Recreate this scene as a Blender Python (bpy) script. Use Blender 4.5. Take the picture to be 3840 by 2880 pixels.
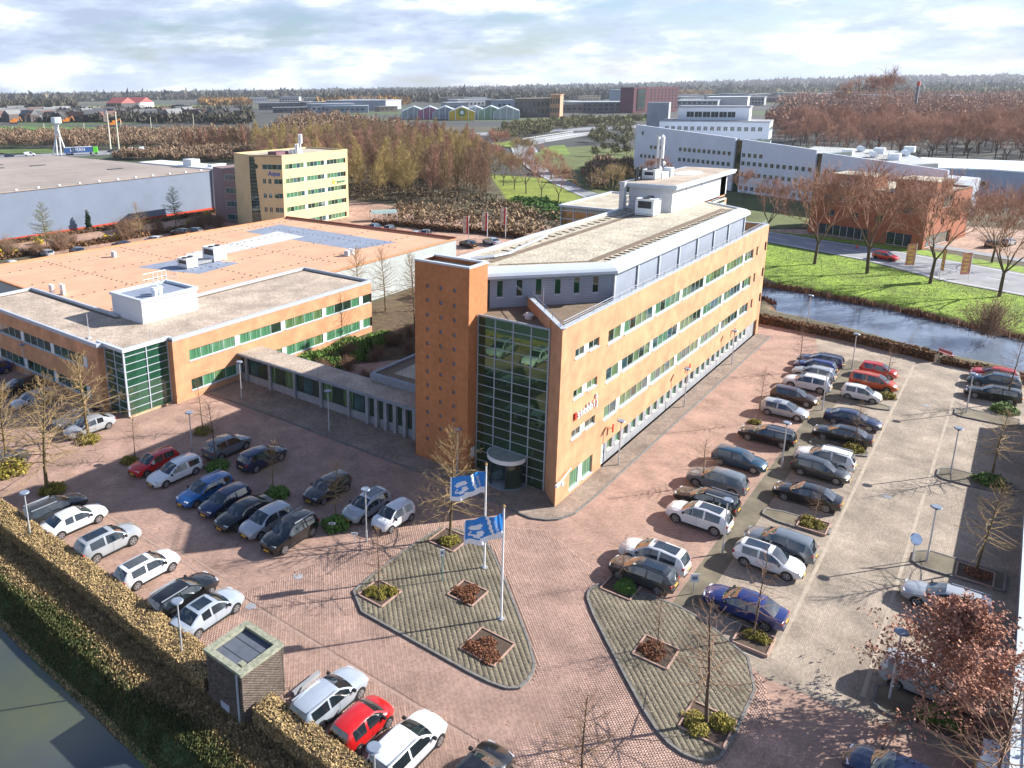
import bpy, math, random
import numpy as np
from mathutils import Vector, Matrix

random.seed(7); RNG = np.random.default_rng(7)
for o in list(bpy.data.objects): bpy.data.objects.remove(o)
SC = bpy.context.scene
COL = SC.collection
R = math.radians

# ------------------------------------------------------------------ camera
# world frame: X runs along the long facade of the main office, Y away from it, origin at its front corner
FPX, PITCH, ROLL, PCX, PCY = 2884.94, R(14.622), R(-0.69457), 1478.43, 1083.06
CAM = np.array([-49.444, -24.921, 32.0])
HEAD = R(90 - 50.35)
Fw = np.array([math.cos(HEAD) * math.cos(PITCH), math.sin(HEAD) * math.cos(PITCH), -math.sin(PITCH)])
Rt = np.array([math.sin(HEAD), -math.cos(HEAD), 0.0])
Dn = np.cross(Fw, Rt)
crr, srr = math.cos(ROLL), math.sin(ROLL)
IX = crr * Rt - srr * Dn
IY = srr * Rt + crr * Dn
cam_d = bpy.data.cameras.new('camera'); cam = bpy.data.objects.new('camera', cam_d); COL.objects.link(cam)
cam.matrix_world = Matrix(((IX[0], -IY[0], -Fw[0], CAM[0]), (IX[1], -IY[1], -Fw[1], CAM[1]), (IX[2], -IY[2], -Fw[2], CAM[2]), (0, 0, 0, 1)))
cam_d.sensor_width = 36; cam_d.lens = FPX / 3840 * 36
cam_d.shift_x = (1920 - PCX) / 3840; cam_d.shift_y = -(1440 - PCY) / 3840
cam_d.clip_start = .5; cam_d.clip_end = 60000
SC.camera = cam

def at(px, py, z=0.0):
    """ground point (at height z) seen at a pixel of the 3840x2880 photograph"""
    a, b = (px - PCX) / FPX, (py - PCY) / FPX
    d = Fw + a * IX + b * IY
    t = (z - CAM[2]) / d[2]
    return np.array([CAM[0] + d[0] * t, CAM[1] + d[1] * t])
def hgt(px, py, xy):
    """height above ground at point xy for a pixel row"""
    a, b = (px - PCX) / FPX, (py - PCY) / FPX
    d = Fw + a * IX + b * IY
    v = np.asarray(xy) - CAM[:2]
    return CAM[2] + d[2] * (v @ v) / (d[:2] @ v)
def zm(x0, y0, k): return lambda x, y: (x0 + x * k, y0 + y * k)
ZA = zm(0, 1880, .7087); ZB = zm(1100, 2450, .4724); Z4 = zm(0, 900, .7233); ZC = zm(600, 1500, .5516); Z6 = zm(2500, 1150, .6058)
Z7 = zm(0, 1750, .6812); Z8 = zm(1400, 1750, .681); Z9 = zm(2500, 1850, .621); R8 = zm(2850, 850, .7795); Z1 = zm(0, 280, .5877)
Z2 = zm(1200, 280, .5877); Z3 = zm(2300, 280, .6962); W6 = zm(0, 650, .7087); B6 = zm(3000, 600, .5512); P3 = zm(3400, 1350, .3467)
B7 = zm(1300, 700, .5512); T7 = zm(2350, 300, .4724); DD = zm(0, 0, 1.736); L5 = zm(0, 1250, .4203); C4 = zm(2000, 1500, .27125)
C2 = zm(1500, 1550, .27125); C6 = zm(2500, 1000, .27125); C7 = zm(2000, 700, .27125); L3 = zm(850, 1250, .5516); Y3 = zm(820, 520, .3937)
def A(Z, x, y, z=0.0): return at(*Z(x, y), z)

# ------------------------------------------------------------------ world + sun + exposure
SUN_AZ, SUN_EL = R(-38.85), R(27.5)
W = bpy.data.worlds.new('World'); SC.world = W; W.use_nodes = True
nt = W.node_tree; nt.nodes.clear(); N = nt.nodes.new; LK = nt.links.new
def nd(t, **kw):
    n = N(t)
    for k, v in kw.items(): setattr(n, k, v)
    return n
sky = nd('ShaderNodeTexSky', sky_type='NISHITA', sun_disc=False, sun_elevation=SUN_EL, sun_rotation=math.pi / 2 - SUN_AZ, air_density=1.0, dust_density=1.0, ozone_density=1.5)
tc = N('ShaderNodeTexCoord'); sep = N('ShaderNodeSeparateXYZ'); LK(tc.outputs['Generated'], sep.inputs[0])
def mth(op, a, b=None, c=None):
    n = nd('ShaderNodeMath', operation=op)
    for i, v in enumerate((a, b, c)):
        if v is None: continue
        if isinstance(v, (int, float)): n.inputs[i].default_value = v
        else: LK(v, n.inputs[i])
    return n.outputs[0]
cmb = N('ShaderNodeCombineXYZ'); LK(sep.outputs[0], cmb.inputs[0]); LK(sep.outputs[1], cmb.inputs[1]); LK(mth('MULTIPLY', sep.outputs[2], 4.2), cmb.inputs[2])
def noise(vec, scale, detail, rough, off=(0, 0, 0)):
    mp = N('ShaderNodeMapping'); mp.inputs['Location'].default_value = off; LK(vec, mp.inputs['Vector'])
    n = N('ShaderNodeTexNoise'); n.inputs['Scale'].default_value = scale; n.inputs['Detail'].default_value = detail; n.inputs['Roughness'].default_value = rough
    LK(mp.outputs[0], n.inputs['Vector']); return n.outputs['Fac']
def ramp(fac, stops):
    r = N('ShaderNodeValToRGB'); e = r.color_ramp.elements
    while len(e) < len(stops): e.new(.5)
    for k, (p, c) in enumerate(stops): e[k].position = p; e[k].color = (*c, 1)
    LK(fac, r.inputs[0]); return r.outputs[0]
thin = mth('MULTIPLY', mth('MAXIMUM', mth('SUBTRACT', sep.outputs[2], .10), 0), .30)
cov = ramp(mth('SUBTRACT', noise(cmb.outputs[0], 4.2, 9, .60, (3.1, 1.7, 0)), thin), [(.36, (0, 0, 0)), (.50, (1, 1, 1))])
shade = ramp(noise(cmb.outputs[0], 6.5, 9, .62, (9.3, 4.2, .5)), [(.36, (3.9, 4.7, 6.4)), (.5, (5.6, 6.5, 8.2)), (.60, (9.2, 9.6, 10.4))])
blue = nd('ShaderNodeMix', data_type='RGBA', blend_type='MULTIPLY'); blue.inputs[0].default_value = 1; LK(sky.outputs[0], blue.inputs[6]); blue.inputs[7].default_value = (.92, 1.02, 1.25, 1)
mx = nd('ShaderNodeMix', data_type='RGBA'); LK(cov, mx.inputs[0]); LK(blue.outputs[2], mx.inputs[6]); LK(shade, mx.inputs[7])
bg = N('ShaderNodeBackground'); LK(mx.outputs[2], bg.inputs[0]); bg.inputs[1].default_value = .058
wo = N('ShaderNodeOutputWorld'); LK(bg.outputs[0], wo.inputs[0])
sd = bpy.data.lights.new('sun', 'SUN'); sd.energy = 5.0; sd.angle = R(.5); sd.color = (1.0, .95, .88)
sun = bpy.data.objects.new('sun', sd); COL.objects.link(sun)
sdir = Vector((math.cos(SUN_AZ) * math.cos(SUN_EL), math.sin(SUN_AZ) * math.cos(SUN_EL), math.sin(SUN_EL)))
sun.rotation_euler = sdir.to_track_quat('Z', 'Y').to_euler()
SC.view_settings.view_transform = 'Standard'; SC.view_settings.look = 'None'; SC.view_settings.gamma = 1.0
SC.view_settings.exposure = 1.2
SC.view_settings.use_curve_mapping = False

# ------------------------------------------------------------------ materials
MATS = {}
def mat(name, col, rough=.8, metal=0.0, var=.18, scale=2.0, col2=None, bump=0.0, bscale=30, coat=0.0, spec=.5, detail=5, stretch=None, island=0.0, kind=None, blotch=0.0):
    if name in MATS: return MATS[name]
    m = bpy.data.materials.new(name); m.use_nodes = True; t = m.node_tree; p = t.nodes['Principled BSDF']
    def n(ty, **kw):
        q = t.nodes.new(ty)
        for k, v in kw.items(): setattr(q, k, v)
        return q
    L = t.links.new
    p.inputs['Roughness'].default_value = rough; p.inputs['Metallic'].default_value = metal
    p.inputs['Specular IOR Level'].default_value = spec
    if coat: p.inputs['Coat Weight'].default_value = coat; p.inputs['Coat Roughness'].default_value = .03
    c = np.array(col, float); lo = c * (1 - var); hi = np.array(col2, float) if col2 is not None else np.minimum(c * (1 + var), 1)
    cd = n('ShaderNodeTexCoord'); vec = cd.outputs['Object']
    if stretch:
        mp = n('ShaderNodeMapping'); mp.inputs['Scale'].default_value = stretch; L(vec, mp.inputs['Vector']); vec = mp.outputs[0]
    nz = n('ShaderNodeTexNoise'); nz.inputs['Scale'].default_value = scale; nz.inputs['Detail'].default_value = detail; nz.inputs['Roughness'].default_value = .6
    L(vec, nz.inputs['Vector'])
    cr = n('ShaderNodeValToRGB'); e = cr.color_ramp.elements
    e[0].position = .32; e[1].position = .68; e[0].color = (*lo, 1); e[1].color = (*hi, 1); L(nz.outputs['Fac'], cr.inputs[0])
    out = cr.outputs[0]
    def mult(a, fac_socket, lo_, hi_):
        mr = n('ShaderNodeMapRange'); mr.inputs['To Min'].default_value = lo_; mr.inputs['To Max'].default_value = hi_; L(fac_socket, mr.inputs[0])
        vm = n('ShaderNodeVectorMath', operation='SCALE'); L(a, vm.inputs[0]); L(mr.outputs[0], vm.inputs['Scale']); return vm.outputs[0]
    if island:
        g = n('ShaderNodeNewGeometry'); oi = n('ShaderNodeObjectInfo'); ad = n('ShaderNodeMath', operation='ADD'); fr = n('ShaderNodeMath', operation='FRACT')
        L(g.outputs['Random Per Island'], ad.inputs[0]); L(oi.outputs['Random'], ad.inputs[1]); L(ad.outputs[0], fr.inputs[0])
        out = mult(out, fr.outputs[0], 1 - island, 1 + island)
    if blotch:
        n2 = n('ShaderNodeTexNoise'); n2.inputs['Scale'].default_value = .35; n2.inputs['Detail'].default_value = 6; L(cd.outputs['Object'], n2.inputs['Vector'])
        mr2 = n('ShaderNodeMapRange'); mr2.inputs['From Min'].default_value = .3; mr2.inputs['From Max'].default_value = .7; L(n2.outputs['Fac'], mr2.inputs[0])
        out = mult(out, mr2.outputs[0], 1 - blotch, 1 + blotch * .6)
    if kind and kind[0] == 'brick' and bump == 0 or name == 'red_paving_brick':
        n3 = n('ShaderNodeTexNoise'); n3.inputs['Scale'].default_value = .22; n3.inputs['Detail'].default_value = 9; n3.inputs['Roughness'].default_value = .72; n3.inputs['Distortion'].default_value = .6; gp = n('ShaderNodeNewGeometry'); L(gp.outputs['Position'], n3.inputs['Vector'])
        mr3 = n('ShaderNodeMapRange'); mr3.inputs['From Min'].default_value = .56; mr3.inputs['From Max'].default_value = .70; L(n3.outputs['Fac'], mr3.inputs[0]); out = mult(out, mr3.outputs[0], 1.0, .66)
    if kind and kind[0] == 'brick':
        _, bw, bh, mort, rot, mcol = kind
        mp = n('ShaderNodeMapping'); mp.inputs['Rotation'].default_value = rot; L(cd.outputs['Object'], mp.inputs['Vector'])
        bt = n('ShaderNodeTexBrick'); bt.inputs['Scale'].default_value = 1; bt.inputs['Brick Width'].default_value = bw; bt.inputs['Row Height'].default_value = bh
        bt.inputs['Mortar Size'].default_value = mort; bt.inputs['Mortar Smooth'].default_value = .3
        bt.inputs['Color1'].default_value = (.82, .82, .82, 1); bt.inputs['Color2'].default_value = (1.16, 1.14, 1.12, 1); bt.inputs['Mortar'].default_value = (*mcol, 1)
        L(mp.outputs[0], bt.inputs['Vector'])
        vm = n('ShaderNodeVectorMath', operation='MULTIPLY'); L(out, vm.inputs[0]); L(bt.outputs['Color'], vm.inputs[1]); out = vm.outputs[0]
    if kind and kind[0] == 'ribs':
        _, axis, sc, amt = kind
        wv = n('ShaderNodeTexWave', wave_type='BANDS', bands_direction=axis); wv.inputs['Scale'].default_value = sc; L(cd.outputs['Object'], wv.inputs['Vector'])
        out = mult(out, wv.outputs['Fac'], 1 - amt, 1 + amt * .4)
    L(out, p.inputs['Base Color'])
    if bump:
        nb = n('ShaderNodeTexNoise'); nb.inputs['Scale'].default_value = bscale; nb.inputs['Detail'].default_value = 4; L(vec, nb.inputs['Vector'])
        b = n('ShaderNodeBump'); b.inputs['Strength'].default_value = bump; b.inputs['Distance'].default_value = .03; L(nb.outputs['Fac'], b.inputs['Height']); L(b.outputs[0], p.inputs['Normal'])
    MATS[name] = m; return m

M_orange = mat('orange_brick', (.56, .285, .15), .85, var=.13, scale=.7, island=0, blotch=.16, bump=.25, bscale=14)
M_redbrick = mat('red_office_brick', (.34, .11, .05), .85, var=.15, scale=.8, blotch=.12)
M_hutbrick = mat('brown_hut_brick', (.105, .082, .066), .9, var=.25, scale=6, island=.35)
M_mortar = mat('mortar', (.30, .28, .25), .95, scale=9)
M_grey = mat('grey_cladding', (.28, .32, .40), .55, var=.08, scale=1, kind=('ribs', 'Z', 1.6, .22))
M_concrete = mat('grey_concrete', (.27, .28, .30), .85, var=.16, scale=1.4, bump=.2)
M_white = mat('white_paint', (.78, .79, .80), .5, var=.05, scale=1)
M_bars = mat('grey_glazing_bar', (.34, .38, .43), .4, var=.06)
M_cornice = mat('white_cornice', (.52, .57, .63), .35, var=.06, scale=.5)
M_alu = mat('aluminium', (.48, .52, .58), .35, metal=.5, var=.08)
M_frame = mat('pale_green_frame', (.50, .58, .54), .4, var=.06)
M_dark = mat('dark_metal', (.03, .035, .04), .5, var=.2)
M_gravel = mat('roof_gravel', (.46, .41, .32), .95, var=.5, scale=5.5, bump=.5, bscale=22, blotch=.28, detail=9)
M_gravel2 = mat('brown_roof_gravel', (.43, .35, .28), .95, var=.4, scale=5, bump=.5, bscale=20, blotch=.3, detail=9)
M_felt = mat('brown_roof_felt', (.17, .125, .085), .9, var=.2, scale=1.5)
M_bluefelt = mat('blue_grey_roof_felt', (.21, .25, .33), .8, var=.12, scale=.5)
M_hallroof = mat('orange_roof_sheet', (.60, .345, .215), .7, var=.07, scale=.25, blotch=.10)
M_sill = mat('zinc_sill', (.42, .46, .52), .5, var=.1)
M_panel = mat('white_panel', (.70, .76, .80), .35, var=.06)
M_glassA = mat('dark_green_glass', (.022, .045, .028), .04, var=.5, scale=.5, spec=.9, coat=.6)
M_glassB = mat('blue_green_glass', (.035, .085, .09), .05, var=.5, scale=.8, spec=.9, coat=.6)
M_curtA = mat('green_curtain_pane', (.045, .17, .09), .18, var=.6, scale=1.0, stretch=(9, 9, .3), coat=.6, col2=(.13, .33, .18))
M_curtB = mat('olive_curtain_pane', (.06, .14, .06), .15, var=.6, scale=1.0, stretch=(7, 7, .4), coat=.6, col2=(.17, .28, .12))
M_curtain_wall = mat('green_curtain_wall_glass', (.10, .17, .10), .015, metal=.78, var=.06, scale=.3)
M_green_glass = mat('bright_green_glass', (.018, .075, .042), .04, var=.5, scale=.6, spec=.8, coat=.5)
M_far_glass = mat('far_window_glass', (.045, .055, .065), .1, var=.4, scale=2)
M_yellow = mat('yellow_cladding', (.62, .47, .26), .8, var=.08, scale=.3)
M_pink = mat('mauve_cladding', (.24, .165, .165), .8, var=.1, scale=.4)
M_ware = mat('blue_grey_sheet', (.16, .20, .275), .55, var=.07, scale=.2, kind=('ribs', 'X', 1.3, .14))
M_wareroof = mat('warehouse_roof', (.30, .255, .225), .9, var=.15, scale=.06, blotch=.1)
M_whitewall = mat('pale_office_panel', (.66, .72, .82), .6, var=.05, scale=.2)
M_greywall = mat('light_grey_sheet', (.40, .44, .44), .6, var=.08, scale=.3, kind=('ribs', 'X', 1.2, .1))
M_steel = mat('galvanised_steel', (.55, .57, .60), .4, metal=.4, var=.1)
M_black = mat('black_plastic', (.012, .012, .013), .55, var=.3)
M_tyre = mat('tyre_rubber', (.015, .015, .016), .85, var=.2)
M_rim = mat('alloy_rim', (.42, .43, .45), .3, metal=.8, var=.1)
M_cglass = mat('car_glass', (.012, .018, .022), .02, var=.3, spec=1.0, coat=1)
M_lampw = mat('headlight_glass', (.55, .58, .62), .1, coat=1, var=.1)
M_tail = mat('tail_light_red', (.35, .012, .015), .15, coat=1, var=.2)
M_plate = mat('yellow_plate', (.75, .42, .03), .4, var=.05)
M_red = mat('red_paint', (.5, .05, .02), .4, var=.1)
M_bark = mat('mossy_bark', (.135, .10, .045), .95, var=.35, scale=4)
M_bark2 = mat('brown_bark', (.10, .07, .05), .95, var=.35, scale=4)
M_twigY = mat('ochre_twigs', (.30, .21, .10), .95, var=.3, scale=1.2)
M_twigB = mat('brown_twigs', (.25, .155, .10), .95, var=.3, scale=1.0)
M_twigP = mat('reddish_twigs', (.36, .20, .14), .95, var=.25, scale=.5)
M_twigO = mat('olive_twigs', (.29, .21, .10), .95, var=.3, scale=.5)
M_hedge = mat('ochre_beech_leaves', (.38, .27, .125), .9, var=.45, scale=5, island=.3)
M_hedgeB = mat('brown_hedge_leaves', (.18, .095, .04), .9, var=.45, scale=4, island=.3)
M_leafG = mat('green_shrub_leaves', (.11, .20, .03), .8, var=.4, scale=4, island=.35)
M_leafY = mat('yellow_green_leaves', (.23, .19, .025), .8, var=.4, scale=4, island=.35)
M_leafR = mat('dead_brown_leaves', (.21, .085, .04), .9, var=.4, scale=5, island=.4)
M_copper = mat('copper_beech_leaves', (.36, .17, .11), .85, var=.4, scale=3, island=.35)
M_soil = mat('dark_soil', (.075, .05, .035), .95, var=.3, scale=5)
M_kerb = mat('grey_kerb', (.17, .165, .155), .9, var=.25, scale=3)
M_kerbR = mat('pink_edging', (.38, .25, .20), .9, var=.15, scale=3)
M_asph = mat('asphalt', (.25, .26, .28), .9, var=.15, scale=.4, blotch=.1)
M_brickpave = mat('red_brick_paving', (.37, .245, .195), .9, var=.16, scale=.5, blotch=.2, kind=('brick', .21, .105, .008, (0, 0, R(45)), (.62, .56, .5)))
M_paver = mat('red_paving_brick', (.37, .245, .195), .9, var=.16, scale=.5, blotch=.2, island=.16)
M_joint = mat('sand_joint', (.20, .145, .115), .95, var=.2, scale=2)
M_slab = mat('grey_brown_slab', (.15, .128, .088), .9, var=.22, scale=.7, blotch=.28, island=.12)
M_slabj = mat('slab_joint', (.125, .107, .075), .95, var=.25, scale=2)
M_tan = mat('tan_paving', (.325, .275, .22), .9, var=.16, scale=.35, blotch=.2, kind=('brick', .21, .105, .008, (0, 0, 0), (.62, .56, .5)))
M_apron = mat('apron_paving', (.26, .205, .165), .9, var=.16, scale=.5, blotch=.2, kind=('brick', .30, .30, .012, (0, 0, R(45)), (.6, .55, .5)))
M_grass = mat('bright_grass', (.125, .20, .02), .95, var=.35, scale=.5, col2=(.20, .24, .03), bump=.5, bscale=4)
M_turf = mat('dark_turf', (.045, .06, .022), .95, var=.45, scale=1.4, col2=(.10, .085, .035), bump=.5, bscale=6)
M_water = mat('pond_water', (.15, .19, .25), .10, var=.15, scale=.2, spec=1.0, bump=.30, bscale=1.6)
M_canal = mat('algae_water', (.10, .115, .05), .12, var=.2, scale=.06, col2=(.04, .05, .068), spec=.8, bump=.06, bscale=3)
M_cloth = mat('white_cloth', (.8, .8, .82), .7, var=.05)
M_blueflag = mat('blue_flag_cloth', (.02, .22, .62), .6, var=.12, scale=3)
M_lampblue = mat('lamp_housing', (.18, .22, .29), .4, var=.1)

# ------------------------------------------------------------------ geometry helpers
class MB:
    def __init__(s): s.v = []; s.f = []; s.m = []
    def quad(s, a, b, c, d, m=0):
        k = len(s.v); s.v += [tuple(a), tuple(b), tuple(c), tuple(d)]; s.f.append((k, k + 1, k + 2, k + 3)); s.m.append(m)
    def poly(s, pts, m=0):
        k = len(s.v); s.v += [tuple(p) for p in pts]; s.f.append(tuple(range(k, k + len(pts)))); s.m.append(m)
    def box(s, x0, x1, y0, y1, z0, z1, m=0):
        s.prism([(x0, y0), (x1, y0), (x1, y1), (x0, y1)], z0, z1, m)
    def prism(s, poly, z0, z1, m=0, mt=None):
        n = len(poly); k = len(s.v)
        s.v += [(p[0], p[1], z0) for p in poly] + [(p[0], p[1], z1) for p in poly]
        for i in range(n):
            j = (i + 1) % n; s.f.append((k + i, k + j, k + n + j, k + n + i)); s.m.append(m)
        s.f.append(tuple(k + n + i for i in range(n))); s.m.append(m if mt is None else mt)
        s.f.append(tuple(k + n - 1 - i for i in range(n))); s.m.append(m)
    def bar(s, p, q, w, z0, z1, m=0):
        p = np.array(p[:2], float); q = np.array(q[:2], float); d = (q - p) / np.hypot(*(q - p)); nn = np.array([-d[1], d[0]]) * w / 2
        s.prism([p - nn, q - nn, q + nn, p + nn], z0, z1, m)
    def tube(s, p, q, r0, r1=None, n=8, m=0, cap=True):
        p = np.array(p, float); q = np.array(q, float); r1 = r0 if r1 is None else r1
        d = q - p; d /= np.linalg.norm(d); u = np.cross(d, (0, 0, 1) if abs(d[2]) < .9 else (1, 0, 0)); u /= np.linalg.norm(u); w = np.cross(d, u)
        k = len(s.v)
        for c, r in ((p, r0), (q, r1)):
            for i in range(n):
                a = 2 * math.pi * i / n; s.v.append(tuple(c + r * (math.cos(a) * u + math.sin(a) * w)))
        for i in range(n):
            j = (i + 1) % n; s.f.append((k + i, k + j, k + n + j, k + n + i)); s.m.append(m)
        if cap:
            s.f.append(tuple(k + n + i for i in range(n))); s.m.append(m); s.f.append(tuple(k + n - 1 - i for i in range(n))); s.m.append(m)
    def mesh(s, name, mats, smooth=False, off=(0, 0, 0)):
        me = bpy.data.meshes.new(name); o = off
        me.from_pydata([(a - o[0], b - o[1], c - o[2]) for a, b, c in s.v], [], s.f)
        mats = mats if isinstance(mats, (list, tuple)) else [mats]
        for q in mats: me.materials.append(q)
        if len(mats) > 1: me.polygons.foreach_set('material_index', s.m)
        if smooth:
            me.polygons.foreach_set('use_smooth', [True] * len(s.f)); me.set_sharp_from_angle(angle=R(40))
        me.update(); return me
def link(name, data, parent=None, loc=None, rz=0):
    o = bpy.data.objects.new(name, data); COL.objects.link(o)
    if parent is not None: o.parent = parent
    if loc is not None: o.location = loc
    if rz: o.rotation_euler = (0, 0, rz)
    return o
def tag(o, label, cat, group=None, kind=None):
    if label: o['label'] = label
    if cat: o['category'] = cat
    if group: o['group'] = group
    if kind: o['kind'] = kind
    return o
def thing(name, label, cat, loc=(0, 0, 0), rz=0, group=None):
    o = link(name, None, None, loc, rz); o.empty_display_size = .2; return tag(o, label, cat, group)
def part(name, mb, mats, parent, smooth=False, label=None):
    off = (0, 0, 0)
    p = parent
    if p is not None:   # builders write world coordinates; parts are stored relative to the thing's base
        while p is not None: off = tuple(off[i] + p.location[i] for i in range(3)); p = p.parent
    o = link(name, mb.mesh(name, mats, smooth, off), parent)
    if label: o['label'] = label
    return o
def struct(name, mb, mats, smooth=False): return tag(link(name, mb.mesh(name, mats, smooth)), None, None, kind='structure')
def copy_tree(o, parent=None):
    c = o.copy(); COL.objects.link(c); c.parent = parent
    for ch in o.children: copy_tree(ch, c)
    return c
def nmesh(name, V, F, mats, mi=None, smooth=False):
    """mesh from numpy arrays; F is (n,3) or (n,4)"""
    me = bpy.data.meshes.new(name); V = np.asarray(V, np.float32); F = np.asarray(F, np.int32); n, k = F.shape
    me.vertices.add(len(V)); me.vertices.foreach_set('co', V.ravel())
    me.loops.add(n * k); me.loops.foreach_set('vertex_index', F.ravel())
    me.polygons.add(n); me.polygons.foreach_set('loop_start', np.arange(0, n * k, k, dtype=np.int32)); me.polygons.foreach_set('loop_total', np.full(n, k, np.int32))
    for q in (mats if isinstance(mats, (list, tuple)) else [mats]): me.materials.append(q)
    if mi is not None: me.polygons.foreach_set('material_index', np.asarray(mi, np.int32))
    if smooth: me.polygons.foreach_set('use_smooth', np.ones(n, bool))
    me.update(calc_edges=True); return me
def inpoly(P, poly):
    P = np.asarray(P); x, y = P[:, 0], P[:, 1]; res = np.zeros(len(P), bool); n = len(poly)
    for i in range(n):
        x0, y0 = poly[i]; x1, y1 = poly[(i + 1) % n]
        c = ((y0 > y) != (y1 > y)); xi = (x1 - x0) * (y - y0) / (y1 - y0 + 1e-12) + x0
        res ^= c & (x < xi)
    return res
def sdist(P, poly):
    P = np.asarray(P, float); d = np.full(len(P), 1e9); n = len(poly)
    for i in range(n):
        a = np.array(poly[i], float); b = np.array(poly[(i + 1) % n], float); ab = b - a
        t = np.clip(((P - a) @ ab) / (ab @ ab + 1e-12), 0, 1); d = np.minimum(d, np.linalg.norm(P - a - t[:, None] * ab, axis=1))
    return np.where(inpoly(P, poly), -d, d)
def camdist(P): return np.hypot(P[:, 0] - CAM[0], P[:, 1] - CAM[1])
def boxes_mesh(name, C, H, rz, mats):
    """many boxes without their undersides: C (n,3) centres of the base, H (n,3) half length, half width, height"""
    n = len(C); u = np.array([[-1, -1, 0], [1, -1, 0], [1, 1, 0], [-1, 1, 0], [-1, -1, 1], [1, -1, 1], [1, 1, 1], [-1, 1, 1]], float)
    sh = np.ones((8, 1)); V = u[None] * H[:, None, :]
    V[:, 4:, :2] *= .972
    c, s_ = np.cos(rz)[:, None], np.sin(rz)[:, None]; x = V[..., 0] * c - V[..., 1] * s_; y = V[..., 0] * s_ + V[..., 1] * c
    V = np.stack([x, y, V[..., 2]], -1) + C[:, None, :]
    f = np.array([[4, 5, 6, 7], [0, 1, 5, 4], [1, 2, 6, 5], [2, 3, 7, 6], [3, 0, 4, 7]])
    F = (np.arange(n)[:, None, None] * 8 + f[None]).reshape(-1, 4)
    return nmesh(name, V.reshape(-1, 3), F, mats)
def pieces(parent, name, C, H, rz, m, keep=300, mass='pieces'):
    """the `keep` nearest pieces as objects, the rest as one stuff part"""
    C = np.asarray(C, float); H = np.broadcast_to(np.asarray(H, float), C.shape).copy(); rz = np.broadcast_to(np.asarray(rz, float), (len(C),)).copy()
    o = np.argsort(np.linalg.norm(C - CAM, axis=1)); near, far = o[:keep], o[keep:]
    base = np.zeros(3); p = parent
    while p is not None: base += np.array(p.location); p = p.parent
    cache = {}
    for i in near:
        key = tuple(np.round(H[i], 3))
        if key not in cache: cache[key] = boxes_mesh(name, np.zeros((1, 3)), H[i:i + 1], np.zeros(1), m)
        link(name, cache[key], parent, C[i] - base, rz[i])
    if len(far):
        q = link(mass, boxes_mesh(mass, C[far] - base, H[far], rz[far], m), parent); q['kind'] = 'stuff'
# ------------------------------------------------------------------ terrain, water, paving
CANAL = [(-33.2, -70), (-33.1, -20), (-33.25, 5), (-33.05, 10), (-33.2, 16), (-32.9, 24), (-32.8, 40), (-32.6, 110), (-90, 110), (-90, -70)]
POND = [(100, 24), (85.4, 6.7), (85.2, 1.1), (82.9, -6.8), (82.6, -10.9), (80.7, -15), (78.8, -20.1), (77.6, -23), (74.5, -32), (70, -60), (52, -60), (57, -34), (62, -26), (63.0, -21), (64.6, -16), (67.8, -9), (69.3, -3), (70.2, .9), (74.8, 2.8), (77, 5.3), (76, 12), (82, 28)]
LAWN = [(125, 24), (91, 10), (86, 4), (83.5, -8), (79.5, -20), (75, -32), (71, -60), (88, -70), (103, -25), (103.4, -16.8), (114, -3), (121.5, 15.4)]
EMBANK = [(262, 172), (238, 158), (200, 134), (168, 110), (141, 90), (128, 74), (118, 58), (112, 44), (138, 46), (160, 74), (186, 98), (226, 131), (274, 166)]
VERGE = [(135, 18), (127, -8), (119, -26), (104, -60), (109, -60), (124, -27), (131, -12), (139, 14), (158, 48), (152, 48)]
nx, ny = 281, 296
xs = np.linspace(-80, 200, nx); ys = np.linspace(-75, 220, ny)
gx, gy = np.meshgrid(xs, ys, indexing='ij'); P2 = np.stack([gx.ravel(), gy.ravel()], 1)
dc = sdist(P2, CANAL); dp = sdist(P2, POND)
z = np.full(len(P2), -.07)
z = np.where(dc < 1.4, np.minimum(z, -1.15 + .78 * dc), z); z = np.maximum(z, -2.6)
z = np.where(dp < 1.4, np.minimum(z, -.8 + .55 * dp), z)
z += np.where((dc > .2) & (dc < 2), RNG.normal(0, .05, len(P2)), 0)
idx = np.arange(nx * ny).reshape(nx, ny)
F = np.stack([idx[:-1, :-1], idx[1:, :-1], idx[1:, 1:], idx[:-1, 1:]], -1).reshape(-1, 4)
me = nmesh('ground', np.column_stack([P2, z]), F, [], smooth=True)
cv = np.tile(np.array([.085, .075, .04]), (len(P2), 1))
lw = inpoly(P2, LAWN) | inpoly(P2, VERGE); em = inpoly(P2, EMBANK)
cv[lw] = (.17, .26, .018); cv[em] = (.17, .215, .02)
bank = (dc < 4.5); cv[bank] = (.06, .095, .03)
up = (dc > 1.35 + .3 * np.sin(P2[:, 1] * .5)) & (dc < 4.6); cv[up] = (.19, .13, .06)
cv[(dp > -1) & (dp < 1.2) & (P2[:, 0] > 66)] = (.14, .08, .04)
court = inpoly(P2, [(3, 14), (57, 14), (57, 51), (25, 51), (25, 41), (3, 41)]); cv[court] = (.09, .06, .03)
park = inpoly(P2, [(24, 98), (62, 98), (62, 52), (112, 60), (118, 128), (84, 149), (24, 149)]); cv[park] = (.36, .225, .16)
rb = inpoly(P2, [(132, -40), (170, -40), (165, 14), (136, 20)]); cv[rb] = (.34, .23, .17)
ca = me.color_attributes.new('cover', 'FLOAT_COLOR', 'POINT'); ca.data.foreach_set('color', np.column_stack([cv, np.ones(len(cv))]).astype(np.float32).ravel())
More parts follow.
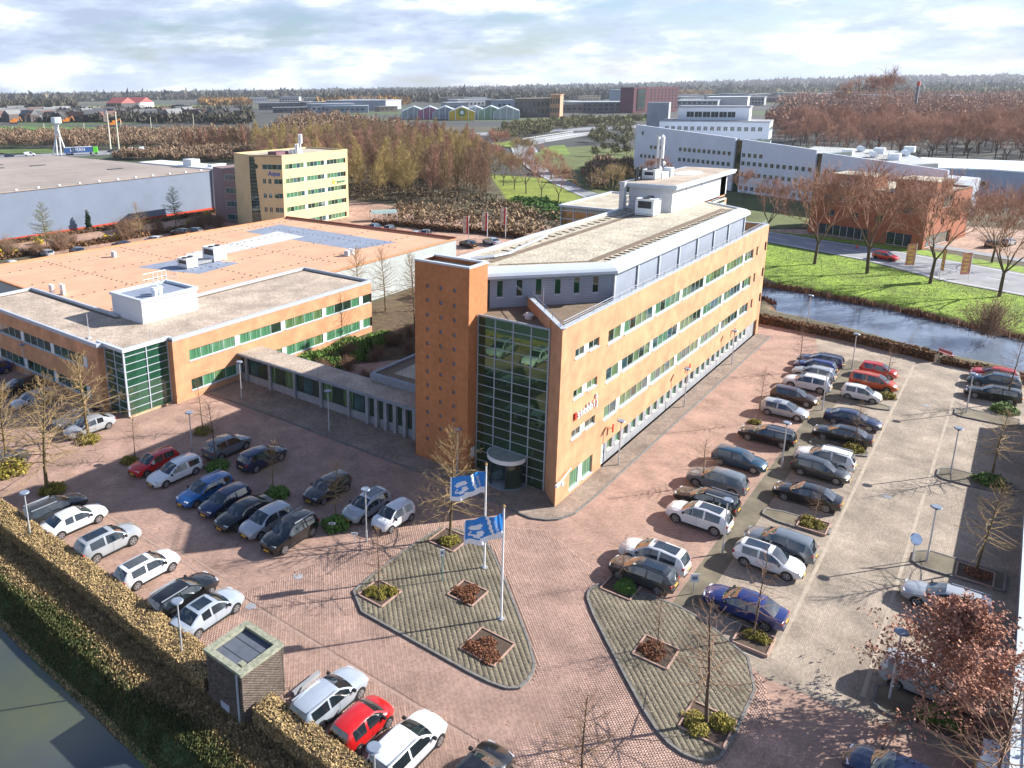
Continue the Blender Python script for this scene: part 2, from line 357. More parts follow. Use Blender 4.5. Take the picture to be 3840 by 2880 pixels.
def cover_mat():
    m = bpy.data.materials.new('ground_cover'); m.use_nodes = True; t = m.node_tree; p = t.nodes['Principled BSDF']; L = t.links.new
    a = t.nodes.new('ShaderNodeVertexColor'); a.layer_name = 'cover'; c = t.nodes.new('ShaderNodeTexCoord')
    o = a.outputs[0]
    for sc, lo, hi in ((.12, .7, 1.3), (.9, .65, 1.35), (5, .6, 1.4)):
        n = t.nodes.new('ShaderNodeTexNoise'); n.inputs['Scale'].default_value = sc; n.inputs['Detail'].default_value = 6; L(c.outputs['Object'], n.inputs['Vector'])
        r = t.nodes.new('ShaderNodeMapRange'); r.inputs['From Min'].default_value = .3; r.inputs['From Max'].default_value = .7; r.inputs['To Min'].default_value = lo; r.inputs['To Max'].default_value = hi; L(n.outputs['Fac'], r.inputs[0])
        v = t.nodes.new('ShaderNodeVectorMath'); v.operation = 'SCALE'; L(o, v.inputs[0]); L(r.outputs[0], v.inputs['Scale']); o = v.outputs[0]
    L(o, p.inputs['Base Color']); p.inputs['Roughness'].default_value = .95
    n = t.nodes.new('ShaderNodeTexNoise'); n.inputs['Scale'].default_value = 5; n.inputs['Detail'].default_value = 5; L(c.outputs['Object'], n.inputs['Vector'])
    b = t.nodes.new('ShaderNodeBump'); b.inputs['Strength'].default_value = .3; b.inputs['Distance'].default_value = .06; L(n.outputs['Fac'], b.inputs['Height']); L(b.outputs[0], p.inputs['Normal'])
    return m
me.materials.append(cover_mat())
tag(link('ground', me), None, None, kind='structure')
# land out to the horizon, with fields, heath and a low ridge on the right
def far_mat():
    m = bpy.data.materials.new('far_land'); m.use_nodes = True; t = m.node_tree; p = t.nodes['Principled BSDF']; L = t.links.new
    c = t.nodes.new('ShaderNodeTexCoord')
    v1 = t.nodes.new('ShaderNodeTexVoronoi'); v1.inputs['Scale'].default_value = .006; L(c.outputs['Object'], v1.inputs['Vector'])
    r = t.nodes.new('ShaderNodeValToRGB'); e = r.color_ramp.elements; r.color_ramp.interpolation = 'CONSTANT'
    cols = [(.05, .055, .05), (.06, .075, .04), (.045, .05, .05), (.09, .075, .05), (.06, .06, .06), (.055, .085, .03), (.04, .045, .045)]
    while len(e) < len(cols): e.new(.5)
    for k, cc in enumerate(cols): e[k].position = k / len(cols); e[k].color = (*cc, 1)
    s = t.nodes.new('ShaderNodeSeparateColor'); L(v1.outputs['Color'], s.inputs[0]); L(s.outputs[0], r.inputs[0])
    n = t.nodes.new('ShaderNodeTexNoise'); n.inputs['Scale'].default_value = .03; n.inputs['Detail'].default_value = 8; L(c.outputs['Object'], n.inputs['Vector'])
    q = t.nodes.new('ShaderNodeMapRange'); q.inputs['To Min'].default_value = .45; q.inputs['To Max'].default_value = 1.5; L(n.outputs['Fac'], q.inputs[0])
    w = t.nodes.new('ShaderNodeVectorMath'); w.operation = 'SCALE'; L(r.outputs[0], w.inputs[0]); L(q.outputs[0], w.inputs['Scale']); L(w.outputs[0], p.inputs['Base Color'])
    p.inputs['Roughness'].default_value = 1; return m
M_far = far_mat()
mb = MB(); S = 24000
mb.quad((-S, -S, -3.2), (S, -S, -3.2), (S, S, -3.2), (-S, S, -3.2)); struct('land', mb, M_far)
# apron joining the near ground to the land, far fields
mb = MB(); E0 = [(-80, -75), (200, -75), (200, 220), (-80, 220)]; E1 = [(-1500, -1500), (2500, -1500), (2500, 2500), (-1500, 2500)]
for i in range(4):
    j = (i + 1) % 4; a, b, c, d = E0[i], E0[j], E1[j], E1[i]; mb.quad((*a, -.3), (*b, -.3), (*c, -.35), (*d, -.35))
struct('fields', mb, M_far)
def ridge():
    V = []; n = 160
    knots_px = [0, 1200, 1846, 2500, 3274, 3840, 4600]; knots_h = [2, 8, 22, 38, 66, 58, 40]
    for i in range(n):
        px = -1800 + 6600 * i / (n - 1); a = (px - PCX) / FPX; d = Fw + a * IX - .22 * IY; d = d[:2] / np.hypot(*d[:2])
        h = np.interp(px, knots_px, knots_h) * (1 + .10 * math.sin(i * .9) + .08 * math.sin(i * 2.3))
        for r_, hh in ((4200, -3), (6200, h * .55), (7400, h), (9800, h * .6), (13000, -3)): V.append((CAM[0] + d[0] * r_, CAM[1] + d[1] * r_, hh))
    F = [(i * 5 + k, (i + 1) * 5 + k, (i + 1) * 5 + k + 1, i * 5 + k + 1) for i in range(n - 1) for k in range(4)]
    return nmesh('hills', V, F, mat('wooded_hills', (.045, .05, .045), 1, var=.5, scale=.012, detail=9), smooth=True)
tag(link('hills', ridge()), None, None, kind='structure')

mb = MB(); mb.poly([(x, y, -1.2) for x, y in [(-32.0, -70), (-32.0, 110), (-90, 110), (-90, -70)]]); struct('canal_water', mb, M_canal)
mb = MB(); mb.poly([(x, y, -.8) for x, y in [(50, -62), (74, -62), (88, -14), (104, 26), (80, 30), (73, 8), (67, 0), (62, -12)]]); struct('pond_water', mb, M_water)

# paved lot: red brick, tan lane, aprons
LOT = [(-27.0, -60), (50, -60), (56.2, -24), (57.6, -17.7), (59.7, -9.4), (60.6, 1.2), (60.6, 3), (3, 42), (-5, 42), (-11, 46), (-11, 100), (-60, 100), (-60, 36), (-27.0, 36)]
mb = MB(); mb.poly([(x, y, 0) for x, y in LOT]); lot = struct('brick_paving', mb, M_brickpave)
TAN = [(-8.8, -17.5), (-7.4, -60), (50, -60), (56, -24), (57.4, -17.7), (59.6, -9.4), (60.0, -6), (50.5, -8.4), (47.5, -11.3), (-2, -11.3), (-4.5, -11.3), (-6, -13.4)]
mb = MB(); mb.poly([(x, y, .004) for x, y in TAN]); struct('tan_paving', mb, M_tan)
mb = MB(); mb.poly([(x, y, .008) for x, y in [(-6, -11.35), (52, -11.35), (52, -12.9), (-5, -12.9)]]); struct('walkway_paving', mb, M_slab)
mb = MB()
for x0 in np.arange(-7.5, 52, 2.45): mb.box(x0, x0 + .1, -17.6, -12.95, .004, .012)
for y0 in (-17.75, -22.25): mb.box(-7, 54, y0, y0 + .22, .004, .014)
struct('stall_lines', mb, mat('pale_line_brick', (.38, .32, .25), .9, var=.15, scale=2))
mb = MB()
for x0 in np.arange(-4, 52, 2.5): mb.box(x0, x0 + .09, -11.2, -7.0, .003, .008)
mb.box(-4, 54, -6.95, -6.83, .003, .01)
for y0 in np.arange(-8, 33, 2.48): mb.box(-27, -22.6, y0, y0 + .09, .003, .008)
mb.box(-22.6, -22.45, -40, 34, .003, .010); mb.box(-21.9, -21.8, -40, 34, .003, .009)
for y0 in np.arange(7.5, 31, 2.5): mb.box(-18.4, -7.2, y0, y0 + .09, .003, .008)
struct('bay_lines', mb, mat('dull_line_brick', (.33, .235, .19), .9, var=.15, scale=2))
AP = [(55.4, -1.75), (3.5, -1.72), (.1, -1.6), (-1.4, -1.0), (-2.0, -.4), (-2.5, .7), (-2.45, 2), (-2.2, 4.1), (-2.0, 13), (-1.8, 31), (-2.0, 38), (-2.2, 41.2), (2.8, 41.2), (2.8, 16), (.3, 14.2), (.4, 8.6), (1.8, 8.6), (1.8, 1.9), (0, 0), (55.4, 0)]
mb = MB(); mb.prism([(p[0], p[1]) for p in AP], -.02, .11); struct('pavement', mb, M_apron)
def kerb(name, pts, w=.14, h=.13, m=None, closed=False):
    mb = MB(); n = len(pts)
    for i in range(n if closed else n - 1):
        a, b = np.array(pts[i], float), np.array(pts[(i + 1) % n], float); L = np.hypot(*(b - a)); k = max(1, int(L / 1.0))
        for j in range(k):
            g = .012 / max(L / k, .1)
            mb.bar(a + (b - a) * (j + g) / k, a + (b - a) * (j + 1 - g) / k, w, -.02, h)
    return struct(name, mb, m or M_kerb)
kerb('kerb', AP[:11])
def smooth_poly(pts, it=2):
    for _ in range(it):
        q = []
        for i in range(len(pts)):
            a, b = np.array(pts[i], float), np.array(pts[(i + 1) % len(pts)], float); q += [a * .75 + b * .25, a * .25 + b * .75]
        pts = q
    return [tuple(p) for p in pts]
ISL1 = smooth_poly([(-18.7, 5.2), (-18.75, -1.6), (-18.8, -5.6), (-18.4, -7.4), (-17, -7.6), (-15.6, -7.1), (-11.2, -2.7), (-9.1, -.5), (-7.6, 1.2), (-7.2, 2.6), (-7.4, 4.6), (-8.2, 5.4), (-14, 5.6)], 1)
ISL2 = smooth_poly([(-7.7, -6.6), (-9.0, -7.1), (-13, -11), (-15.9, -14), (-16.8, -15.6), (-16.6, -17), (-15.6, -17.6), (-8.4, -17.5), (-6.2, -13.6), (-5.7, -11.2), (-6.6, -7.0)], 1)
def island(poly, m_edge):
    mb = MB(); mb.prism([tuple(p) for p in poly], -.02, .105); o = struct('traffic_island', mb, M_slabj)
    n = len(poly); kerb('kerb', poly, m=m_edge, closed=True)
    P = np.array(poly); x0, y0 = P.min(0); x1, y1 = P.max(0); s_ = .305; c, s = math.cos(R(45)), math.sin(R(45))
    g = np.arange(-40, 40) * s_; gx, gy = np.meshgrid(g, g); gx = gx + (np.arange(80) % 2 * .5 * s_)[:, None]
    q = np.stack([gx.ravel() * c - gy.ravel() * s + (x0 + x1) / 2, gx.ravel() * s + gy.ravel() * c + (y0 + y1) / 2], 1)
    q = q[sdist(q, poly) < -.16]
    C = np.column_stack([q, np.full(len(q), .105)]); H = np.tile((.1515, .1515, .006), (len(q), 1)); H[:, 2] += RNG.normal(0, .0012, len(q))
    pieces(o, 'paving_slab', C, H, R(45), M_slab, 220, 'paving_slabs'); return o
island(ISL1, M_kerb); island(ISL2, M_kerb)
# herringbone bricks as geometry where a brick is about ten photograph pixels across
def bricks():
    a = .105; out = []; rot = []
    I, J = np.meshgrid(np.arange(-420, 420), np.arange(-110, 110), indexing='ij'); bx = (I + 4 * J).ravel() * a; by = I.ravel() * a
    H = np.stack([bx + a, by + a / 2], 1); Vv = np.stack([bx + a / 2, by + 2 * a], 1)
    q = np.concatenate([H, Vv]); r = np.concatenate([np.zeros(len(H)), np.full(len(Vv), math.pi / 2)])
    ctr = np.array([-17.0, -4.0]); ang = 0.0
    q = q + ctr
    AREA = [(-26.9, -14), (-14.5, -20), (-9, -17.6), (-6, -7), (-2.6, .2), (-3, 6), (-26.9, 12)]
    ok = inpoly(q, AREA) & (camdist(q) < 52) & (sdist(q, ISL1) > .16) & (sdist(q, ISL2) > .16)
    for x0, x1, y0, y1 in [(-22.65, -22.4, -60, 60), (-29.3, -26.0, 2.3, 5.6)]: ok &= ~((q[:, 0] > x0) & (q[:, 0] < x1) & (q[:, 1] > y0) & (q[:, 1] < y1))
    q, r = q[ok], r[ok]
    C = np.column_stack([q, np.full(len(q), .002)]); Hh = np.tile((a - .004, a / 2 - .004, .016), (len(q), 1)); Hh[:, 2] += RNG.normal(0, .002, len(q))
    mb = MB(); mb.poly([(x, y, .002) for x, y in [(-26.9, -14), (-14.5, -20), (-9, -17.6), (-6, -7), (-2.6, .2), (-3, 6), (-26.9, 12)]])
    pieces(lot, 'paving_brick', C, Hh, r, M_paver, 300, 'paving_bricks')
bricks()
# roads
ROAD_N = [(460, 227), (372, 216), (330, 204), (272, 166.5), (225, 131.8), (185, 98.6), (160, 75.3), (138, 47), (121.5, 15.4), (114, -3), (103.4, -16.8), (95, -40), (86, -75)]
ROAD_F = [(461, 213), (375, 203), (338, 193), (282, 158), (236, 124), (194, 90), (171, 68), (150, 42), (134.2, 18.2), (125.9, -8.3), (117.9, -26.4), (108, -50), (98, -75)]
mb = MB()
for i in range(len(ROAD_N) - 1): mb.quad((*ROAD_N[i], .02), (*ROAD_N[i + 1], .02), (*ROAD_F[i + 1], .02), (*ROAD_F[i], .02))
struct('road', mb, M_asph)
mb = MB()
for i in range(len(ROAD_N) - 1):
    a, b = np.array(ROAD_N[i], float), np.array(ROAD_N[i + 1], float); c, d = np.array(ROAD_F[i], float), np.array(ROAD_F[i + 1], float)
    for f in (.06, .94): mb.bar(a * (1 - f) + c * f, b * (1 - f) + d * f, .22, .02, .026)
    k = max(1, int(np.hypot(*(b - a)) / 6)); p, q = (a + c) / 2, (b + d) / 2
    for j in range(k): mb.bar(p + (q - p) * j / k, p + (q - p) * (j + .5) / k, .2, .02, .027)
struct('road_marking', mb, M_white)
PA = [(144, 16), (136, -10), (127, -30), (110, -62)]; PB = [(147, 15), (139, -11.5), (130, -31), (113, -63)]
mb = MB()
for i in range(3): mb.quad((*PA[i], .0), (*PA[i + 1], .0), (*PB[i + 1], .0), (*PB[i], .0))
struct('cycle_path', mb, M_asph)
# leaf litter, grass blades, reeds: stuff nobody could count
def cards(n, pts, size, tilt=.5, m=None, name='leaf_litter', up=0.0, asp=1.0):
    pts = np.asarray(pts, float); k = len(pts); a = RNG.uniform(0, 2 * math.pi, k); sz = size * RNG.uniform(.6, 1.4, k)
    u = np.stack([np.cos(a), np.sin(a), RNG.normal(0, tilt, k)], 1) * sz[:, None] * .5
    w = np.stack([-np.sin(a) * (1 - up), np.cos(a) * (1 - up), RNG.normal(0, tilt, k) + up * 2], 1) * sz[:, None] * .5 * asp
    V = np.stack([pts - u - w * (1 - up), pts + u - w * (1 - up), pts + u * (1 - up) + w, pts - u * (1 - up) + w], 1).reshape(-1, 3)
    F = np.arange(4 * k).reshape(-1, 4); return nmesh(name, V, F, m)
def stuff(name, me): return tag(link(name, me), None, None, kind='stuff')
def scatter(n, poly):
    P = np.array(poly); lo, hi = P.min(0), P.max(0); q = RNG.uniform(lo, hi, (int(n), 2)); return q[inpoly(q, poly)]
def bankz(q):
    d = sdist(q, CANAL); return np.where(d < 1.4, np.maximum(-1.2 + .8 * d, -1.2), -.05)
q = scatter(90000, [(-33.3, -9), (-28.9, -9), (-28.9, 36), (-33.1, 36)]); d = sdist(q, CANAL); q = q[d > -.1]; d = sdist(q, CANAL); zz = bankz(q)
green = RNG.uniform(0, 1, len(q)) < np.clip(2.9 - d / .9 + .6 * np.sin(q[:, 1] * .45), 0, 1); rim = d < .22
stuff('bank_grass', cards(0, np.column_stack([q, zz])[green & ~rim], .12, .3, mat('bank_grass_blades', (.095, .16, .045), .9, var=.5, scale=1.5, col2=(.11, .10, .03), island=.4), 'bank_grass', .75, 1.3))
stuff('dry_grass', cards(0, np.column_stack([q, zz])[~green | rim], .12, .4, mat('dry_grass_blades', (.32, .235, .12), .9, var=.4, scale=1.5, island=.4), 'dry_grass', .6, 1.2))
q = scatter(60000, LAWN); dd_ = sdist(q, POND); q = q[(dd_ > .8)]
stuff('lawn_grass', cards(0, np.column_stack([q, np.full(len(q), -.06)]), .10, .3, mat('lawn_blades', (.17, .28, .02), .9, var=.4, scale=.6, island=.4, col2=(.20, .26, .03)), 'lawn_grass', .6, .9))
q = scatter(60000, [(70, -60), (92, -60), (100, 24), (76, 24)]); d = sdist(q, POND); q = q[(d > -.5) & (d < .5 + .4 * np.sin(q[:, 1] * .7))]
stuff('reeds', cards(0, np.column_stack([q, np.full(len(q), -.6)]), .30, .4, mat('brown_reeds', (.20, .10, .055), .95, var=.45, scale=.8, island=.4), 'reeds', .8, 2.0))
q = scatter(2600, ISL1 + []); q2 = scatter(3600, ISL2 + []); q = np.concatenate([q, q2])
stuff('fallen_petals', cards(0, np.column_stack([q, np.full(len(q), .13)]), .028, .1, mat('pale_fallen_bits', (.5, .46, .36), .9, var=.3), 'fallen_petals'))
q = scatter(2600, [(-26.5, -20), (-3, -8), (-3, 12), (-26.5, 30)])
stuff('leaf_litter', cards(0, np.column_stack([q, np.full(len(q), .03)]), .055, .15, M_leafR, 'leaf_litter'))
# ------------------------------------------------------------------ building helpers
def wall(mb, P, U, IN, u0, u1, z0, z1, ops=(), depth=.18, m=0, mr=None):
    """flat outer wall skin with real openings and reveals"""
    P, U, IN = np.array(P, float), np.array(U, float), np.array(IN, float); mr = m if mr is None else mr
    def pt(u, z, d=0): q = P + U * u + IN * d; return (q[0], q[1], z)
    us = sorted({u0, u1, *[a for o in ops for a in o[:2]]}); zs = sorted({z0, z1, *[a for o in ops for a in o[2:4]]})
    for i in range(len(us) - 1):
        run = None
        for k in range(len(zs) - 1):
            uc, zc_ = (us[i] + us[i + 1]) / 2, (zs[k] + zs[k + 1]) / 2
            if any(o[0] < uc < o[1] and o[2] < zc_ < o[3] for o in ops): continue
            mb.quad(pt(us[i], zs[k]), pt(us[i + 1], zs[k]), pt(us[i + 1], zs[k + 1]), pt(us[i], zs[k + 1]), m)
    for a, b, c, d in [o[:4] for o in ops]:
        mb.quad(pt(a, c), pt(b, c), pt(b, c, depth), pt(a, c, depth), mr); mb.quad(pt(a, d), pt(b, d), pt(b, d, depth), pt(a, d, depth), mr)
        mb.quad(pt(a, c), pt(a, d), pt(a, d, depth), pt(a, c, depth), mr); mb.quad(pt(b, c), pt(b, d), pt(b, d, depth), pt(b, c, depth), mr)
PANE = {}
def pane_mesh(w, h, U, m):
    k = (round(w, 2), round(h, 2), round(math.atan2(U[1], U[0]), 2), m.name)
    if k not in PANE:
        mb = MB(); ux, uy = U; t = .015
        c = [(0, 0), (w * ux, w * uy), (w * ux - t * uy, w * uy + t * ux), (-t * uy, t * ux)]
        mb.prism(c, 0, h); PANE[k] = mb.mesh('pane', m)
    return PANE[k]
def window(parent, P, U, IN, u0, u1, z0, z1, n=3, depth=.12, mats=None, fm=None, rows=1, bar=.06, sill=None, name='window'):
    """frame with mullions as one part, each pane a sub-part, a sill"""
    P, U, IN = np.array(P, float), np.array(U, float), np.array(IN, float); fm = fm or M_frame; mats = mats or [M_curtA, M_curtB, M_glassA]
    mb = MB()
    def fb(a, b, c, d):
        p0, p1 = P + U * a + IN * depth, P + U * b + IN * depth; q1, q0 = p1 + IN * .07, p0 + IN * .07; mb.prism([p0, p1, q1, q0], c, d)
    fb(u0, u1, z0, z0 + bar); fb(u0, u1, z1 - bar, z1)
    w = (u1 - u0) / n
    for i in range(n + 1):
        a = u0 + i * w; fb(max(u0, a - bar / 2), min(u1, a + bar / 2), z0 + bar, z1 - bar)
    hh = (z1 - z0) / rows
    for r in range(1, rows): fb(u0, u1, z0 + r * hh - bar / 2, z0 + r * hh + bar / 2)
    f = part(name, mb, fm, parent); base = np.zeros(3); p = parent
    while p is not None: base += np.array(p.location); p = p.parent
    for i in range(n):
        for r in range(rows):
            mm = random.choice(mats); q = P + U * (u0 + i * w + bar / 2) + IN * (depth + .035)
            link('pane', pane_mesh(w - bar, hh - bar, U, mm), f, (q[0] - base[0], q[1] - base[1], z0 + r * hh + bar / 2 - base[2]))
    if sill:
        sb = MB(); p0, p1 = P + U * (u0 - .04) - IN * .06, P + U * (u1 + .04) - IN * .06
        sb.prism([p0, p1, p1 + IN * (depth + .06), p0 + IN * (depth + .06)], z0 - .07, z0 + .004); part('sill', sb, sill, f)
    return f
def ring(mb, poly, w, z0, z1, m=0):
    """parapet: closed wall of thickness w inside a counter-clockwise polygon"""
    n = len(poly); P = [np.array(p, float) for p in poly]; off = []
    for i in range(n):
        a, b, c = P[i - 1], P[i], P[(i + 1) % n]; d1 = (b - a) / np.linalg.norm(b - a); d2 = (c - b) / np.linalg.norm(c - b)
        n1, n2 = np.array([-d1[1], d1[0]]), np.array([-d2[1], d2[0]]); k = n1 + n2; off.append(b + k * w / max(.3, (1 + n1 @ n2)))
    for i in range(n):
        j = (i + 1) % n; mb.prism([P[i], P[j], off[j], off[i]], z0, z1, m)
X, Y, mX, mY = np.array((1., 0)), np.array((0., 1)), np.array((-1., 0)), np.array((0., -1))

# ------------------------------------------------------------------ main office block
ob = thing('office_block', 'tall orange brick office with glass entrance wall, slim stair tower and long window bands', 'office', (0, 0, 0))
bands = [(4.48, 5.68), (7.87, 9.08), (11.28, 12.46)]
pan = [11.2 + 6.98 * k for k in range(6)]
ops = []; wins = []
for z0_, z1_ in bands:
    ops.append((8.2, 49.7, z0_, z1_)); ops.append((50.95, 51.75, z0_, z1_)); ops.append((2.28, 6.5, z1_ - .78, z1_ - .02)); ops.append((54.7, 55.8, z0_, z1_))
ops.append((2.3, 6.47, .45, 2.1)); ops.append((8.2, 54.9, 0, 2.22))
mb = MB(); wall(mb, (0, 0), X, Y, 0, 55.8, 0, 14.65, ops, .28)
# far end, pier, inner faces
wall(mb, (55.8, 0), Y, mX, 0, 14.2, 0, 14.65, [(0, 1.1, a, b) for a, b in bands], .28)
mb.quad((0, 0, 0), (1.75, 1.88, 0), (1.75, 1.88, 14.65), (0, 0, 14.65))
wall(mb, (3.1, 14.2), X, mY, 0, 52.7, 0, 13.9)
part('wall', mb, M_orange, ob)
mb = MB(); mb.bar((1.75, 1.88), (6.75, 6.65), .32, 13.72, 14.65); part('parapet_wall', mb, M_orange, ob)
# parapet back and capping
mb = MB(); mb.box(.35, 55.45, .3, .36, 13.7, 14.62); part('parapet_lining', mb, M_felt, ob)
mb = MB()
for k in range(28): mb.box(.25 + k * 1.98, .25 + k * 1.98 + 1.965, -.04, .40, 14.65, 14.70)
mb.bar((.1, -.02), (6.75, 6.7), .40, 14.652, 14.705); mb.box(55.45, 55.84, .41, 14.2, 14.65, 14.70)
part('coping', mb, M_sill, ob)
# ground floor set back behind the facade
gops = [(9.95 + 1.742 * k, 10.95 + 1.742 * k, .92, 2.0) for k in range(24)]
mb = MB(); wall(mb, (0, .28), X, Y, 8.2, 54.9, 0, 2.22, gops + [(8.75, 9.45, .02, 2.1)], .2); part('ground_floor_wall', mb, M_concrete, ob)
mb = MB(); mb.box(8.75, 9.45, .36, .42, .02, 2.1); d_ = part('door', mb, M_panel, ob)
mb = MB(); mb.box(9.3, 9.36, .30, .36, 1.0, 1.14); part('handle', mb, M_dark, d_)
CS = mat('cream_sill', (.56, .55, .46), .8)
for a, b, c, d in gops: window(ob, (0, .28), X, Y, a, b, c, d, 1, .1, [M_curtA, M_curtA, M_curtB, M_glassA], sill=CS)
for z0_, z1_ in bands:
    edges = [8.2] + [p for q in pan for p in (q - .36, q + .36)] + [49.7]
    for i in range(0, len(edges), 2):
        a, b = edges[i], edges[i + 1]; n = max(2, round((b - a) / 1.2))
        window(ob, (0, 0), X, Y, a, b, z0_, z1_, n, .1, [M_curtA, M_curtB, M_curtB, M_glassA, M_glassB], sill=M_sill)
    for q in pan:
        mb = MB(); mb.box(q - .355, q + .355, .08, .2, z0_, z1_); part('white_panel', mb, M_panel, ob)
    window(ob, (0, 0), X, Y, 50.95, 51.75, z0_, z1_, 1, .1, [M_glassA]); window(ob, (0, 0), X, Y, 54.72, 55.75, z0_, z1_, 1, .12, [M_green_glass])
    window(ob, (55.8, 0), Y, mX, .05, 1.08, z0_, z1_, 1, .12, [M_green_glass])
    a, b = z1_ - .78, z1_ - .02
    window(ob, (0, 0), X, Y, 2.28, 3.95, a, b, 2, .1, [M_glassA, M_curtB], sill=M_sill); window(ob, (0, 0), X, Y, 4.75, 6.5, a, b, 2, .1, [M_glassA, M_curtB], sill=M_sill)
    mb = MB(); mb.box(3.96, 4.74, .08, .2, a, b); part('white_panel', mb, M_panel, ob)
window(ob, (0, 0), X, Y, 2.3, 4.0, .45, 2.1, 1, .1, [M_curtA], sill=M_sill); window(ob, (0, 0), X, Y, 4.7, 6.47, .45, 2.1, 1, .1, [M_curtA], sill=M_sill)
mb = MB(); mb.box(4.01, 4.69, .08, .2, .45, 2.1); part('white_panel', mb, M_panel, ob)
# stair tower
tops = [(t - .15, t + .15, zz - .17, zz + .17) for zz in [15.93 - 1.268 * k for k in range(12)] for t in (10.04, 11.42, 12.82)]
mb = MB(); wall(mb, (.45, 14.15), mY, X, 0, 5.55, 0, 18.0, [(14.15 - b, 14.15 - a, c, d) for a, b, c, d in tops], .14)
wall(mb, (.45, 8.6), X, Y, 0, 2.7, 0, 18.0); wall(mb, (3.15, 8.6), Y, mX, 0, 5.55, 13.7, 18.0); wall(mb, (3.15, 14.15), mX, mY, 0, 2.7, 0, 18.0)
tw = part('stair_tower', mb, mat('tower_brick', (.48, .185, .07), .85, var=.14, scale=2.2, blotch=.14, bump=.25, bscale=10), ob)
for a, b, c, d in tops:
    mb = MB(); mb.box(.56, .60, a, b, c, d); mb.box(.53, .57, (a + b) / 2 - .02, (a + b) / 2 + .02, c, d); part('window', mb, M_lampblue, tw)
mb = MB(); mb.box(.8, 2.9, 8.9, 13.9, 17.5, 17.62); part('tower_roof', mb, M_gravel, tw)
mb = MB(); ring(mb, [(.42, 8.57), (3.18, 8.57), (3.18, 14.18), (.42, 14.18)], .30, 17.93, 18.08); part('tower_coping', mb, M_cornice, tw)
mb = MB(); mb.box(1.0, 1.5, 8.55, 8.59, 1.2, 2.15); part('notice_plate', mb, M_white, tw)
# glass entrance wall, 4 bays by 16 rows
tcols = [1.9, 3.52, 5.16, 6.84, 8.5]; rows = [.05 + .8645 * k for k in range(17)]
gw = thing('glass_wall', 'tall dark green glass wall with white glazing bars beside the slim brick stair tower', 'glass facade', (1.72, 1.9, 0)); 
gw.parent = None
mb = MB()
for t in tcols: mb.box(1.66, 1.74, t - .045, t + .045, 0, 13.85)
for zz in rows[1:]: mb.box(1.68, 1.735, 1.95, 8.45, zz - .03, zz + .03)
mb.box(1.62, 1.75, 1.9, 8.5, 13.80, 13.95); mb.box(1.60, 1.76, 1.86, 1.98, 0, 13.9)
part('glazing_bars', mb, M_bars, gw)
for k in range(16):
    for i in range(4):
        if i in (1, 2) and k < 3: continue
        w_ = tcols[i + 1] - tcols[i] - .09; q = pane_mesh(w_, .80, (0, 1), M_curtain_wall)
        o = link('pane', q, gw, (1.73 - 1.72, tcols[i] + .045 - 1.9, rows[k] + .03)); o.rotation_euler = (R(random.gauss(0, .12)), R(random.gauss(0, .12)), R(random.gauss(0, .12)))
bt = mat('bracket_light_glass', (.9, .6, .2), .4); bt.node_tree.nodes['Principled BSDF'].inputs['Emission Color'].default_value = (1, .6, .2, 1); bt.node_tree.nodes['Principled BSDF'].inputs['Emission Strength'].default_value = 1.5
# revolving door
rd = thing('revolving_door', 'round glazed revolving entrance door at the foot of the glass wall', 'door', (1.3, 5.15, 0))
def circ(cx_, cy_, r, a0, a1, n): return [(cx_ + r * math.cos(a0 + (a1 - a0) * i / n), cy_ + r * math.sin(a0 + (a1 - a0) * i / n)) for i in range(n + 1)]
mb = MB(); mb.prism(circ(1.3, 5.15, 1.62, 0, 2 * math.pi, 36)[:-1], 2.32, 2.62); part('canopy_drum', mb, mat('mossy_drum', (.30, .33, .30), .6), rd)
mb = MB(); c_ = circ(1.3, 5.15, 1.66, math.pi * .5, math.pi * 1.5, 24)
for i in range(24): mb.bar(c_[i], c_[i + 1], .05, 2.30, 2.66)
part('fascia', mb, M_white, rd)
mb = MB()
for a in (.55, .85, 1.15, 1.45): mb.box(1.3 + 1.56 * math.cos(a * math.pi) - .04, 1.3 + 1.56 * math.cos(a * math.pi) + .04, 5.15 + 1.56 * math.sin(a * math.pi) - .04, 5.15 + 1.56 * math.sin(a * math.pi) + .04, .11, 2.3)
mb.box(1.26, 1.34, 5.11, 5.19, .11, 2.3); part('post', mb, M_dark, rd)
for s_ in (0, 1):
    c2_ = circ(1.3, 5.15, 1.56, math.pi * (.55 + s_ * .6), math.pi * (.85 + s_ * .6), 6); mb = MB()
    for i in range(6): mb.bar(c2_[i], c2_[i + 1], .02, .13, 2.28)
    part('curved_pane', mb, M_glassA, rd)
for a in (.2, .7, 1.2, 1.7):
    mb = MB(); mb.bar((1.3, 5.15), (1.3 + 1.4 * math.cos(a * math.pi), 5.15 + 1.4 * math.sin(a * math.pi)), .02, .2, 2.2); part('door_leaf', mb, M_glassB, rd)
mb = MB(); mb.prism(circ(1.3, 5.15, 1.75, 0, 2 * math.pi, 32)[:-1], .10, .125); part('threshold', mb, M_alu, rd)
mb = MB(); mb.box(1.74, 1.8, 3.55, 6.8, .1, 2.6); part('lobby_screen', mb, M_dark, rd)
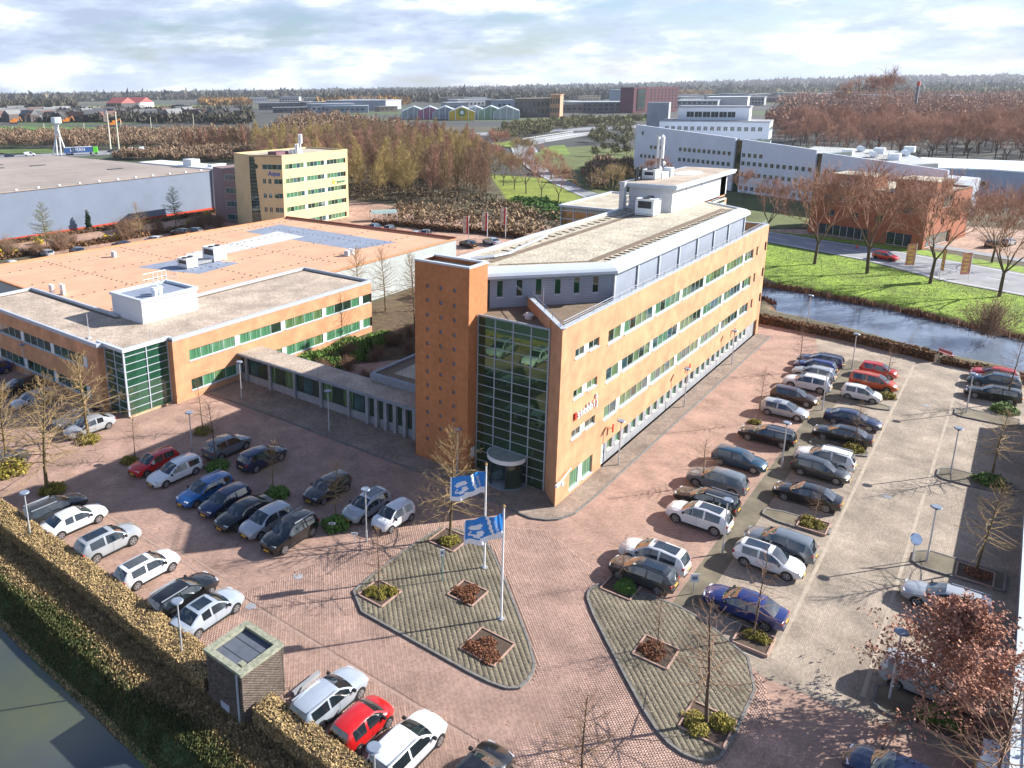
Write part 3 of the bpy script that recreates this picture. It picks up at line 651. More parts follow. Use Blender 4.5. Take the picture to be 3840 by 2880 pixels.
# decks, top floor
mb = MB(); mb.poly([(x, y, 13.74) for x, y in [(.36, .36), (55.4, .36), (55.4, 14.1), (3.2, 14.1), (3.2, 8.6), (1.75, 8.5), (1.75, 1.9)]]); part('deck', mb, M_felt, ob)
C0, C1 = np.array((12.45, 1.68)), np.array((4.3, 9.1)); dv = (C1 - C0) / np.linalg.norm(C1 - C0); inn = np.array([-dv[1], dv[0]]) * -1
inn = inn if inn[0] + inn[1] > 0 else -inn
Ln = float(np.linalg.norm(C1 - C0)); wu = [1.32 + 1.705 * k for k in range(6)]
mb = MB(); pops = [(u, u + .56, 14.62, 16.16) for u in wu]
wall(mb, C0, dv, inn, 0, Ln, 13.72, 16.9, pops, .14); wall(mb, (12.45, 1.68), X, Y, 0, 38.2, 13.72, 16.9)
e0, e1 = np.array((50.65, 1.68)), np.array((54.4, 6.9)); de = (e1 - e0) / np.linalg.norm(e1 - e0); wall(mb, e0, de, np.array([-de[1], de[0]]), 0, float(np.linalg.norm(e1 - e0)), 13.72, 16.9)
ph = part('top_floor', mb, M_grey, ob)
for a, b, c, d in pops: window(ob, C0, dv, inn, a, b, c, d, 1, .04, [M_glassA, M_green_glass], fm=M_sill, bar=.07, sill=M_sill)
mb = MB()
for s_ in (12.55, 17.6, 22.8, 28.2, 33.6, 39.0, 44.3, 50.5): mb.box(s_ - .16, s_ + .16, 1.54, 1.675, 13.74, 16.7)
part('pilaster', mb, M_sill, ob)
# pale rounded cornice round the top floor roof
lip = [(3.2, 9.15), (11.95, 1.12), (51.0, 1.12), (55.1, 6.9)]; inner = [(3.2, 11.2), (12.35, 2.42), (50.35, 2.42), (53.8, 7.3)]
mb = MB()
for i in range(3):
    a, b, c, d = map(np.array, (lip[i], lip[i + 1], inner[i + 1], inner[i]))
    prof = [(0, 16.42), (0, 16.66), (.12, 16.88), (.38, 17.06), (.72, 17.18), (1.0, 17.2), (1.0, 17.0)]
    for k in range(len(prof) - 1):
        f0, z0_ = prof[k]; f1, z1_ = prof[k + 1]; p = lambda f, q0, q1: q0 * (1 - f) + q1 * f
        mb.quad((*p(f0, a, d), z0_), (*p(f0, b, c), z0_), (*p(f1, b, c), z1_), (*p(f1, a, d), z1_))
    g0, g1 = a + (d - a) * .45, b + (c - b) * .45; mb.quad((*a, 16.42), (*b, 16.42), (*g1, 16.42), (*g0, 16.42))
part('cornice', mb, M_cornice, ob, smooth=True)
mb = MB(); mb.poly([(x, y, 17.02) for x, y in [(3.25, 11.1), (12.3, 2.35), (50.4, 2.35), (54.2, 7.2), (54.2, 13.6), (3.25, 13.6)]]); part('gravel_roof', mb, M_gravel, ob)
mb = MB()
mb.bar((12.9, 3.9), (49.6, 3.9), .75, 17.03, 17.05); mb.bar((7.0, 10.9), (41.5, 11.1), .75, 17.03, 17.05); mb.bar((6.6, 9.6), (12.9, 3.6), .3, 17.03, 17.055)
part('felt_walkway', mb, M_felt, ob)
for k in range(34):
    s_ = 14 + k * 1.06; mb = MB(); mb.box(s_ - .05, s_ + .05, 2.55, 3.35, 17.03, 17.10); part('roof_batten', mb, M_felt, ob)
for k in range(20):
    s_ = 12 + k * 1.5; mb = MB(); mb.box(s_ - .05, s_ + .05, 11.9, 12.7, 17.03, 17.10); part('roof_batten', mb, M_felt, ob)
mb = MB(); mb.box(3.2, 54.2, 13.55, 13.85, 16.6, 17.3); part('roof_edge', mb, M_cornice, ob)
pth = [(4.2, 13.2), (6.4, 12.6), (8.4, 11.4), (10.5, 11.0), (14, 11.6), (20, 12.4)]; mb = MB()
for i in range(5): mb.tube((*pth[i], 17.22), (*pth[i + 1], 17.22), .16, n=10)
part('roof_duct', mb, M_alu, ob, smooth=True)
# railing on the parapet
rl = MB()
for k in range(23): rl.tube((.6 + k * 2.48, .22, 14.7), (.6 + k * 2.48, .22, 15.15), .022, n=6)
rl.tube((.5, .22, 15.15), (55.3, .22, 15.15), .03, n=6); rl.tube((.5, .22, 14.95), (55.3, .22, 14.95), .02, n=6)
for k in range(5): rl.tube((.5 + k * 1.5, .42 + k * 1.5, 14.7), (.5 + k * 1.5, .42 + k * 1.5, 15.15), .022, n=6)
rl.tube((.5, .42, 15.15), (6.6, 6.5, 15.15), .03, n=6); part('railing', rl, M_lampblue, ob)
# rooftop domes on the low deck
for (px, py, r_) in ((1.9, 1.3, .42), (3.6, 4.9, .4)):
    mb = MB(); mb.tube((px, py, 13.74), (px, py, 14.05), r_ * .8, n=14); mb.tube((px, py, 14.05), (px, py, 14.25), r_ * 1.15, r_ * .5, n=14); tag(part('roof_vent', mb, mat('pinkish_vent', (.55, .47, .45), .6), None), 'squat round vent cowl on the deck %s' % ('at the sharp front corner of the orange office' if px < 2 else 'above the glass entrance wall'), 'vent')
mb = MB(); mb.tube((6.9, 5.4, 13.74), (6.9, 5.4, 15.6), .03, n=6); tag(part('roof_pole', mb, M_alu, None), 'thin grey pole standing on the deck before the slatted top floor', 'pole')
# plant room and end core
pr = thing('plant_room', 'white and grey box with overhanging flat roof on top of the orange office', 'plant room', (42.6, 7.8, 17.02))
mb = MB(); mb.box(42.8, 63.8, 8.0, 13.4, 17.02, 19.9); part('wall', mb, mat('pale_sheet', (.60, .62, .66), .6, var=.05, scale=.4), pr)
mb = MB(); mb.box(41.9, 65.0, 7.3, 14.3, 19.9, 20.15); mb.box(41.8, 65.1, 7.2, 14.4, 20.15, 20.42); part('roof', mb, M_cornice, pr)
mb = MB(); mb.box(42.2, 64.7, 7.6, 14.0, 20.40, 20.44); part('gravel_roof', mb, M_gravel2, pr)
mb = MB(); mb.prism([(56 + 3.0 * math.cos(a), 10.8 + 1.6 * math.sin(a)) for a in np.linspace(0, 2 * math.pi, 21)[:-1]], 20.44, 20.5); part('pale_patch', mb, M_panel, pr)
for s_ in (47.5, 53): 
    mb = MB(); mb.box(s_ - .03, s_ + .03, 7.97, 8.0, 17.05, 19.85); part('sheet_joint', mb, M_dark, pr)
ec = thing('end_core', 'orange brick stair core with white louvres at the far end of the long office', 'building', (56, 7.5, 0))
mb = MB(); mb.box(55.9, 63, 7.6, 14, 0, 16.6); mb.box(61, 63.4, 8.0, 9.2, 16.6, 19.9); part('wall', mb, M_orange, ec)
mb = MB()
for k in range(5): mb.box(56.2, 61.5, 7.25, 7.55, 14.2 + k * .62, 14.32 + k * .62)
part('louvre', mb, M_white, ec)
mb = MB(); mb.box(56.3, 61.4, 7.4, 7.58, 13.6, 17.0); part('glazing', mb, M_glassA, ec)
# antenna cluster and chillers
def ac_unit(nm, label, cat, x0, x1, y0, y1, z0, z1, fan='side', group=None):
    t = thing(nm, label, cat, ((x0 + x1) / 2, (y0 + y1) / 2, z0), group=group)
    mb = MB(); w_ = .09
    for a in (x0, x1 - w_):
        for b in (y0, y1 - w_): mb.box(a, a + w_, b, b + w_, z0, z1)
    for zz in (z0 + .1, z1 - .12): mb.box(x0, x1, y0, y0 + w_, zz, zz + .1); mb.box(x0, x1, y1 - w_, y1, zz, zz + .1); mb.box(x0, x0 + w_, y0, y1, zz, zz + .1); mb.box(x1 - w_, x1, y0, y1, zz, zz + .1)
    part('frame', mb, M_white, t)
    mb = MB(); mb.box(x0 + .06, x1 - .06, y0 + .06, y1 - .06, z0 + .25, z1 - .05); part('casing', mb, M_panel, t)
    mb = MB(); mb.box(x0 + .02, x0 + .055, y0 + .3, y1 - .3, z0 + (z1 - z0) * .45, z1 - .3); part('grille', mb, M_dark, t)
    mb = MB(); k = max(1, int((x1 - x0) / .9))
    for i in range(k): mb.tube((x0 + (i + .5) * (x1 - x0) / k, (y0 + y1) / 2, z1 - .05), (x0 + (i + .5) * (x1 - x0) / k, (y0 + y1) / 2, z1 + .12), min(.42, (y1 - y0) * .4), n=14)
    part('fan', mb, M_dark, t); return t
ac_unit('chiller', 'white framed chiller with a dark grille standing on the gravel roof of the tall office', 'chiller', 38.6, 40.9, 8.6, 10.8, 17.04, 19.1)
for i, (px, py, hh) in enumerate([(43.6, 13.0, 1.6), (44.4, 13.1, 1.7), (45.0, 12.9, 1.6)]):
    mb = MB(); mb.tube((px, py, 20.44), (px, py, 20.44 + hh), .12, n=8); tag(part('flue_pipe', mb, M_dark, None), 'thin dark flue pipe in a row of three on the plant room roof', 'flue', 'dark flues on the plant room roof')
ac_unit('air_handler', 'low pale cooling box on the plant room roof next to the dark flues', 'cooling unit', 46.0, 48.2, 11.5, 13.2, 20.44, 21.7)
an = thing('antenna_mast', 'white panel antenna mast with dishes on the plant room roof', 'antenna', (49.2, 12.2, 20.44))
mb = MB(); mb.tube((49.2, 12.2, 20.44), (49.2, 12.2, 25.4), .09, n=8); mb.tube((48.6, 12.5, 20.44), (48.6, 12.5, 25.9), .05, n=6); part('pole', mb, M_steel, an)
mb = MB()
for a in (0, 2.1, 4.2): mb.box(49.2 + .34 * math.cos(a) - .16, 49.2 + .34 * math.cos(a) + .16, 12.2 + .34 * math.sin(a) - .12, 12.2 + .34 * math.sin(a) + .12, 22.9, 25.6)
part('panel_antenna', mb, M_white, an)
for (dx, dz) in ((-.5, 21.6), (.55, 22.2), (-.45, 25.6)):
    mb = MB(); mb.tube((49.2 + dx, 11.9, dz), (49.2 + dx, 11.7, dz), .3, .05, n=12); part('dish', mb, M_white, an)
mb = MB(); mb.box(48.2, 50.4, 11.4, 12.6, 20.44, 21.2); mb.box(50.6, 51.6, 11.2, 12.2, 20.44, 21.6); part('equipment_cabinet', mb, M_panel, an)
fl = thing('ladder_cage', 'pale tubular ladder frame at the grey end of the plant room', 'frame', (42.2, 12.6, 17.02))
mb = MB()
for y_ in (11.6, 12.4, 13.2):
    for x_ in (40.6, 41.6, 42.4): mb.tube((x_, y_, 17.02), (x_, y_, 18.7), .035, n=6)
for zz in (17.6, 18.15, 18.7):
    for y_ in (11.6, 12.4, 13.2): mb.tube((40.6, y_, zz), (42.4, y_, zz), .03, n=6)
    for x_ in (40.6, 41.6, 42.4): mb.tube((x_, 11.6, zz), (x_, 13.2, zz), .03, n=6)
mb.box(41.0, 41.7, 13.3, 13.9, 17.02, 20.6); part('rails', mb, M_steel, fl)
# back wing
bw = thing('rear_wing', 'lower glazed office wing with gravel roof behind the tall orange office', 'office', (61, 14, 0))
mb = MB(); mb.box(61, 80, 14.2, 32, 0, 13.5); part('wall', mb, M_glassA, bw)
mb = MB()
for k in range(9): mb.box(60.9, 61.0, 14.2 + k * 2.22 - .06, 14.2 + k * 2.22 + .06, 0, 13.6)
for k in range(10): mb.box(60.92, 61.0, 14.2, 32, 1.2 + k * 1.3, 1.32 + k * 1.3)
part('glazing_bars', mb, M_cornice, bw)
mb = MB(); ring(mb, [(60.7, 14.2), (80.2, 14.2), (80.2, 32.3), (60.7, 32.3)], .4, 13.5, 13.85); part('parapet', mb, M_cornice, bw)
mb = MB(); mb.poly([(61, 14.3, 13.6), (80, 14.3, 13.6), (80, 32, 13.6), (61, 32, 13.6)]); part('gravel_roof', mb, M_gravel, bw)
# white wall sign: letters on the facade
def glyphs(name, c):
    tmp = bpy.data.objects.new(name, c); COL.objects.link(tmp); dg = bpy.context.evaluated_depsgraph_get(); dg.update(); me = bpy.data.meshes.new_from_object(tmp.evaluated_get(dg)); bpy.data.objects.remove(tmp); return link(name, me)
def text(body, size, loc, U, m, parent=None, ext=.05, name='lettering', align='CENTER', tilt=0.0):
    c = bpy.data.curves.new(name, 'FONT'); c.body = body; c.size = size; c.extrude = ext; c.align_x = align; c.align_y = 'CENTER'; c.materials.append(m)
    o = glyphs(name, c); ux, uy = U; ct, st = math.cos(tilt), math.sin(tilt)
    u = np.array([ux * ct, uy * ct, st]); v = np.array([-ux * st, -uy * st, ct]); nn = np.cross(u, v)
    Mx = Matrix(((u[0], v[0], nn[0], loc[0]), (u[1], v[1], nn[1], loc[1]), (u[2], v[2], nn[2], loc[2]), (0, 0, 0, 1)))
    if parent is not None:
        b = np.zeros(3); p = parent
        while p is not None: b += np.array(p.location); p = p.parent
        o.parent = parent; Mx.translation = Vector(np.array(loc) - b)
    o.matrix_basis = Mx; return o
sg = thing('company_sign', 'white raised company letters with a small red mark on the orange wall', 'sign', (4.6, -.06, 6.9))
for i, ch in enumerate('snobbij'):
    text(ch, 1.0, (3.15 + i * .55, -.1, 6.86), (1, 0), M_white, sg, .06, 'letter')
mb = MB(); mb.prism([(2.55, -.14), (2.8, -.14), (2.8, -.05), (2.55, -.05)], 6.55, 7.15); part('red_mark', mb, M_red, sg)
text('&', .5, (6.35, -.1, 7.42), (1, 0), M_white, sg, .06, 'letter')
for i, s_ in enumerate((9.6, 28.6, 44.0)):
    mb = MB(); mb.box(s_ - .12, s_ + .12, -.35, -.28, 3.0, 3.75); mb.box(s_ - .02, s_ + .02, -.28, .0, 3.3, 3.36); tag(part('wall_banner', mb, M_red, None), 'small slim red wall plate above the ground floor windows, %s along the sunny facade' % ('first', 'second', 'third')[i], 'plate', 'red plates on the facade')
cm = thing('camera_arm', 'white camera arm on the sharp front corner of the orange office', 'camera', (.2, -.1, 2.2))
mb = MB(); mb.tube((.15, 0, 2.2), (.15, -.35, 2.25), .05, n=8); mb.tube((.15, -.3, 2.25), (1.9, -.3, 2.75), .05, n=8); part('arm', mb, M_white, cm)
mb = MB(); mb.box(-.6, 0, -.42, -.25, 2.15, 2.32); mb.box(.1, .4, -.5, -.25, 2.0, 2.3); part('camera_head', mb, M_white, cm)

# ------------------------------------------------------------------ two-storey office, left
lo = thing('low_office', 'two-storey orange brick office with green glass corner and gravel roof', 'office', (-5.9, 41.1, 0))
zb = [(.86, 2.12), (4.2, 5.42)]; pn = [2.55 + 6.93 * k for k in range(4)]
mb = MB(); wall(mb, (0, 41.1), X, Y, -5.9, 25.4, 0, 7.2, [(-3.94, 25.2, a, b) for a, b in zb], .25)
wall(mb, (-5.9, 41.1), Y, X, 0, 1.0, 0, 7.0); wall(mb, (25.4, 41.1), Y, mX, 0, 12.8, 0, 7.2, [(0, .9, a, b) for a, b in zb], .2); wall(mb, (25.4, 53.9), mX, mY, 0, 29.8, 6, 7.2)
wall(mb, (-11.75, 74.3), mY, X, 0, 28.8, 0, 7.2, [(2.5, 26.6, a, b) for a, b in zb], .25); wall(mb, (-11.75, 45.5), X, Y, 0, .8, 0, 7.0); wall(mb, (-11.75, 74.3), X, mY, 0, 7.4, 0, 7.2); wall(mb, (-4.35, 53.9), Y, mX, 0, 20.4, 6, 7.2)
part('wall', mb, M_orange, lo)
for a, b in zb:
    ed = [-3.94] + [p for q in pn for p in (q - .34, q + .34)] + [25.2]
    for i in range(0, len(ed), 2): window(lo, (0, 41.1), X, Y, ed[i], ed[i + 1], a, b, max(1, round((ed[i + 1] - ed[i]) / 1.55)), .08, [M_curtA, M_curtA, M_curtA, M_curtB, M_glassA], sill=M_sill)
    for q in pn: mb = MB(); mb.box(q - .335, q + .335, 41.15, 41.3, a, b); part('white_panel', mb, M_panel, lo)
    pq = [5.2 + 6.93 * k for k in range(4)]; ed = [2.5] + [p for q in pq for p in (q - .34, q + .34)] + [26.6]
    for i in range(0, len(ed), 2): window(lo, (-11.75, 74.3), mY, X, ed[i], ed[i + 1], a, b, max(1, round((ed[i + 1] - ed[i]) / 1.55)), .08, [M_glassA, M_glassB, M_glassA, M_green_glass], sill=M_sill)
    for q in pq: mb = MB(); mb.box(-11.7, -11.58, 74.3 - q - .335, 74.3 - q + .335, a, b); part('white_panel', mb, M_panel, lo)
    window(lo, (25.4, 41.1), Y, mX, .05, .88, a, b, 1, .1, [M_curtA])
mb = MB(); mb.poly([(x, y, 6.9) for x, y in [(-11.6, 45.6), (-10.9, 42.1), (-5.9, 42), (-5.8, 41.3), (25.3, 41.3), (25.3, 53.8), (-4.4, 53.8), (-4.4, 74.2), (-11.6, 74.2)]]); part('gravel_roof', mb, M_gravel2, lo)
rp = [(-11.8, 45.5), (-11.0, 45.4), (-11.05, 41.95), (-5.9, 41.95), (-5.9, 41.05), (25.45, 41.05), (25.45, 53.95), (-4.3, 53.95), (-4.3, 74.35), (-11.8, 74.35)]
mb = MB(); ring(mb, rp, .3, 6.86, 7.26); part('coping', mb, M_sill, lo)
rp2 = [(-11.5, 45.8), (-10.7, 45.7), (-10.7, 42.3), (-5.6, 42.3), (-5.6, 41.35), (25.15, 41.35), (25.15, 53.6), (-4.6, 53.6), (-4.6, 74.05), (-11.5, 74.05)]
mb = MB(); ring(mb, rp2, .45, 6.88, 6.93); part('felt_margin', mb, M_felt, lo)
# glass corner
gc = thing('glass_corner', 'two-storey bright green glazed corner with white bars on the low orange office', 'glass facade', (-11, 42, 0))
mb = MB()
for s_ in (-11.0, -8.45, -5.95): mb.box(s_ - .05, s_ + .05, 41.92, 42.0, 0, 6.95)
for t_ in (43.6, 45.45): mb.box(-11.08, -11.0, t_ - .04, t_ + .04, 0, 6.95)
for k in range(1, 9): mb.box(-10.95, -5.95, 41.94, 42.0, k * .80 - .03, k * .80 + .03); mb.box(-11.06, -11.0, 42.05, 45.4, k * .80 - .03, k * .80 + .03)
mb.box(-11.1, -10.92, 41.9, 42.06, 0, 7.1); part('glazing_bars', mb, M_sill, gc)
mb = MB(); mb.box(-11.2, -5.6, 41.75, 42.05, 6.95, 7.3); mb.box(-11.2, -10.95, 42.05, 46.6, 6.95, 7.3); part('fascia', mb, M_cornice, gc)
for k in range(9):
    h_ = .74 if k < 8 else .5
    for a, b in ((-10.92, -8.5), (-8.4, -6.0)): link('pane', pane_mesh(b - a, h_, (1, 0), M_green_glass), gc, (a + 11, .0, k * .8 + .03))
    for a, b in ((42.1, 43.56), (43.64, 45.41)): link('pane', pane_mesh(b - a, h_, (0, 1), M_green_glass), gc, (.015, a - 42, k * .8 + .03))
mb = MB(); mb.box(-11.1, -5.9, 41.7, 42.0, 0, .12); part('plinth', mb, mat('sandstone_plinth', (.5, .36, .22), .9), gc)
pb = thing('roof_plant_box', 'white sheet metal plant box on the gravel roof of the low office', 'plant box', (-4.2, 48.9, 6.9))
mb = MB(); mb.box(-4.2, 3.2, 48.9, 55.0, 6.9, 9.35); part('wall', mb, mat('pale_sheet', (.60, .62, .66)), pb)
mb = MB(); ring(mb, [(-4.35, 48.75), (3.35, 48.75), (3.35, 55.15), (-4.35, 55.15)], .4, 9.35, 9.68); part('coping', mb, M_cornice, pb)
mb = MB(); mb.box(-4, 3, 49.1, 54.8, 9.34, 9.38); part('felt_roof', mb, M_bluefelt, pb)
for i, (px, py) in enumerate(((-1.6, 50.2), (-.7, 50.6))):
    mb = MB(); mb.tube((px, py, 9.38), (px, py, 10.1), .34, n=12); mb.tube((px, py, 10.1), (px, py, 10.4), .46, .3, n=12); tag(part('roof_cowl', mb, M_panel, None), 'pale round cowl, one of two on the white plant box roof', 'cowl', 'cowls on the plant box')
rl = thing('roof_railing', 'pale tubular safety rail at the rear edge of the white plant box', 'railing', (2, 54.8, 9.4)); mb = MB()
for k in range(4): mb.tube((1.4 + k * .6, 54.9, 9.4), (1.4 + k * .6, 54.9, 10.9), .035, n=6)
for zz in (10.2, 10.9): mb.tube((.0, 54.9, zz), (3.2, 54.9, zz), .035, n=6); mb.tube((3.2, 54.9, zz), (3.2, 52.5, zz), .035, n=6)
part('rails', mb, M_white, rl)
for i, (px, py) in enumerate(((-11.2, 49.0), (-8.0, 42.6))):
    mb = MB(); mb.tube((px + .6, py, 6.9), (px + .6, py, 9.6 - i * 1.2), .035, n=6); mb.box(px + .4, px + .8, py - .2, py + .2, 6.9, 7.05); tag(part('roof_pole', mb, M_steel, None), ('thin white lightning pole on the gravel roof near the brick end', 'short white pole on the roof above the green glass corner')[i], 'pole')
# covered corridor between the offices
co = thing('corridor', 'long single-storey glazed corridor with gravel roof between the two orange offices', 'corridor', (2.8, 41, 0))
mb = MB(); mb.box(2.8, 5.4, 14.3, 41.0, 0, .95); mb.box(2.8, 5.4, 14.3, 41.0, 3.0, 3.1); part('wall', mb, M_concrete, co)
mb = MB(); mb.box(2.3, 5.7, 14.2, 41.05, 3.1, 3.34); part('roof_slab', mb, mat('grey_fascia', (.22, .25, .30), .6), co)
mb = MB(); mb.box(2.42, 5.55, 14.3, 41.0, 3.34, 3.37); part('gravel_roof', mb, M_gravel2, co)
for k in range(13):
    t0_ = 22.4 + k * 1.43; o = window(co, (2.8, t0_), Y, X, 0, 1.40, .97, 2.98, 1, .02, [M_glassA, M_curtB, M_glassB], fm=M_dark, bar=.07)
mb = MB(); mb.box(5.36, 5.40, 22.3, 41, .95, 3.0); part('rear_glazing', mb, M_curtB, co)
for k in range(5):
    mb = MB(); mb.box(2.55, 2.8, 24.2 + k * 3.9, 24.5 + k * 3.9, 0, 3.1); part('column', mb, M_concrete, co)
for k in range(7):
    mb = MB(); mb.box(2.45, 2.8, 21.6 - k * 1.17, 21.98 - k * 1.17, 0, 3.1); part('column', mb, M_concrete, co)
    mb = MB(); mb.box(2.76, 2.86, 20.82 - k * 1.17, 21.58 - k * 1.17, .96, 3.0); part('dark_pane', mb, M_glassA, co)
eb = thing('entrance_block', 'low grey flat-roofed block tucked behind the slim brick tower', 'building', (5.2, 14.3, 0))
mb = MB(); mb.box(5.3, 16, 14.3, 23.6, 0, 3.9); part('wall', mb, M_concrete, eb)
mb = MB(); ring(mb, [(5.2, 14.3), (16.1, 14.3), (16.1, 23.7), (5.2, 23.7)], .35, 3.5, 4.2); part('parapet', mb, mat('grey_fascia', (.22, .25, .30)), eb)
mb = MB(); mb.box(5.5, 15.8, 14.6, 23.4, 3.88, 3.95); part('felt_roof', mb, M_felt, eb); mb = MB(); mb.box(7, 14.5, 16, 22, 3.95, 3.99); part('gravel_roof', mb, M_gravel, eb)

# ------------------------------------------------------------------ low hall with the orange roof
ha = thing('low_hall', 'large single-storey hall with an orange sheet roof and blue patches', 'hall', (-3, 54, 0))
HP = [(-4.2, 54.0), (25.5, 54.0), (25.6, 51.5), (60, 51.5), (58.4, 93.5), (-3.2, 97)]
mb = MB(); mb.prism(HP, 0, 6.0); part('wall', mb, M_greywall, ha)
mb = MB(); mb.prism(HP, 6.0, 6.06); part('roof', mb, M_hallroof, ha)
mb = MB(); ring(mb, HP, .35, 6.0, 6.3); part('roof_edge', mb, mat('orange_edge', (.50, .24, .12), .7), ha)
mb = MB(); mb.bar((60, 51.6), (58.4, 93.4), .3, 6.3, 6.55); part('red_edge', mb, mat('dark_red_edge', (.25, .06, .04), .6), ha)
mb = MB(); mb.poly([(x, y, 6.075) for x, y in [(43.2, 88.2), (52.5, 88.8), (52, 58.5), (43, 60.2)]]); part('blue_felt', mb, M_bluefelt, ha); mb = MB(); mb.poly([(x, y, 6.07) for x, y in [(13.6, 78.2), (22, 77.6), (25, 67.8), (16.6, 66.8)]]); part('blue_felt', mb, M_bluefelt, ha)
mb = MB(); mb.poly([(x, y, 6.085) for x, y in [(23.8, 80.2), (47, 83.6), (46.2, 75.4), (22, 74.6)]]); part('pale_felt', mb, mat('pale_felt', (.50, .50, .48), .8, var=.1, scale=.6), ha)
dots = []
for t_ in (60, 69.5, 80.3, 90.5):
    for k in range(38): dots.append((-1.5 + k * 1.58, t_))
for s_ in (7, 20.5, 34, 48.5):
    for k in range(30): dots.append((s_, 56 + k * 1.3))
dots = np.array([d for d in dots if inpoly(np.array([d]), HP)[0]])
pieces(ha, 'roof_fixing', np.column_stack([dots, np.full(len(dots), 6.06)]), (.10, .10, .07), 0, M_dark, 300, 'roof_fixings')
mb = MB()
for t_ in (60.2, 69.7, 80.5, 90.7): mb.box(-2, 58.5, t_, t_ + .06, 6.06, 6.072)
part('roof_seam', mb, mat('roof_seam', (.42, .20, .10), .7), ha)
ac_unit('chiller', 'large white chiller in the middle of the orange hall roof', 'chiller', 22.8, 25.2, 71.2, 74.1, 6.1, 8.3); ac_unit('cooling_unit', 'smaller white cooling box beside the large chiller on the orange roof', 'cooling unit', 17.3, 19.3, 70.6, 73.0, 6.1, 7.6)
mb = MB(); mb.box(20, 22.5, 71.4, 72.4, 6.2, 6.6); mb.box(19.4, 22.8, 72.7, 73.1, 6.2, 6.45); tag(part('duct_run', mb, M_concrete, None), 'low grey duct run linking the two chillers on the orange roof', 'duct')
for i in range(2):
    t = thing('condenser', 'white twin-fan condenser, %s of the pair at the edge of the orange roof' % ('nearer', 'farther')[i], 'condenser', (-2.6 + i * 1.0, 72.6 - i * .9, 6.06)); b = t.location
    mb = MB(); mb.box(b[0] - .15, b[0] + .15, b[1] - .48, b[1] + .48, 6.1, 7.5); part('casing', mb, M_white, t)
    for zz in (6.45, 7.1): mb = MB(); mb.tube((b[0] - .15, b[1], zz), (b[0] - .19, b[1], zz), .28, n=14); part('fan', mb, M_sill, t)
for i, (px, py) in enumerate(((15.6, 87.9), (38.6, 57.8), (39.9, 58.0))):
    t = thing('condenser', ('white condenser alone near the rear edge of the orange roof', 'white condenser at the right part of the orange roof, first of two', 'white condenser at the right part of the orange roof, second of two')[i], 'condenser', (px, py, 6.06))
    mb = MB(); mb.box(px - .2, px + .2, py - .5, py + .5, 6.1, 7.0); part('casing', mb, M_white, t); mb = MB(); mb.tube((px - .2, py, 6.55), (px - .24, py, 6.55), .3, n=12); part('fan', mb, M_sill, t)

# ------------------------------------------------------------------ brick hut
hu = thing('brick_hut', 'small square brown brick hut with a sunken felt roof by the hedge', 'hut', (-27.7, 3.9, 0))
hx0, hx1, hy0, hy1 = -29.1, -26.25, 2.45, 5.4
mb = MB(); mb.box(hx0 + .03, hx1 - .03, hy0 + .03, hy1 - .03, -.8, 2.78); part('core_wall', mb, M_mortar, hu)
C = []; rz = []
for r_ in range(int(3.7 / .075)):
    zz = -.8 + r_ * .075
    for k in range(14):
        o_ = (r_ % 2) * .105
        x_ = hx0 + .105 + k * .213 + o_ - .05
        if hx0 + .05 < x_ < hx1 - .05: C += [(x_, hy0 + .02, zz)]; rz += [0]
        y_ = hy0 + .105 + k * .213 + o_ - .05
        if hy0 + .05 < y_ < hy1 - .05: C += [(hx0 + .02, y_, zz), (hx1 - .02, y_, zz)]; rz += [math.pi / 2] * 2
Hh = np.tile((.1005, .035, .064), (len(C), 1)); Hh[:, 1] += RNG.normal(0, .003, len(C))
pieces(hu, 'brick', C, Hh, np.array(rz), M_hutbrick, 300, 'brickwork')
mb = MB(); ring(mb, [(hx0 - .07, hy0 - .07), (hx1 + .07, hy0 - .07), (hx1 + .07, hy1 + .07), (hx0 - .07, hy1 + .07)], .38, 2.9, 3.08); part('coping', mb, mat('mossy_coping', (.26, .27, .20), .9, var=.35, scale=5), hu)
mb = MB(); mb.box(hx0 + .3, hx1 - .3, hy0 + .3, hy1 - .3, 2.80, 2.86); part('felt_roof', mb, mat('dark_blue_felt', (.085, .10, .13), .85, var=.2, scale=1.5), hu)
mb = MB(); mb.box(-28.2, -28.17, 2.8, 5.1, 2.86, 2.872); mb.box(-27.3, -27.27, 2.8, 5.1, 2.86, 2.872); part('felt_seam', mb, M_dark, hu)
mb = MB(); mb.box(-28.7, -28.4, 2.85, 3.15, 2.93, 3.12); part('roof_hatch', mb, mat('mossy_coping', (.26, .27, .20)), hu)
mb = MB(); mb.tube((hx0 - .06, 2.75, -.9), (hx0 - .06, 2.75, 2.9), .06, n=8); part('drainpipe', mb, M_sill, hu)
mb = MB(); mb.box(hx0 - .05, hx0 + .01, 3.6, 4.3, .0, .45); part('vent_grille', mb, M_sill, hu)
# ribbed shed along the right edge of the lot
sh = thing('ribbed_shed', 'long low shed with a pale ribbed roof along the edge of the car park', 'shed', (15, -30, 0))
mb = MB(); mb.box(-12, 42, -40, -28.3, 0, 2.7); part('wall', mb, M_lampblue, sh)
mb = MB(); mb.box(-12.3, 42.3, -40.3, -28.1, 2.7, 2.82)
for k in range(24): mb.box(-12.3, 42.3, -40.2 + k * .5, -40.05 + k * .5, 2.82, 2.9)
part('roof', mb, mat('pale_ribbed_roof', (.45, .50, .54), .5, var=.08), sh)
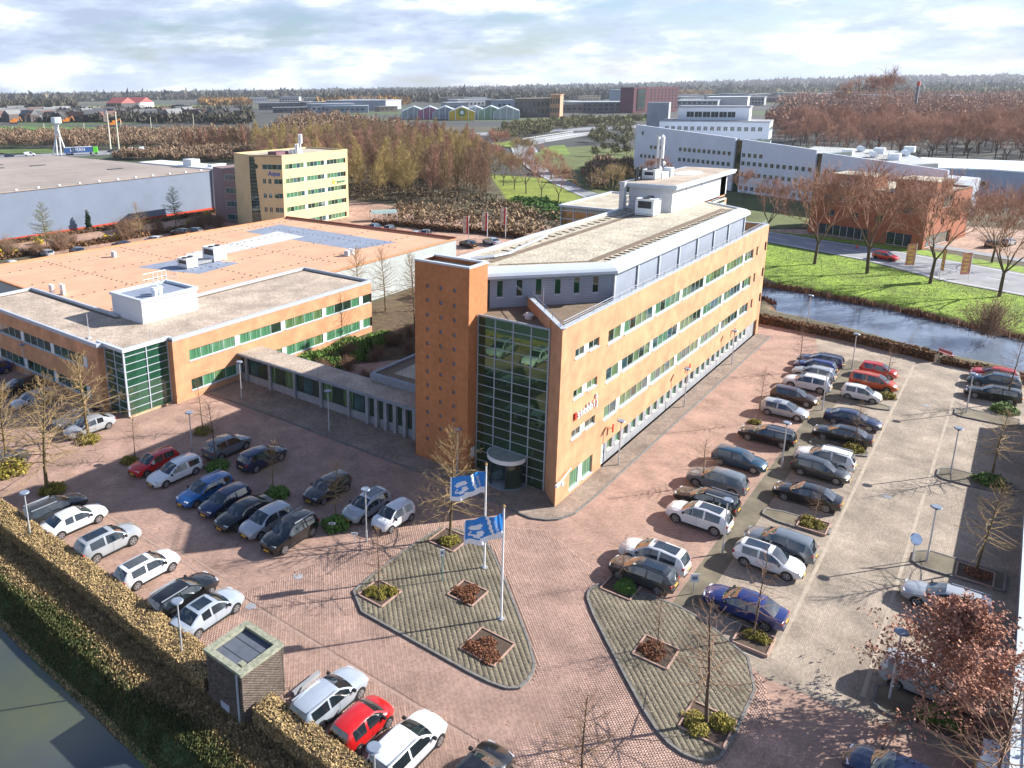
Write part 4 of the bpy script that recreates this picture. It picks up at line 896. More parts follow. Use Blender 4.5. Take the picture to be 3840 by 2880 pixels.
# ------------------------------------------------------------------ surrounding buildings
def grid_stuff(name, rects, P, U, IN, m, parent, d=-.03):
    """many small far windows joined into one part: thin proud boxes on a wall"""
    mb = MB(); P, U, IN = np.array(P, float), np.array(U, float), np.array(IN, float)
    for a, b, c, e in rects:
        p0, p1 = P + U * a + IN * d, P + U * b + IN * d; mb.prism([p0, p1, p1 + IN * .2, p0 + IN * .2], c, e)
    o = part(name, mb, m, parent); o['kind'] = 'stuff'; return o
def wins(parent, rects, P, U, IN, m, name='window', d=-.02):
    P, U, IN = np.array(P, float), np.array(U, float), np.array(IN, float); cache = {}; base = np.array(parent.location)
    for a, b, c, e in rects:
        k = (round(b - a, 2), round(e - c, 2), m if not isinstance(m, list) else random.choice(m))
        if k not in cache:
            mb = MB(); w, h = k[0], k[1]; fr = .07
            mb.prism([IN * 0, U * w, U * w + IN * .25, IN * .25], 0, h, 0)
            for x0, x1, z0, z1 in ((0, w, 0, fr), (0, w, h - fr, h), (0, fr, fr, h - fr), (w - fr, w, fr, h - fr), (w / 2 - fr / 2, w / 2 + fr / 2, fr, h - fr)):
                p0, p1 = U * x0 - IN * .03, U * x1 - IN * .03; mb.prism([p0, p1, p1 + IN * .05, p0 + IN * .05], z0, z1, 1)
            cache[k] = mb.mesh(name, [k[2], M_frame])
        q = P + U * a + IN * d; link(name, cache[k], parent, np.array((q[0], q[1], c)) - base)
# five-storey yellow office
ye = thing('yellow_office', 'five-storey yellow panel office with ribbon windows behind the orange hall', 'office', (72.5, 109.4, 0))
K = np.array((72.5, 109.4)); lu = np.array((-3, 8.2)) / np.hypot(3, 8.2); li = np.array((lu[1], -lu[0]))
zr = [(.3, 1.55), (3.9, 5.1), (7.25, 8.45), (10.6, 11.8), (13.95, 15.15)]
mb = MB(); wall(mb, K, X, Y, 0, 22.2, 0, 17.2, [(.9, 21.4, a, b) for a, b in zr], .2)
lops = [(.15, 2.3, a, b) for a, b in zr[1:4]] + [(.15, 5.2, *zr[4])] + [(q, q + .85, a, b) for a, b in zr[1:4] for q in (3.0, 4.4)]
wall(mb, K, lu, li, 0, 6.0, 0, 17.2, lops, .2)
p8 = K + lu * 8.6; mb.quad((94.7, 109.4, 0), (94.7, 124, 0), (94.7, 124, 17.2), (94.7, 109.4, 17.2)); mb.quad((*p8, 0), (*(p8 + (2, 8)), 0), (*(p8 + (2, 8)), 17.2), (*p8, 17.2)); mb.quad((p8[0] + 2, p8[1] + 8, 0), (94.7, 124, 0), (94.7, 124, 17.2), (p8[0] + 2, p8[1] + 8, 17.2))
a6, a7 = K + lu * 6.0, K + lu * 7.25; mb.poly([(*a6, 0), (*a7, 17.2), (*a6, 17.2)])
part('wall', mb, M_yellow, ye)
mb = MB(); mb.poly([(*(a6 + li * .12), 0), (*(p8 + li * .12), 0), (*(p8 + li * .12), 17.2), (*(a6 + li * .12), 17.2)]); part('dark_glass_strip', mb, M_glassA, ye)
mb = MB(); u_ = lu
for k in range(20): q0, q1 = a6 + li * .05, p8 + li * .05; mb.bar(q0, q1, .06, .8 + k * .82, .88 + k * .82)
part('glazing_bars', mb, M_lampblue, ye)
for a, b in zr:
    for i in range(3): window(ye, K, X, Y, .9 + i * 6.9, .9 + i * 6.9 + 6.05, a, b, 5, .05, [M_curtA, M_curtB, M_glassA, M_glassB])
    for i in range(2): mb = MB(); mb.prism([(72.5 + 6.96 + i * 6.9, 109.45), (72.5 + 7.79 + i * 6.9, 109.45), (72.5 + 7.79 + i * 6.9, 109.6), (72.5 + 6.96 + i * 6.9, 109.6)], a, b); part('white_panel', mb, M_panel, ye)
for a, b, c, d in lops: window(ye, K, lu, li, a, b, c, d, 2 if b - a < 2.5 else 4, .05, [M_glassA, M_glassB])
mb = MB(); mb.poly([(*K, 16.9), (94.6, 109.5, 16.9), (94.6, 123.9, 16.9), (p8[0] + 2, p8[1] + 8, 16.9), (*p8, 16.9)]); part('roof', mb, M_gravel, ye)
mb = MB(); ring(mb, [tuple(K), (94.75, 109.35), (94.75, 124.05), (p8[0] + 2, p8[1] + 8.05), tuple(p8)], .3, 16.9, 17.28); part('coping', mb, mat('yellow_coping', (.55, .42, .24), .7), ye)
mb = MB(); q = K + lu * 6.9 - li * .04; mb.tube((*q, 14.6), (*(q + li * .08), 14.6), .55, n=16); part('round_window', mb, M_glassA, ye)
text('Aqua', 1.5, (*(K + lu * 2.2 - li * .08), 13.0), (-lu[0], -lu[1]), mat('blue_letters', (.03, .12, .5), .5), ye, .06, 'lettering')
text('ymere', 1.1, (72.5 + 19.6, 109.3, 9.5), (1, 0), mat('green_letters', (.12, .38, .22), .5), ye, .06, 'lettering')
mb = MB(); mb.prism(circ(72.5 + 16.9, 0, .5, 0, 2 * math.pi, 10)[:-1], 0, .02)
mb = MB(); mb.tube((89.4, 109.32, 9.5), (89.4, 109.38, 9.5), .45, n=10); part('yellow_emblem', mb, M_plate, ye)
for i, (px, py, hh) in enumerate(((82, 113, 4.6), (80.4, 112.6, 2.4))):
    mb = MB(); mb.tube((px, py, 16.9), (px, py, 16.9 + hh), .16, n=8)
    for dx, dy in ((-.35, 0), (.35, .1), (0, -.35)): mb.box(px + dx - .22, px + dx + .22, py + dy - .16, py + dy + .16, 16.9 + hh - 2.2, 16.9 + hh)
    mb.box(px - 1.2, px + 1.0, py + .4, py + 1.4, 16.9, 18.0); tag(part('antenna_mast', mb, M_white, None), ('tall white antenna cluster on the yellow office roof', 'shorter white antenna on the yellow office roof')[i], 'antenna')
mb = MB(); mb.box(75, 79, 114, 117, 16.9, 17.7); tag(part('roof_unit', mb, mat('plum_unit', (.16, .07, .10), .6), None), 'plum coloured box unit on the roof of the yellow office', 'roof unit')
mv = thing('mauve_block', 'four-storey mauve block with dark ribbon windows beside the yellow office', 'office', (73.4, 124, 0))
mb = MB(); mb.prism([(73.2, 123.4), (71.0, 129.6), (73, 136), (84, 136), (84, 123.4)], 0, 13.3); part('wall', mb, M_pink, mv)
q0, q1 = np.array((73.2, 123.4)), np.array((71.0, 129.6)); uu = (q1 - q0) / np.hypot(*(q1 - q0)); ii = np.array((uu[1], -uu[0]))
for k in range(4): wins(mv, [(1.2, 6.0, .6 + 3.3 * k, 2.0 + 3.3 * k)], q0, uu, ii, M_glassB)
# blue-grey warehouse
wh = thing('warehouse', 'huge blue-grey ribbed warehouse with a flat brown roof', 'warehouse', (24, 149, 0))
mb = MB(); mb.box(-60, 82.8, 149.5, 240, .5, 10.6); part('wall', mb, M_ware, wh)
mb = MB(); mb.box(-60, 82.8, 149.42, 149.5, 0, .5); part('plinth', mb, M_red, wh)
mb = MB(); mb.box(-60.2, 83, 149.3, 240.2, 10.6, 10.85); part('roof', mb, M_wareroof, wh)
for k in range(14):
    px, py = random.uniform(-10, 70), random.uniform(165, 228); mb = MB(); mb.box(px - 2.2, px + 2.2, py - .7, py + .7, 10.85, 11.0); part('roof_hatch', mb, M_dark, wh)
mb = MB()
for k in range(14): mb.box(14 + k * 5, 14.5 + k * 5, 149.2, 149.6, 10.85, 11.25)
part('overflow_box', mb, M_panel, wh)
wx = thing('warehouse_office', 'narrow white office end with red lined windows at the end of the warehouse', 'office', (83, 149.5, 0))
mb = MB(); mb.box(82.9, 91, 148.8, 185, 0, 11.2); part('wall', mb, M_white, wx)
wins(wx, [(.6 + i * 2.4, 2.6 + i * 2.4, a, a + 1.3) for a in (.8, 4.4) for i in range(3)], (83, 148.8), X, Y, M_glassA)
mb = MB(); mb.box(83, 90.9, 148.7, 148.78, 2.15, 2.4); mb.box(83, 90.9, 148.7, 148.78, 5.75, 6.0); part('red_band', mb, M_red, wx)
mb = MB(); mb.box(84, 87, 160, 164, 11.2, 13); mb.box(85, 90, 152, 154, 11.2, 11.9); part('roof_unit', mb, M_panel, wx)
# white office with the sloping roof line
wR_, wd_ = np.array((186.75, 21.2)), np.array((.424, .906)); wd_ /= np.hypot(*wd_); wi = np.array((wd_[1], -wd_[0]))
wo_ = thing('white_office', 'long white panelled office with a sloping roof line and rows of square windows', 'office', (186.75, 21.2, 0))
def wp(u, d=0): q = wR_ + wd_ * u + wi * d; return q
mb = MB()
for u0, u1, za, zb_, zlo0, zlo1 in ((0, 24.6, 14.4, 16.0, .2, .2), (27.2, 70, 16.2, 18.7, .2, 4.3), (-34, -1.8, 11.9, 13.8, .2, .2)):
    a, b, c, d = wp(u0), wp(u1), wp(u1, .7), wp(u0, .7); mb.prism([wp(u0 + .05, .68), wp(u1 - .05, .68), wp(u1 - .05, 14), wp(u0 + .05, 14)], max(zlo0, zlo1), min(za, zb_) - 2.6)
    P_ = [(*a, zlo0), (*b, zlo1), (*c, zlo1), (*d, zlo0), (*a, za), (*b, zb_), (*c, zb_), (*d, za)]; k = len(mb.v); mb.v += P_
    for f in ((0, 1, 5, 4), (1, 2, 6, 5), (2, 3, 7, 6), (3, 0, 4, 7), (4, 5, 6, 7), (0, 3, 2, 1)): mb.f.append(tuple(k + i for i in f)); mb.m.append(0)
part('wall', mb, M_whitewall, wo_)
mb = MB()
for a, b in ((-1.8, 0), (24.6, 27.2)): mb = MB(); mb.prism([wp(a, .6), wp(b, .6), wp(b, 12), wp(a, 12)], .2, 13.5 if a < 0 else 15.6); part('glazed_slot', mb, M_glassA, wo_)
rects = [(u, u + 1.15, zz, zz + 1.25) for zz in (1.0, 5.1, 8.35) for u in np.arange(.8, 23.5, 2.02)] + [(u, u + 1.15, 10.75, 12.0) for u in np.arange(17, 23.5, 2.02)]
rects += [(u, u + 1.15, zz, zz + 1.25) for zz in (7.6, 10.85) for u in np.arange(28.4, 49.5, 1.98)] + [(u, u + 1.15, 7.5, 8.75) for u in np.arange(56, 67, 1.98)] + [(u, u + 1.15, 10.8, 12.0) for u in np.arange(55.5, 63, 1.98)] + [(66, 67, 15.2, 16.6)]
rects += [(u, u + 1.1, 4.6, 5.8) for u in np.arange(28.4, 46, 1.98)]
rects += [(u, u + 1.15, zz, zz + 1.2) for zz in (4.9, 8.3) for u in np.arange(-12, -3, 1.95)] + [(-24, -22.4, 7.6, 8.8)]
wins(wo_, rects, wR_, wd_, wi, [M_far_glass, M_glassA], d=-.04)
uw = thing('upper_white_office', 'stepped white office with two window rows behind the sloping white office', 'office', (233, 52, 0))
mb = MB(); mb.prism([(231, 82), (236, 46), (252, 49), (248, 86)], 0, 19.2); mb.prism([(238, 78), (240, 54), (250, 56), (248, 80)], 19.2, 24.0); part('wall', mb, mat('white_office_panel', (.62, .66, .72), .6, var=.05, scale=.2), uw)
mb = MB(); mb.prism([(230.8, 82.2), (235.9, 45.8), (252.2, 48.9), (248.2, 86.2)], 19.2, 19.6); mb.prism([(237.5, 78.4), (239.8, 53.6), (250.5, 55.8), (248.2, 80.4)], 24, 24.5); part('roof_edge', mb, M_concrete, uw)
q0, q1 = np.array((231, 82.)), np.array((236, 46.)); uu = (q1 - q0) / np.hypot(*(q1 - q0)); ii = np.array((-uu[1], uu[0]))
wins(uw, [(u, u + 1.4, zz, zz + 1.5) for zz in (12.2, 16.2) for u in np.arange(2, 33, 2.2)], q0, uu, ii, M_far_glass, d=-.03)
q2, q3 = np.array((236, 46.)), np.array((252, 49.)); u2 = (q3 - q2) / np.hypot(*(q3 - q2)); i2 = np.array((-u2[1], u2[0]))
wins(uw, [(u, u + 1.2, zz, zz + 1.4) for zz in (12.2, 16.2) for u in np.arange(1.2, 15, 2.1)], q2, u2, i2, M_far_glass, d=-.03)
q4 = np.array((238, 78.)); q5 = np.array((240, 54.)); u4 = (q5 - q4) / np.hypot(*(q5 - q4)); i4 = np.array((-u4[1], u4[0])); wins(uw, [(3 + u, 5.6 + u, 20.6, 22.6) for u in np.arange(0, 16, 2.8)], q4, u4, i4, M_far_glass, d=-.03)
ct = thing('concrete_tower', 'plain grey concrete tower rising beside the stepped white office', 'tower', (246, 84, 0)); mb = MB(); mb.prism([(244, 92), (246, 84.5), (252, 86), (250, 94)], 0, 25.6); part('wall', mb, mat('tower_concrete', (.30, .33, .38), .85, var=.1, scale=.3), ct)
# red brick office over the road
bo = thing('brick_office', 'three-storey reddish brick office with two brick roof boxes across the road', 'office', (131, -10.4, 0))
b0, b1, b2 = np.array((131., -10.4)), np.array((138.7, 11.7)), np.array((152.2, -15.8)); ul = (b1 - b0) / np.hypot(*(b1 - b0)); il = np.array((ul[1], -ul[0])); ur = (b2 - b0) / np.hypot(*(b2 - b0)); ir = np.array((-ur[1], ur[0]))
LL, LR = np.hypot(*(b1 - b0)), np.hypot(*(b2 - b0)); b3 = b1 + (b2 - b0)
lo_ = [(2.6, 4.6, 6.6, 8.0), (13.8, 15.2, 7.5, 8.9), (16.2, 17.4, 7.6, 9.0), (19.2, 20.6, 7.6, 8.9), (2.2, 7.0, 0, 2.6), (10.5, 21, 0, 2.4), (8.0, 9.6, 4.2, 5.6), (13, 14.4, 4.2, 5.6), (18, 19.4, 4.2, 5.6)]
ro_ = [(2.2, 3.2, 7.2, 8.6), (3.9, 4.9, 7.2, 8.6), (7.2, 12.4, 7.4, 10.2), (14.6, 15.6, 7.4, 8.8), (16.6, 17.6, 7.4, 8.8), (14.6, 15.6, 4, 5.4), (16.6, 17.6, 4, 5.4), (2.2, 3.2, 4, 5.4), (7.4, 9, 4, 5.4), (1.2, 13.5, 0, 2.5)]
mb = MB(); wall(mb, b0, ul, il, 0, LL, 0, 10.6, lo_, .5); wall(mb, b0, ur, ir, 0, LR, 0, 10.6, ro_, .5); mb.quad((*b1, 0), (*b3, 0), (*b3, 10.6), (*b1, 10.6)); mb.quad((*b2, 0), (*b3, 0), (*b3, 10.6), (*b2, 10.6)); part('wall', mb, M_redbrick, bo)
for a, b, c, d in lo_: window(bo, b0, ul, il, a, b, c + .02, d, max(1, int((b - a) / 1.4)), .3, [M_glassA, M_far_glass], fm=M_white if b - a > 3 else M_frame)
for a, b, c, d in ro_: window(bo, b0, ur, ir, a, b, c + .02, d, max(1, int((b - a) / 1.4)), .3, [M_glassA, M_glassB], fm=M_white if b - a > 3 else M_frame)
mb = MB(); mb.poly([(*b0, 10.3), (*b2, 10.3), (*b3, 10.3), (*b1, 10.3)]); part('roof', mb, M_gravel, bo)
mb = MB(); ring(mb, [tuple(b0), tuple(b2), tuple(b3), tuple(b1)], .3, 10.3, 10.72); part('coping', mb, mat('brown_coping', (.22, .15, .11), .7), bo)
for (u0, u1, v0, v1, hh) in ((12.2, 20.8, 3.0, 10.0, 2.6), (.6, 8.2, 4.2, 12.5, 2.5)):
    pts = [b0 + ul * u + ur * v for u, v in ((u0, v0), (u0, v1), (u1, v1), (u1, v0))]; mb = MB(); mb.prism(pts, 10.3, 10.3 + hh); rb_ = part('roof_box', mb, mat('roof_box_brick', (.40, .15, .07), .8, var=.1, scale=1, kind=('ribs', 'Z', .9, .18)), bo)
    mb = MB(); q = b0 + ul * (u0 + u1) / 2 + ur * v0; mb.bar(q - ul * .5 - ur * .05, q + ul * .5 - ur * .05, .08, 10.4, 12.4); part('door', mb, M_lampblue, rb_)
    mb = MB(); mb.prism([p + (p - sum(pts) / 4) * .03 for p in pts], 10.3 + hh, 10.45 + hh); part('roof', mb, M_gravel, rb_)
q = b0 + ul * 17 + ur * 1.6; ac_unit('cooling_unit', 'grey louvred cooling box on the roof of the reddish brick office', 'cooling unit', q[0] - 1, q[0] + 1, q[1] - 1, q[1] + 1, 10.32, 11.8)
gb = thing('grey_shed', 'long pale blue-grey industrial shed behind the reddish brick office', 'shed', (226, -20, 0))
mb = MB(); mb.prism([(222, 0), (226, -16), (205, -75), (260, -80), (258, 4)], 0, 7.6); part('wall', mb, mat('shed_sheet', (.28, .34, .44), .6, var=.06, scale=.2), gb)
mb = MB(); mb.prism([(221.8, .3), (225.6, -16), (204.6, -75.3), (260.3, -80.3), (258.3, 4.3)], 7.6, 7.95); part('roof', mb, M_panel, gb)
mb = MB(); mb.bar((223.3, -7), (225.5, -15.2), .2, 3.2, 4.4); part('window_band', mb, M_glassA, gb)
fh = thing('flat_halls', 'cluster of low flat-roofed halls with pipes behind the sloping white office', 'hall', (235, 15, 0))
mb = MB(); mb.prism([(205, 4), (218, -4), (262, 12), (268, 38), (222, 36)], 0, 9.4); part('wall', mb, M_concrete, fh); mb = MB(); mb.prism([(205, 4), (218, -4), (262, 12), (268, 38), (222, 36)], 9.4, 9.6); part('roof', mb, mat('pale_roof', (.36, .38, .38), .8, var=.15, scale=.1), fh)
for k in range(7):
    px, py = 222 + k * 5.5, 6 + (k % 3) * 7; mb = MB(); mb.tube((px, py, 10.5), (px + 4.2, py + 1.5, 10.5), .9, n=12) if k % 2 else mb.box(px, px + 4, py, py + 3, 9.6, 11.4); part('roof_plant', mb, M_panel, fh)
# far buildings
ho = thing('dark_red_hotel', 'tall dark red block with a grid of small windows on the horizon', 'hotel', (855, 353, 0))
h0, h1 = np.array((855., 353.)), np.array((923., 325.)); uh = (h1 - h0) / np.hypot(*(h1 - h0)); ih = np.array((-uh[1], uh[0])); h2, h3 = h1 + ih * 22, h0 + ih * 22
mb = MB(); mb.prism([h0, h1, h2, h3], 0, 29.5); part('wall', mb, mat('dark_red_cladding', (.13, .035, .055), .7, var=.1, scale=.05), ho)
grid_stuff('windows', [(27 + i * 6.0, 29.6 + i * 6.0, 4.5 + k * 3.4, 6.4 + k * 3.4) for i in range(8) for k in range(7)], h0, uh, ih, M_far_glass, ho)
mb = MB(); mb.bar(h0 + uh * 6 - ih * .2, h0 + uh * 19 - ih * .2, .5, 3, 28); part('dark_panel', mb, M_black, ho)
grid_stuff('panel_windows', [(9, 16, 8, 12), (9, 16, 15, 20), (8, 17, 23, 26)], h0, uh, ih, M_glassB, ho, d=-.6)
cols_ = [((.30, .34, .36), 'pale glass'), ((.36, .12, .22), 'pink fronted'), ((.28, .32, .36), 'grey glass'), ((.62, .42, .02), 'yellow fronted'), ((.34, .38, .40), 'wide pale glass'), ((.18, .30, .20), 'green fronted'), ((.36, .40, .42), 'right-hand glass')]
for i, (px, (cc, nm)) in enumerate(zip((600, 700, 800, 905, 990, 1090, 1190), cols_)):
    q = A(Z2, px, 284 + (6 if i == 3 else 0)); v = q - CAM[:2]; v /= np.hypot(*v); u_ = np.array((v[1], -v[0])); wd2 = 13
    g = thing('greenhouse', '%s gable of the garden centre in the row beyond the wood' % nm, 'greenhouse', (q[0], q[1], 0), group='garden centre gables')
    a, b = q - u_ * wd2, q + u_ * wd2; c, d = b + v * 60, a + v * 60; mb = MB(); e = 8; pk = 13
    mb.poly([(*a, 0), (*b, 0), (*b, e), (*q, pk), (*a, e)]); part('gable', mb, mat('gable_%d' % i, cc, .5, var=.15, scale=.15), g)
    mb = MB(); mb.quad((*b, 0), (*c, 0), (*c, e), (*b, e)); mb.quad((*a, 0), (*d, 0), (*d, e), (*a, e)); mb.quad((*b, e), (*c, e), (*(q + v * 60), pk), (*q, pk)); mb.quad((*a, e), (*d, e), (*(q + v * 60), pk), (*q, pk)); part('roof', mb, mat('greenhouse_roof', (.40, .46, .48), .4), g)
    mb = MB()
    for f in (0, .25, .5, .75, 1): p_ = a + (b - a) * f - v * .3; mb.bar(p_ - u_ * .3, p_ + u_ * .3, .4, 0, e + (pk - e) * (1 - abs(2 * f - 1)))
    part('gable_bars', mb, M_panel, g)
    if i == 3: mb = MB(); p_ = q - v * .4; mb.tube((*p_, 7.5), (*(p_ - v * .2), 7.5), 3.6, n=14); part('green_emblem', mb, mat('emblem_green', (.04, .22, .06), .5), g); mb = MB(); mb.tube((*(p_ - v * .22), 7.5), (*(p_ - v * .4), 7.5), 2.0, n=12); part('white_emblem', mb, M_white, g)
def far_box(name, label, cat, Z, x0, x1, yb, h, deep, col, roofcol=None, wn=0, dx=0):
    a, b = A(Z, x0, yb), A(Z, x1, yb); u_ = (b - a) / np.hypot(*(b - a)); v = np.array((-u_[1], u_[0])); v = v if v @ (a - CAM[:2]) > 0 else -v
    t = thing(name, label, cat, (a[0], a[1], 0)); mb = MB(); mb.prism([a, b, b + v * deep, a + v * deep], 0, h); part('wall', mb, mat(name + '_wall' + label[:8].replace(' ', '_'), col, .7, var=.12, scale=.05), t)
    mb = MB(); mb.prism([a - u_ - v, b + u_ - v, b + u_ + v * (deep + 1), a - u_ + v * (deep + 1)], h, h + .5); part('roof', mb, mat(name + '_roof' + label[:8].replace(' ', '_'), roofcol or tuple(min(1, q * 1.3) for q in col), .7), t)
    L_ = float(np.hypot(*(b - a)))
    if wn: grid_stuff('windows', [(L_ * (i + .15) / wn, L_ * (i + .8) / wn, h * f, h * (f + .22)) for i in range(wn) for f in ((.2, .6) if h > 7 else (.4,))], a, u_, v, M_far_glass, t)
    return t
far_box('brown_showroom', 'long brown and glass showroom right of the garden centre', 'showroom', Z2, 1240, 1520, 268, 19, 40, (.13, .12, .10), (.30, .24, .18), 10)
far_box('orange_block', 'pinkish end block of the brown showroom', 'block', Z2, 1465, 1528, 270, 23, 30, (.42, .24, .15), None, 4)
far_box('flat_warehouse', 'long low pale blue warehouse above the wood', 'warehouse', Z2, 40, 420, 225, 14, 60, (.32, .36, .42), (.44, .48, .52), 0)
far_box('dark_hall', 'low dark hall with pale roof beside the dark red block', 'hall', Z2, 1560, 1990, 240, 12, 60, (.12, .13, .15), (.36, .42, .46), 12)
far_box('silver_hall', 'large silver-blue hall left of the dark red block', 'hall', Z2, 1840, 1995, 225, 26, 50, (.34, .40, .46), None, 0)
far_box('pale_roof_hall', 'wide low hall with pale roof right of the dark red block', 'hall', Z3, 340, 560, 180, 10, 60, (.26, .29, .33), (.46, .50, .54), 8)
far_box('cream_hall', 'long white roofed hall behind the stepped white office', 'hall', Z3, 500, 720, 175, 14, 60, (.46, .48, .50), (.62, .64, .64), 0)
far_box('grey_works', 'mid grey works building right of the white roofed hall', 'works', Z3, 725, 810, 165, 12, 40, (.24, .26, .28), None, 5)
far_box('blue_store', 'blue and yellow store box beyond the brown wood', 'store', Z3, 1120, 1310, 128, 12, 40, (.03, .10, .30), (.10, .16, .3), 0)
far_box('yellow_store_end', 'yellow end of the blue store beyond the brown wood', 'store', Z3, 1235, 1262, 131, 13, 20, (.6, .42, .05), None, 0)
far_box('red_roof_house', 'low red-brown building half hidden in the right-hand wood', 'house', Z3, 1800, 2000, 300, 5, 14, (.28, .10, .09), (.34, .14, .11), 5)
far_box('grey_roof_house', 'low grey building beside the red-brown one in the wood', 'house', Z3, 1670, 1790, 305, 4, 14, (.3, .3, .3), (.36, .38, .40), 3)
for i, (x0, x1, y_) in enumerate(((680, 775, 212), (790, 895, 208))):
    a, b = A(Z1, x0, y_), A(Z1, x1, y_); v = np.array((-(b - a)[1], (b - a)[0])); v /= np.hypot(*v); v = v if v @ (a - CAM[:2]) > 0 else -v; t = thing('barn', ('red-roofed barn in the far fields, left of two', 'red-roofed barn with pale gable in the far fields, right of two')[i], 'barn', (*a, 0), group='far barns')
    mb = MB(); mb.prism([a, b, b + v * 40, a + v * 40], 0, 9); part('wall', mb, M_panel if i else M_dark, t)
    mb = MB(); p_, q_ = a + v * 20, b + v * 20; mb.quad((*a, 9), (*b, 9), (*q_, 20), (*p_, 20)); mb.quad((*(a + v * 40), 9), (*(b + v * 40), 9), (*q_, 20), (*p_, 20)); mb.poly([(*a, 9), (*p_, 20), (*(a + v * 40), 9)]); mb.poly([(*b, 9), (*q_, 20), (*(b + v * 40), 9)]); part('roof', mb, mat('barn_red', (.42, .09, .08), .7), t)
# dark estate of houses far left: a row of small houses
HM = [mat('far_house_%d' % i, c, .8, var=.2, scale=.05) for i, c in enumerate([(.05, .055, .065), (.09, .07, .065), (.16, .165, .17), (.05, .05, .055), (.12, .06, .05)])]
def house(q, rz, w, d, h, rh, m1, m2):
    mb = MB(); mb.box(-w / 2, w / 2, -d / 2, d / 2, 0, h); p1 = mb.mesh('wall', m1)
    mb = MB(); mb.quad((-w / 2, -d / 2, h), (w / 2, -d / 2, h), (w / 2, 0, h + rh), (-w / 2, 0, h + rh)); mb.quad((-w / 2, d / 2, h), (w / 2, d / 2, h), (w / 2, 0, h + rh), (-w / 2, 0, h + rh)); mb.poly([(-w / 2, -d / 2, h), (-w / 2, d / 2, h), (-w / 2, 0, h + rh)]); mb.poly([(w / 2, -d / 2, h), (w / 2, d / 2, h), (w / 2, 0, h + rh)]); return p1, mb.mesh('roof', m2)
HS = [house(None, 0, w, 10, h, 5, HM[i % 3], HM[(i + 3) % 5]) for i, (w, h) in enumerate(((18, 6), (30, 6), (14, 7), (46, 5), (24, 8)))]
for k in range(110):
    f = random.random(); px = random.uniform(0, 1500); py = 240 + 62 * f ** .7
    q = A(Z1, px, py); s_ = random.randrange(5); rz = random.uniform(0, 3.1)
    t = thing('far_house', 'dark gabled building in the estate beyond the left-hand fields', 'house', (*q, 0), rz, 'far estate houses'); link('wall', HS[s_][0], t); link('roof', HS[s_][1], t)

# sheds of the industrial estates beyond the wood
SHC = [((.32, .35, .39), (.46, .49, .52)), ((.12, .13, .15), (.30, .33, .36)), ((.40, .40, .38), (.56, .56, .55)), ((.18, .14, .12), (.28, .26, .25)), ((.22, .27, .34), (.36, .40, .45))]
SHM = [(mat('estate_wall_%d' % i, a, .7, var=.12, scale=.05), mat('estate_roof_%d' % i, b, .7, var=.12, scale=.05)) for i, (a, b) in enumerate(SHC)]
def estate_shed(px, py, w, d, h, k):
    q = at(px, py); mb = MB(); mb.box(-w / 2, w / 2, -d / 2, d / 2, -1, h); p1 = mb.mesh('wall', SHM[k][0]); mb = MB(); mb.box(-w / 2 - .5, w / 2 + .5, -d / 2 - .5, d / 2 + .5, h, h + .7); p2 = mb.mesh('roof', SHM[k][1])
    mb = MB()
    for j in range(int(w / 7)): mb.box(-w / 2 + 2 + j * 7, -w / 2 + 6 + j * 7, -d / 2 - .1, -d / 2, h * .35, h * .62)
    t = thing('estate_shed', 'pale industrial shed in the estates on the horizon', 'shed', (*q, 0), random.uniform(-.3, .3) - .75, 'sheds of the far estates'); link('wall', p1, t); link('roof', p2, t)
    if mb.v: o = link('windows', mb.mesh('windows', M_far_glass), t); o['kind'] = 'stuff'
for k in range(64):
    px = random.choice((random.uniform(900, 2350), random.uniform(2500, 2950), random.uniform(1000, 1900), random.uniform(2900, 3700))); lo_y = 366 if px > 2400 else 382; py = lo_y + random.uniform(0, 1) ** 1.5 * (40 if px < 2400 else 24); w = random.uniform(24, 80); estate_shed(px, py, w, random.uniform(20, 40), random.uniform(6, 13), k % 5)
# ------------------------------------------------------------------ cars
PAINT = {n: mat('paint_' + n, c, .28, metal=.25 if n not in ('white', 'red', 'orange') else 0, var=.03, coat=1.0) for n, c in dict(
    white=(.68, .70, .72), silver=(.40, .43, .46), paleblue=(.42, .48, .55), grey=(.13, .14, .155), darkgrey=(.045, .05, .055), black=(.010, .011, .013), navy=(.012, .025, .075),
    blue=(.02, .13, .36), royal=(.015, .03, .16), teal=(.02, .07, .12), red=(.50, .012, .012), orange=(.46, .06, .015), brown=(.05, .028, .022), steel=(.16, .19, .22)).items()}
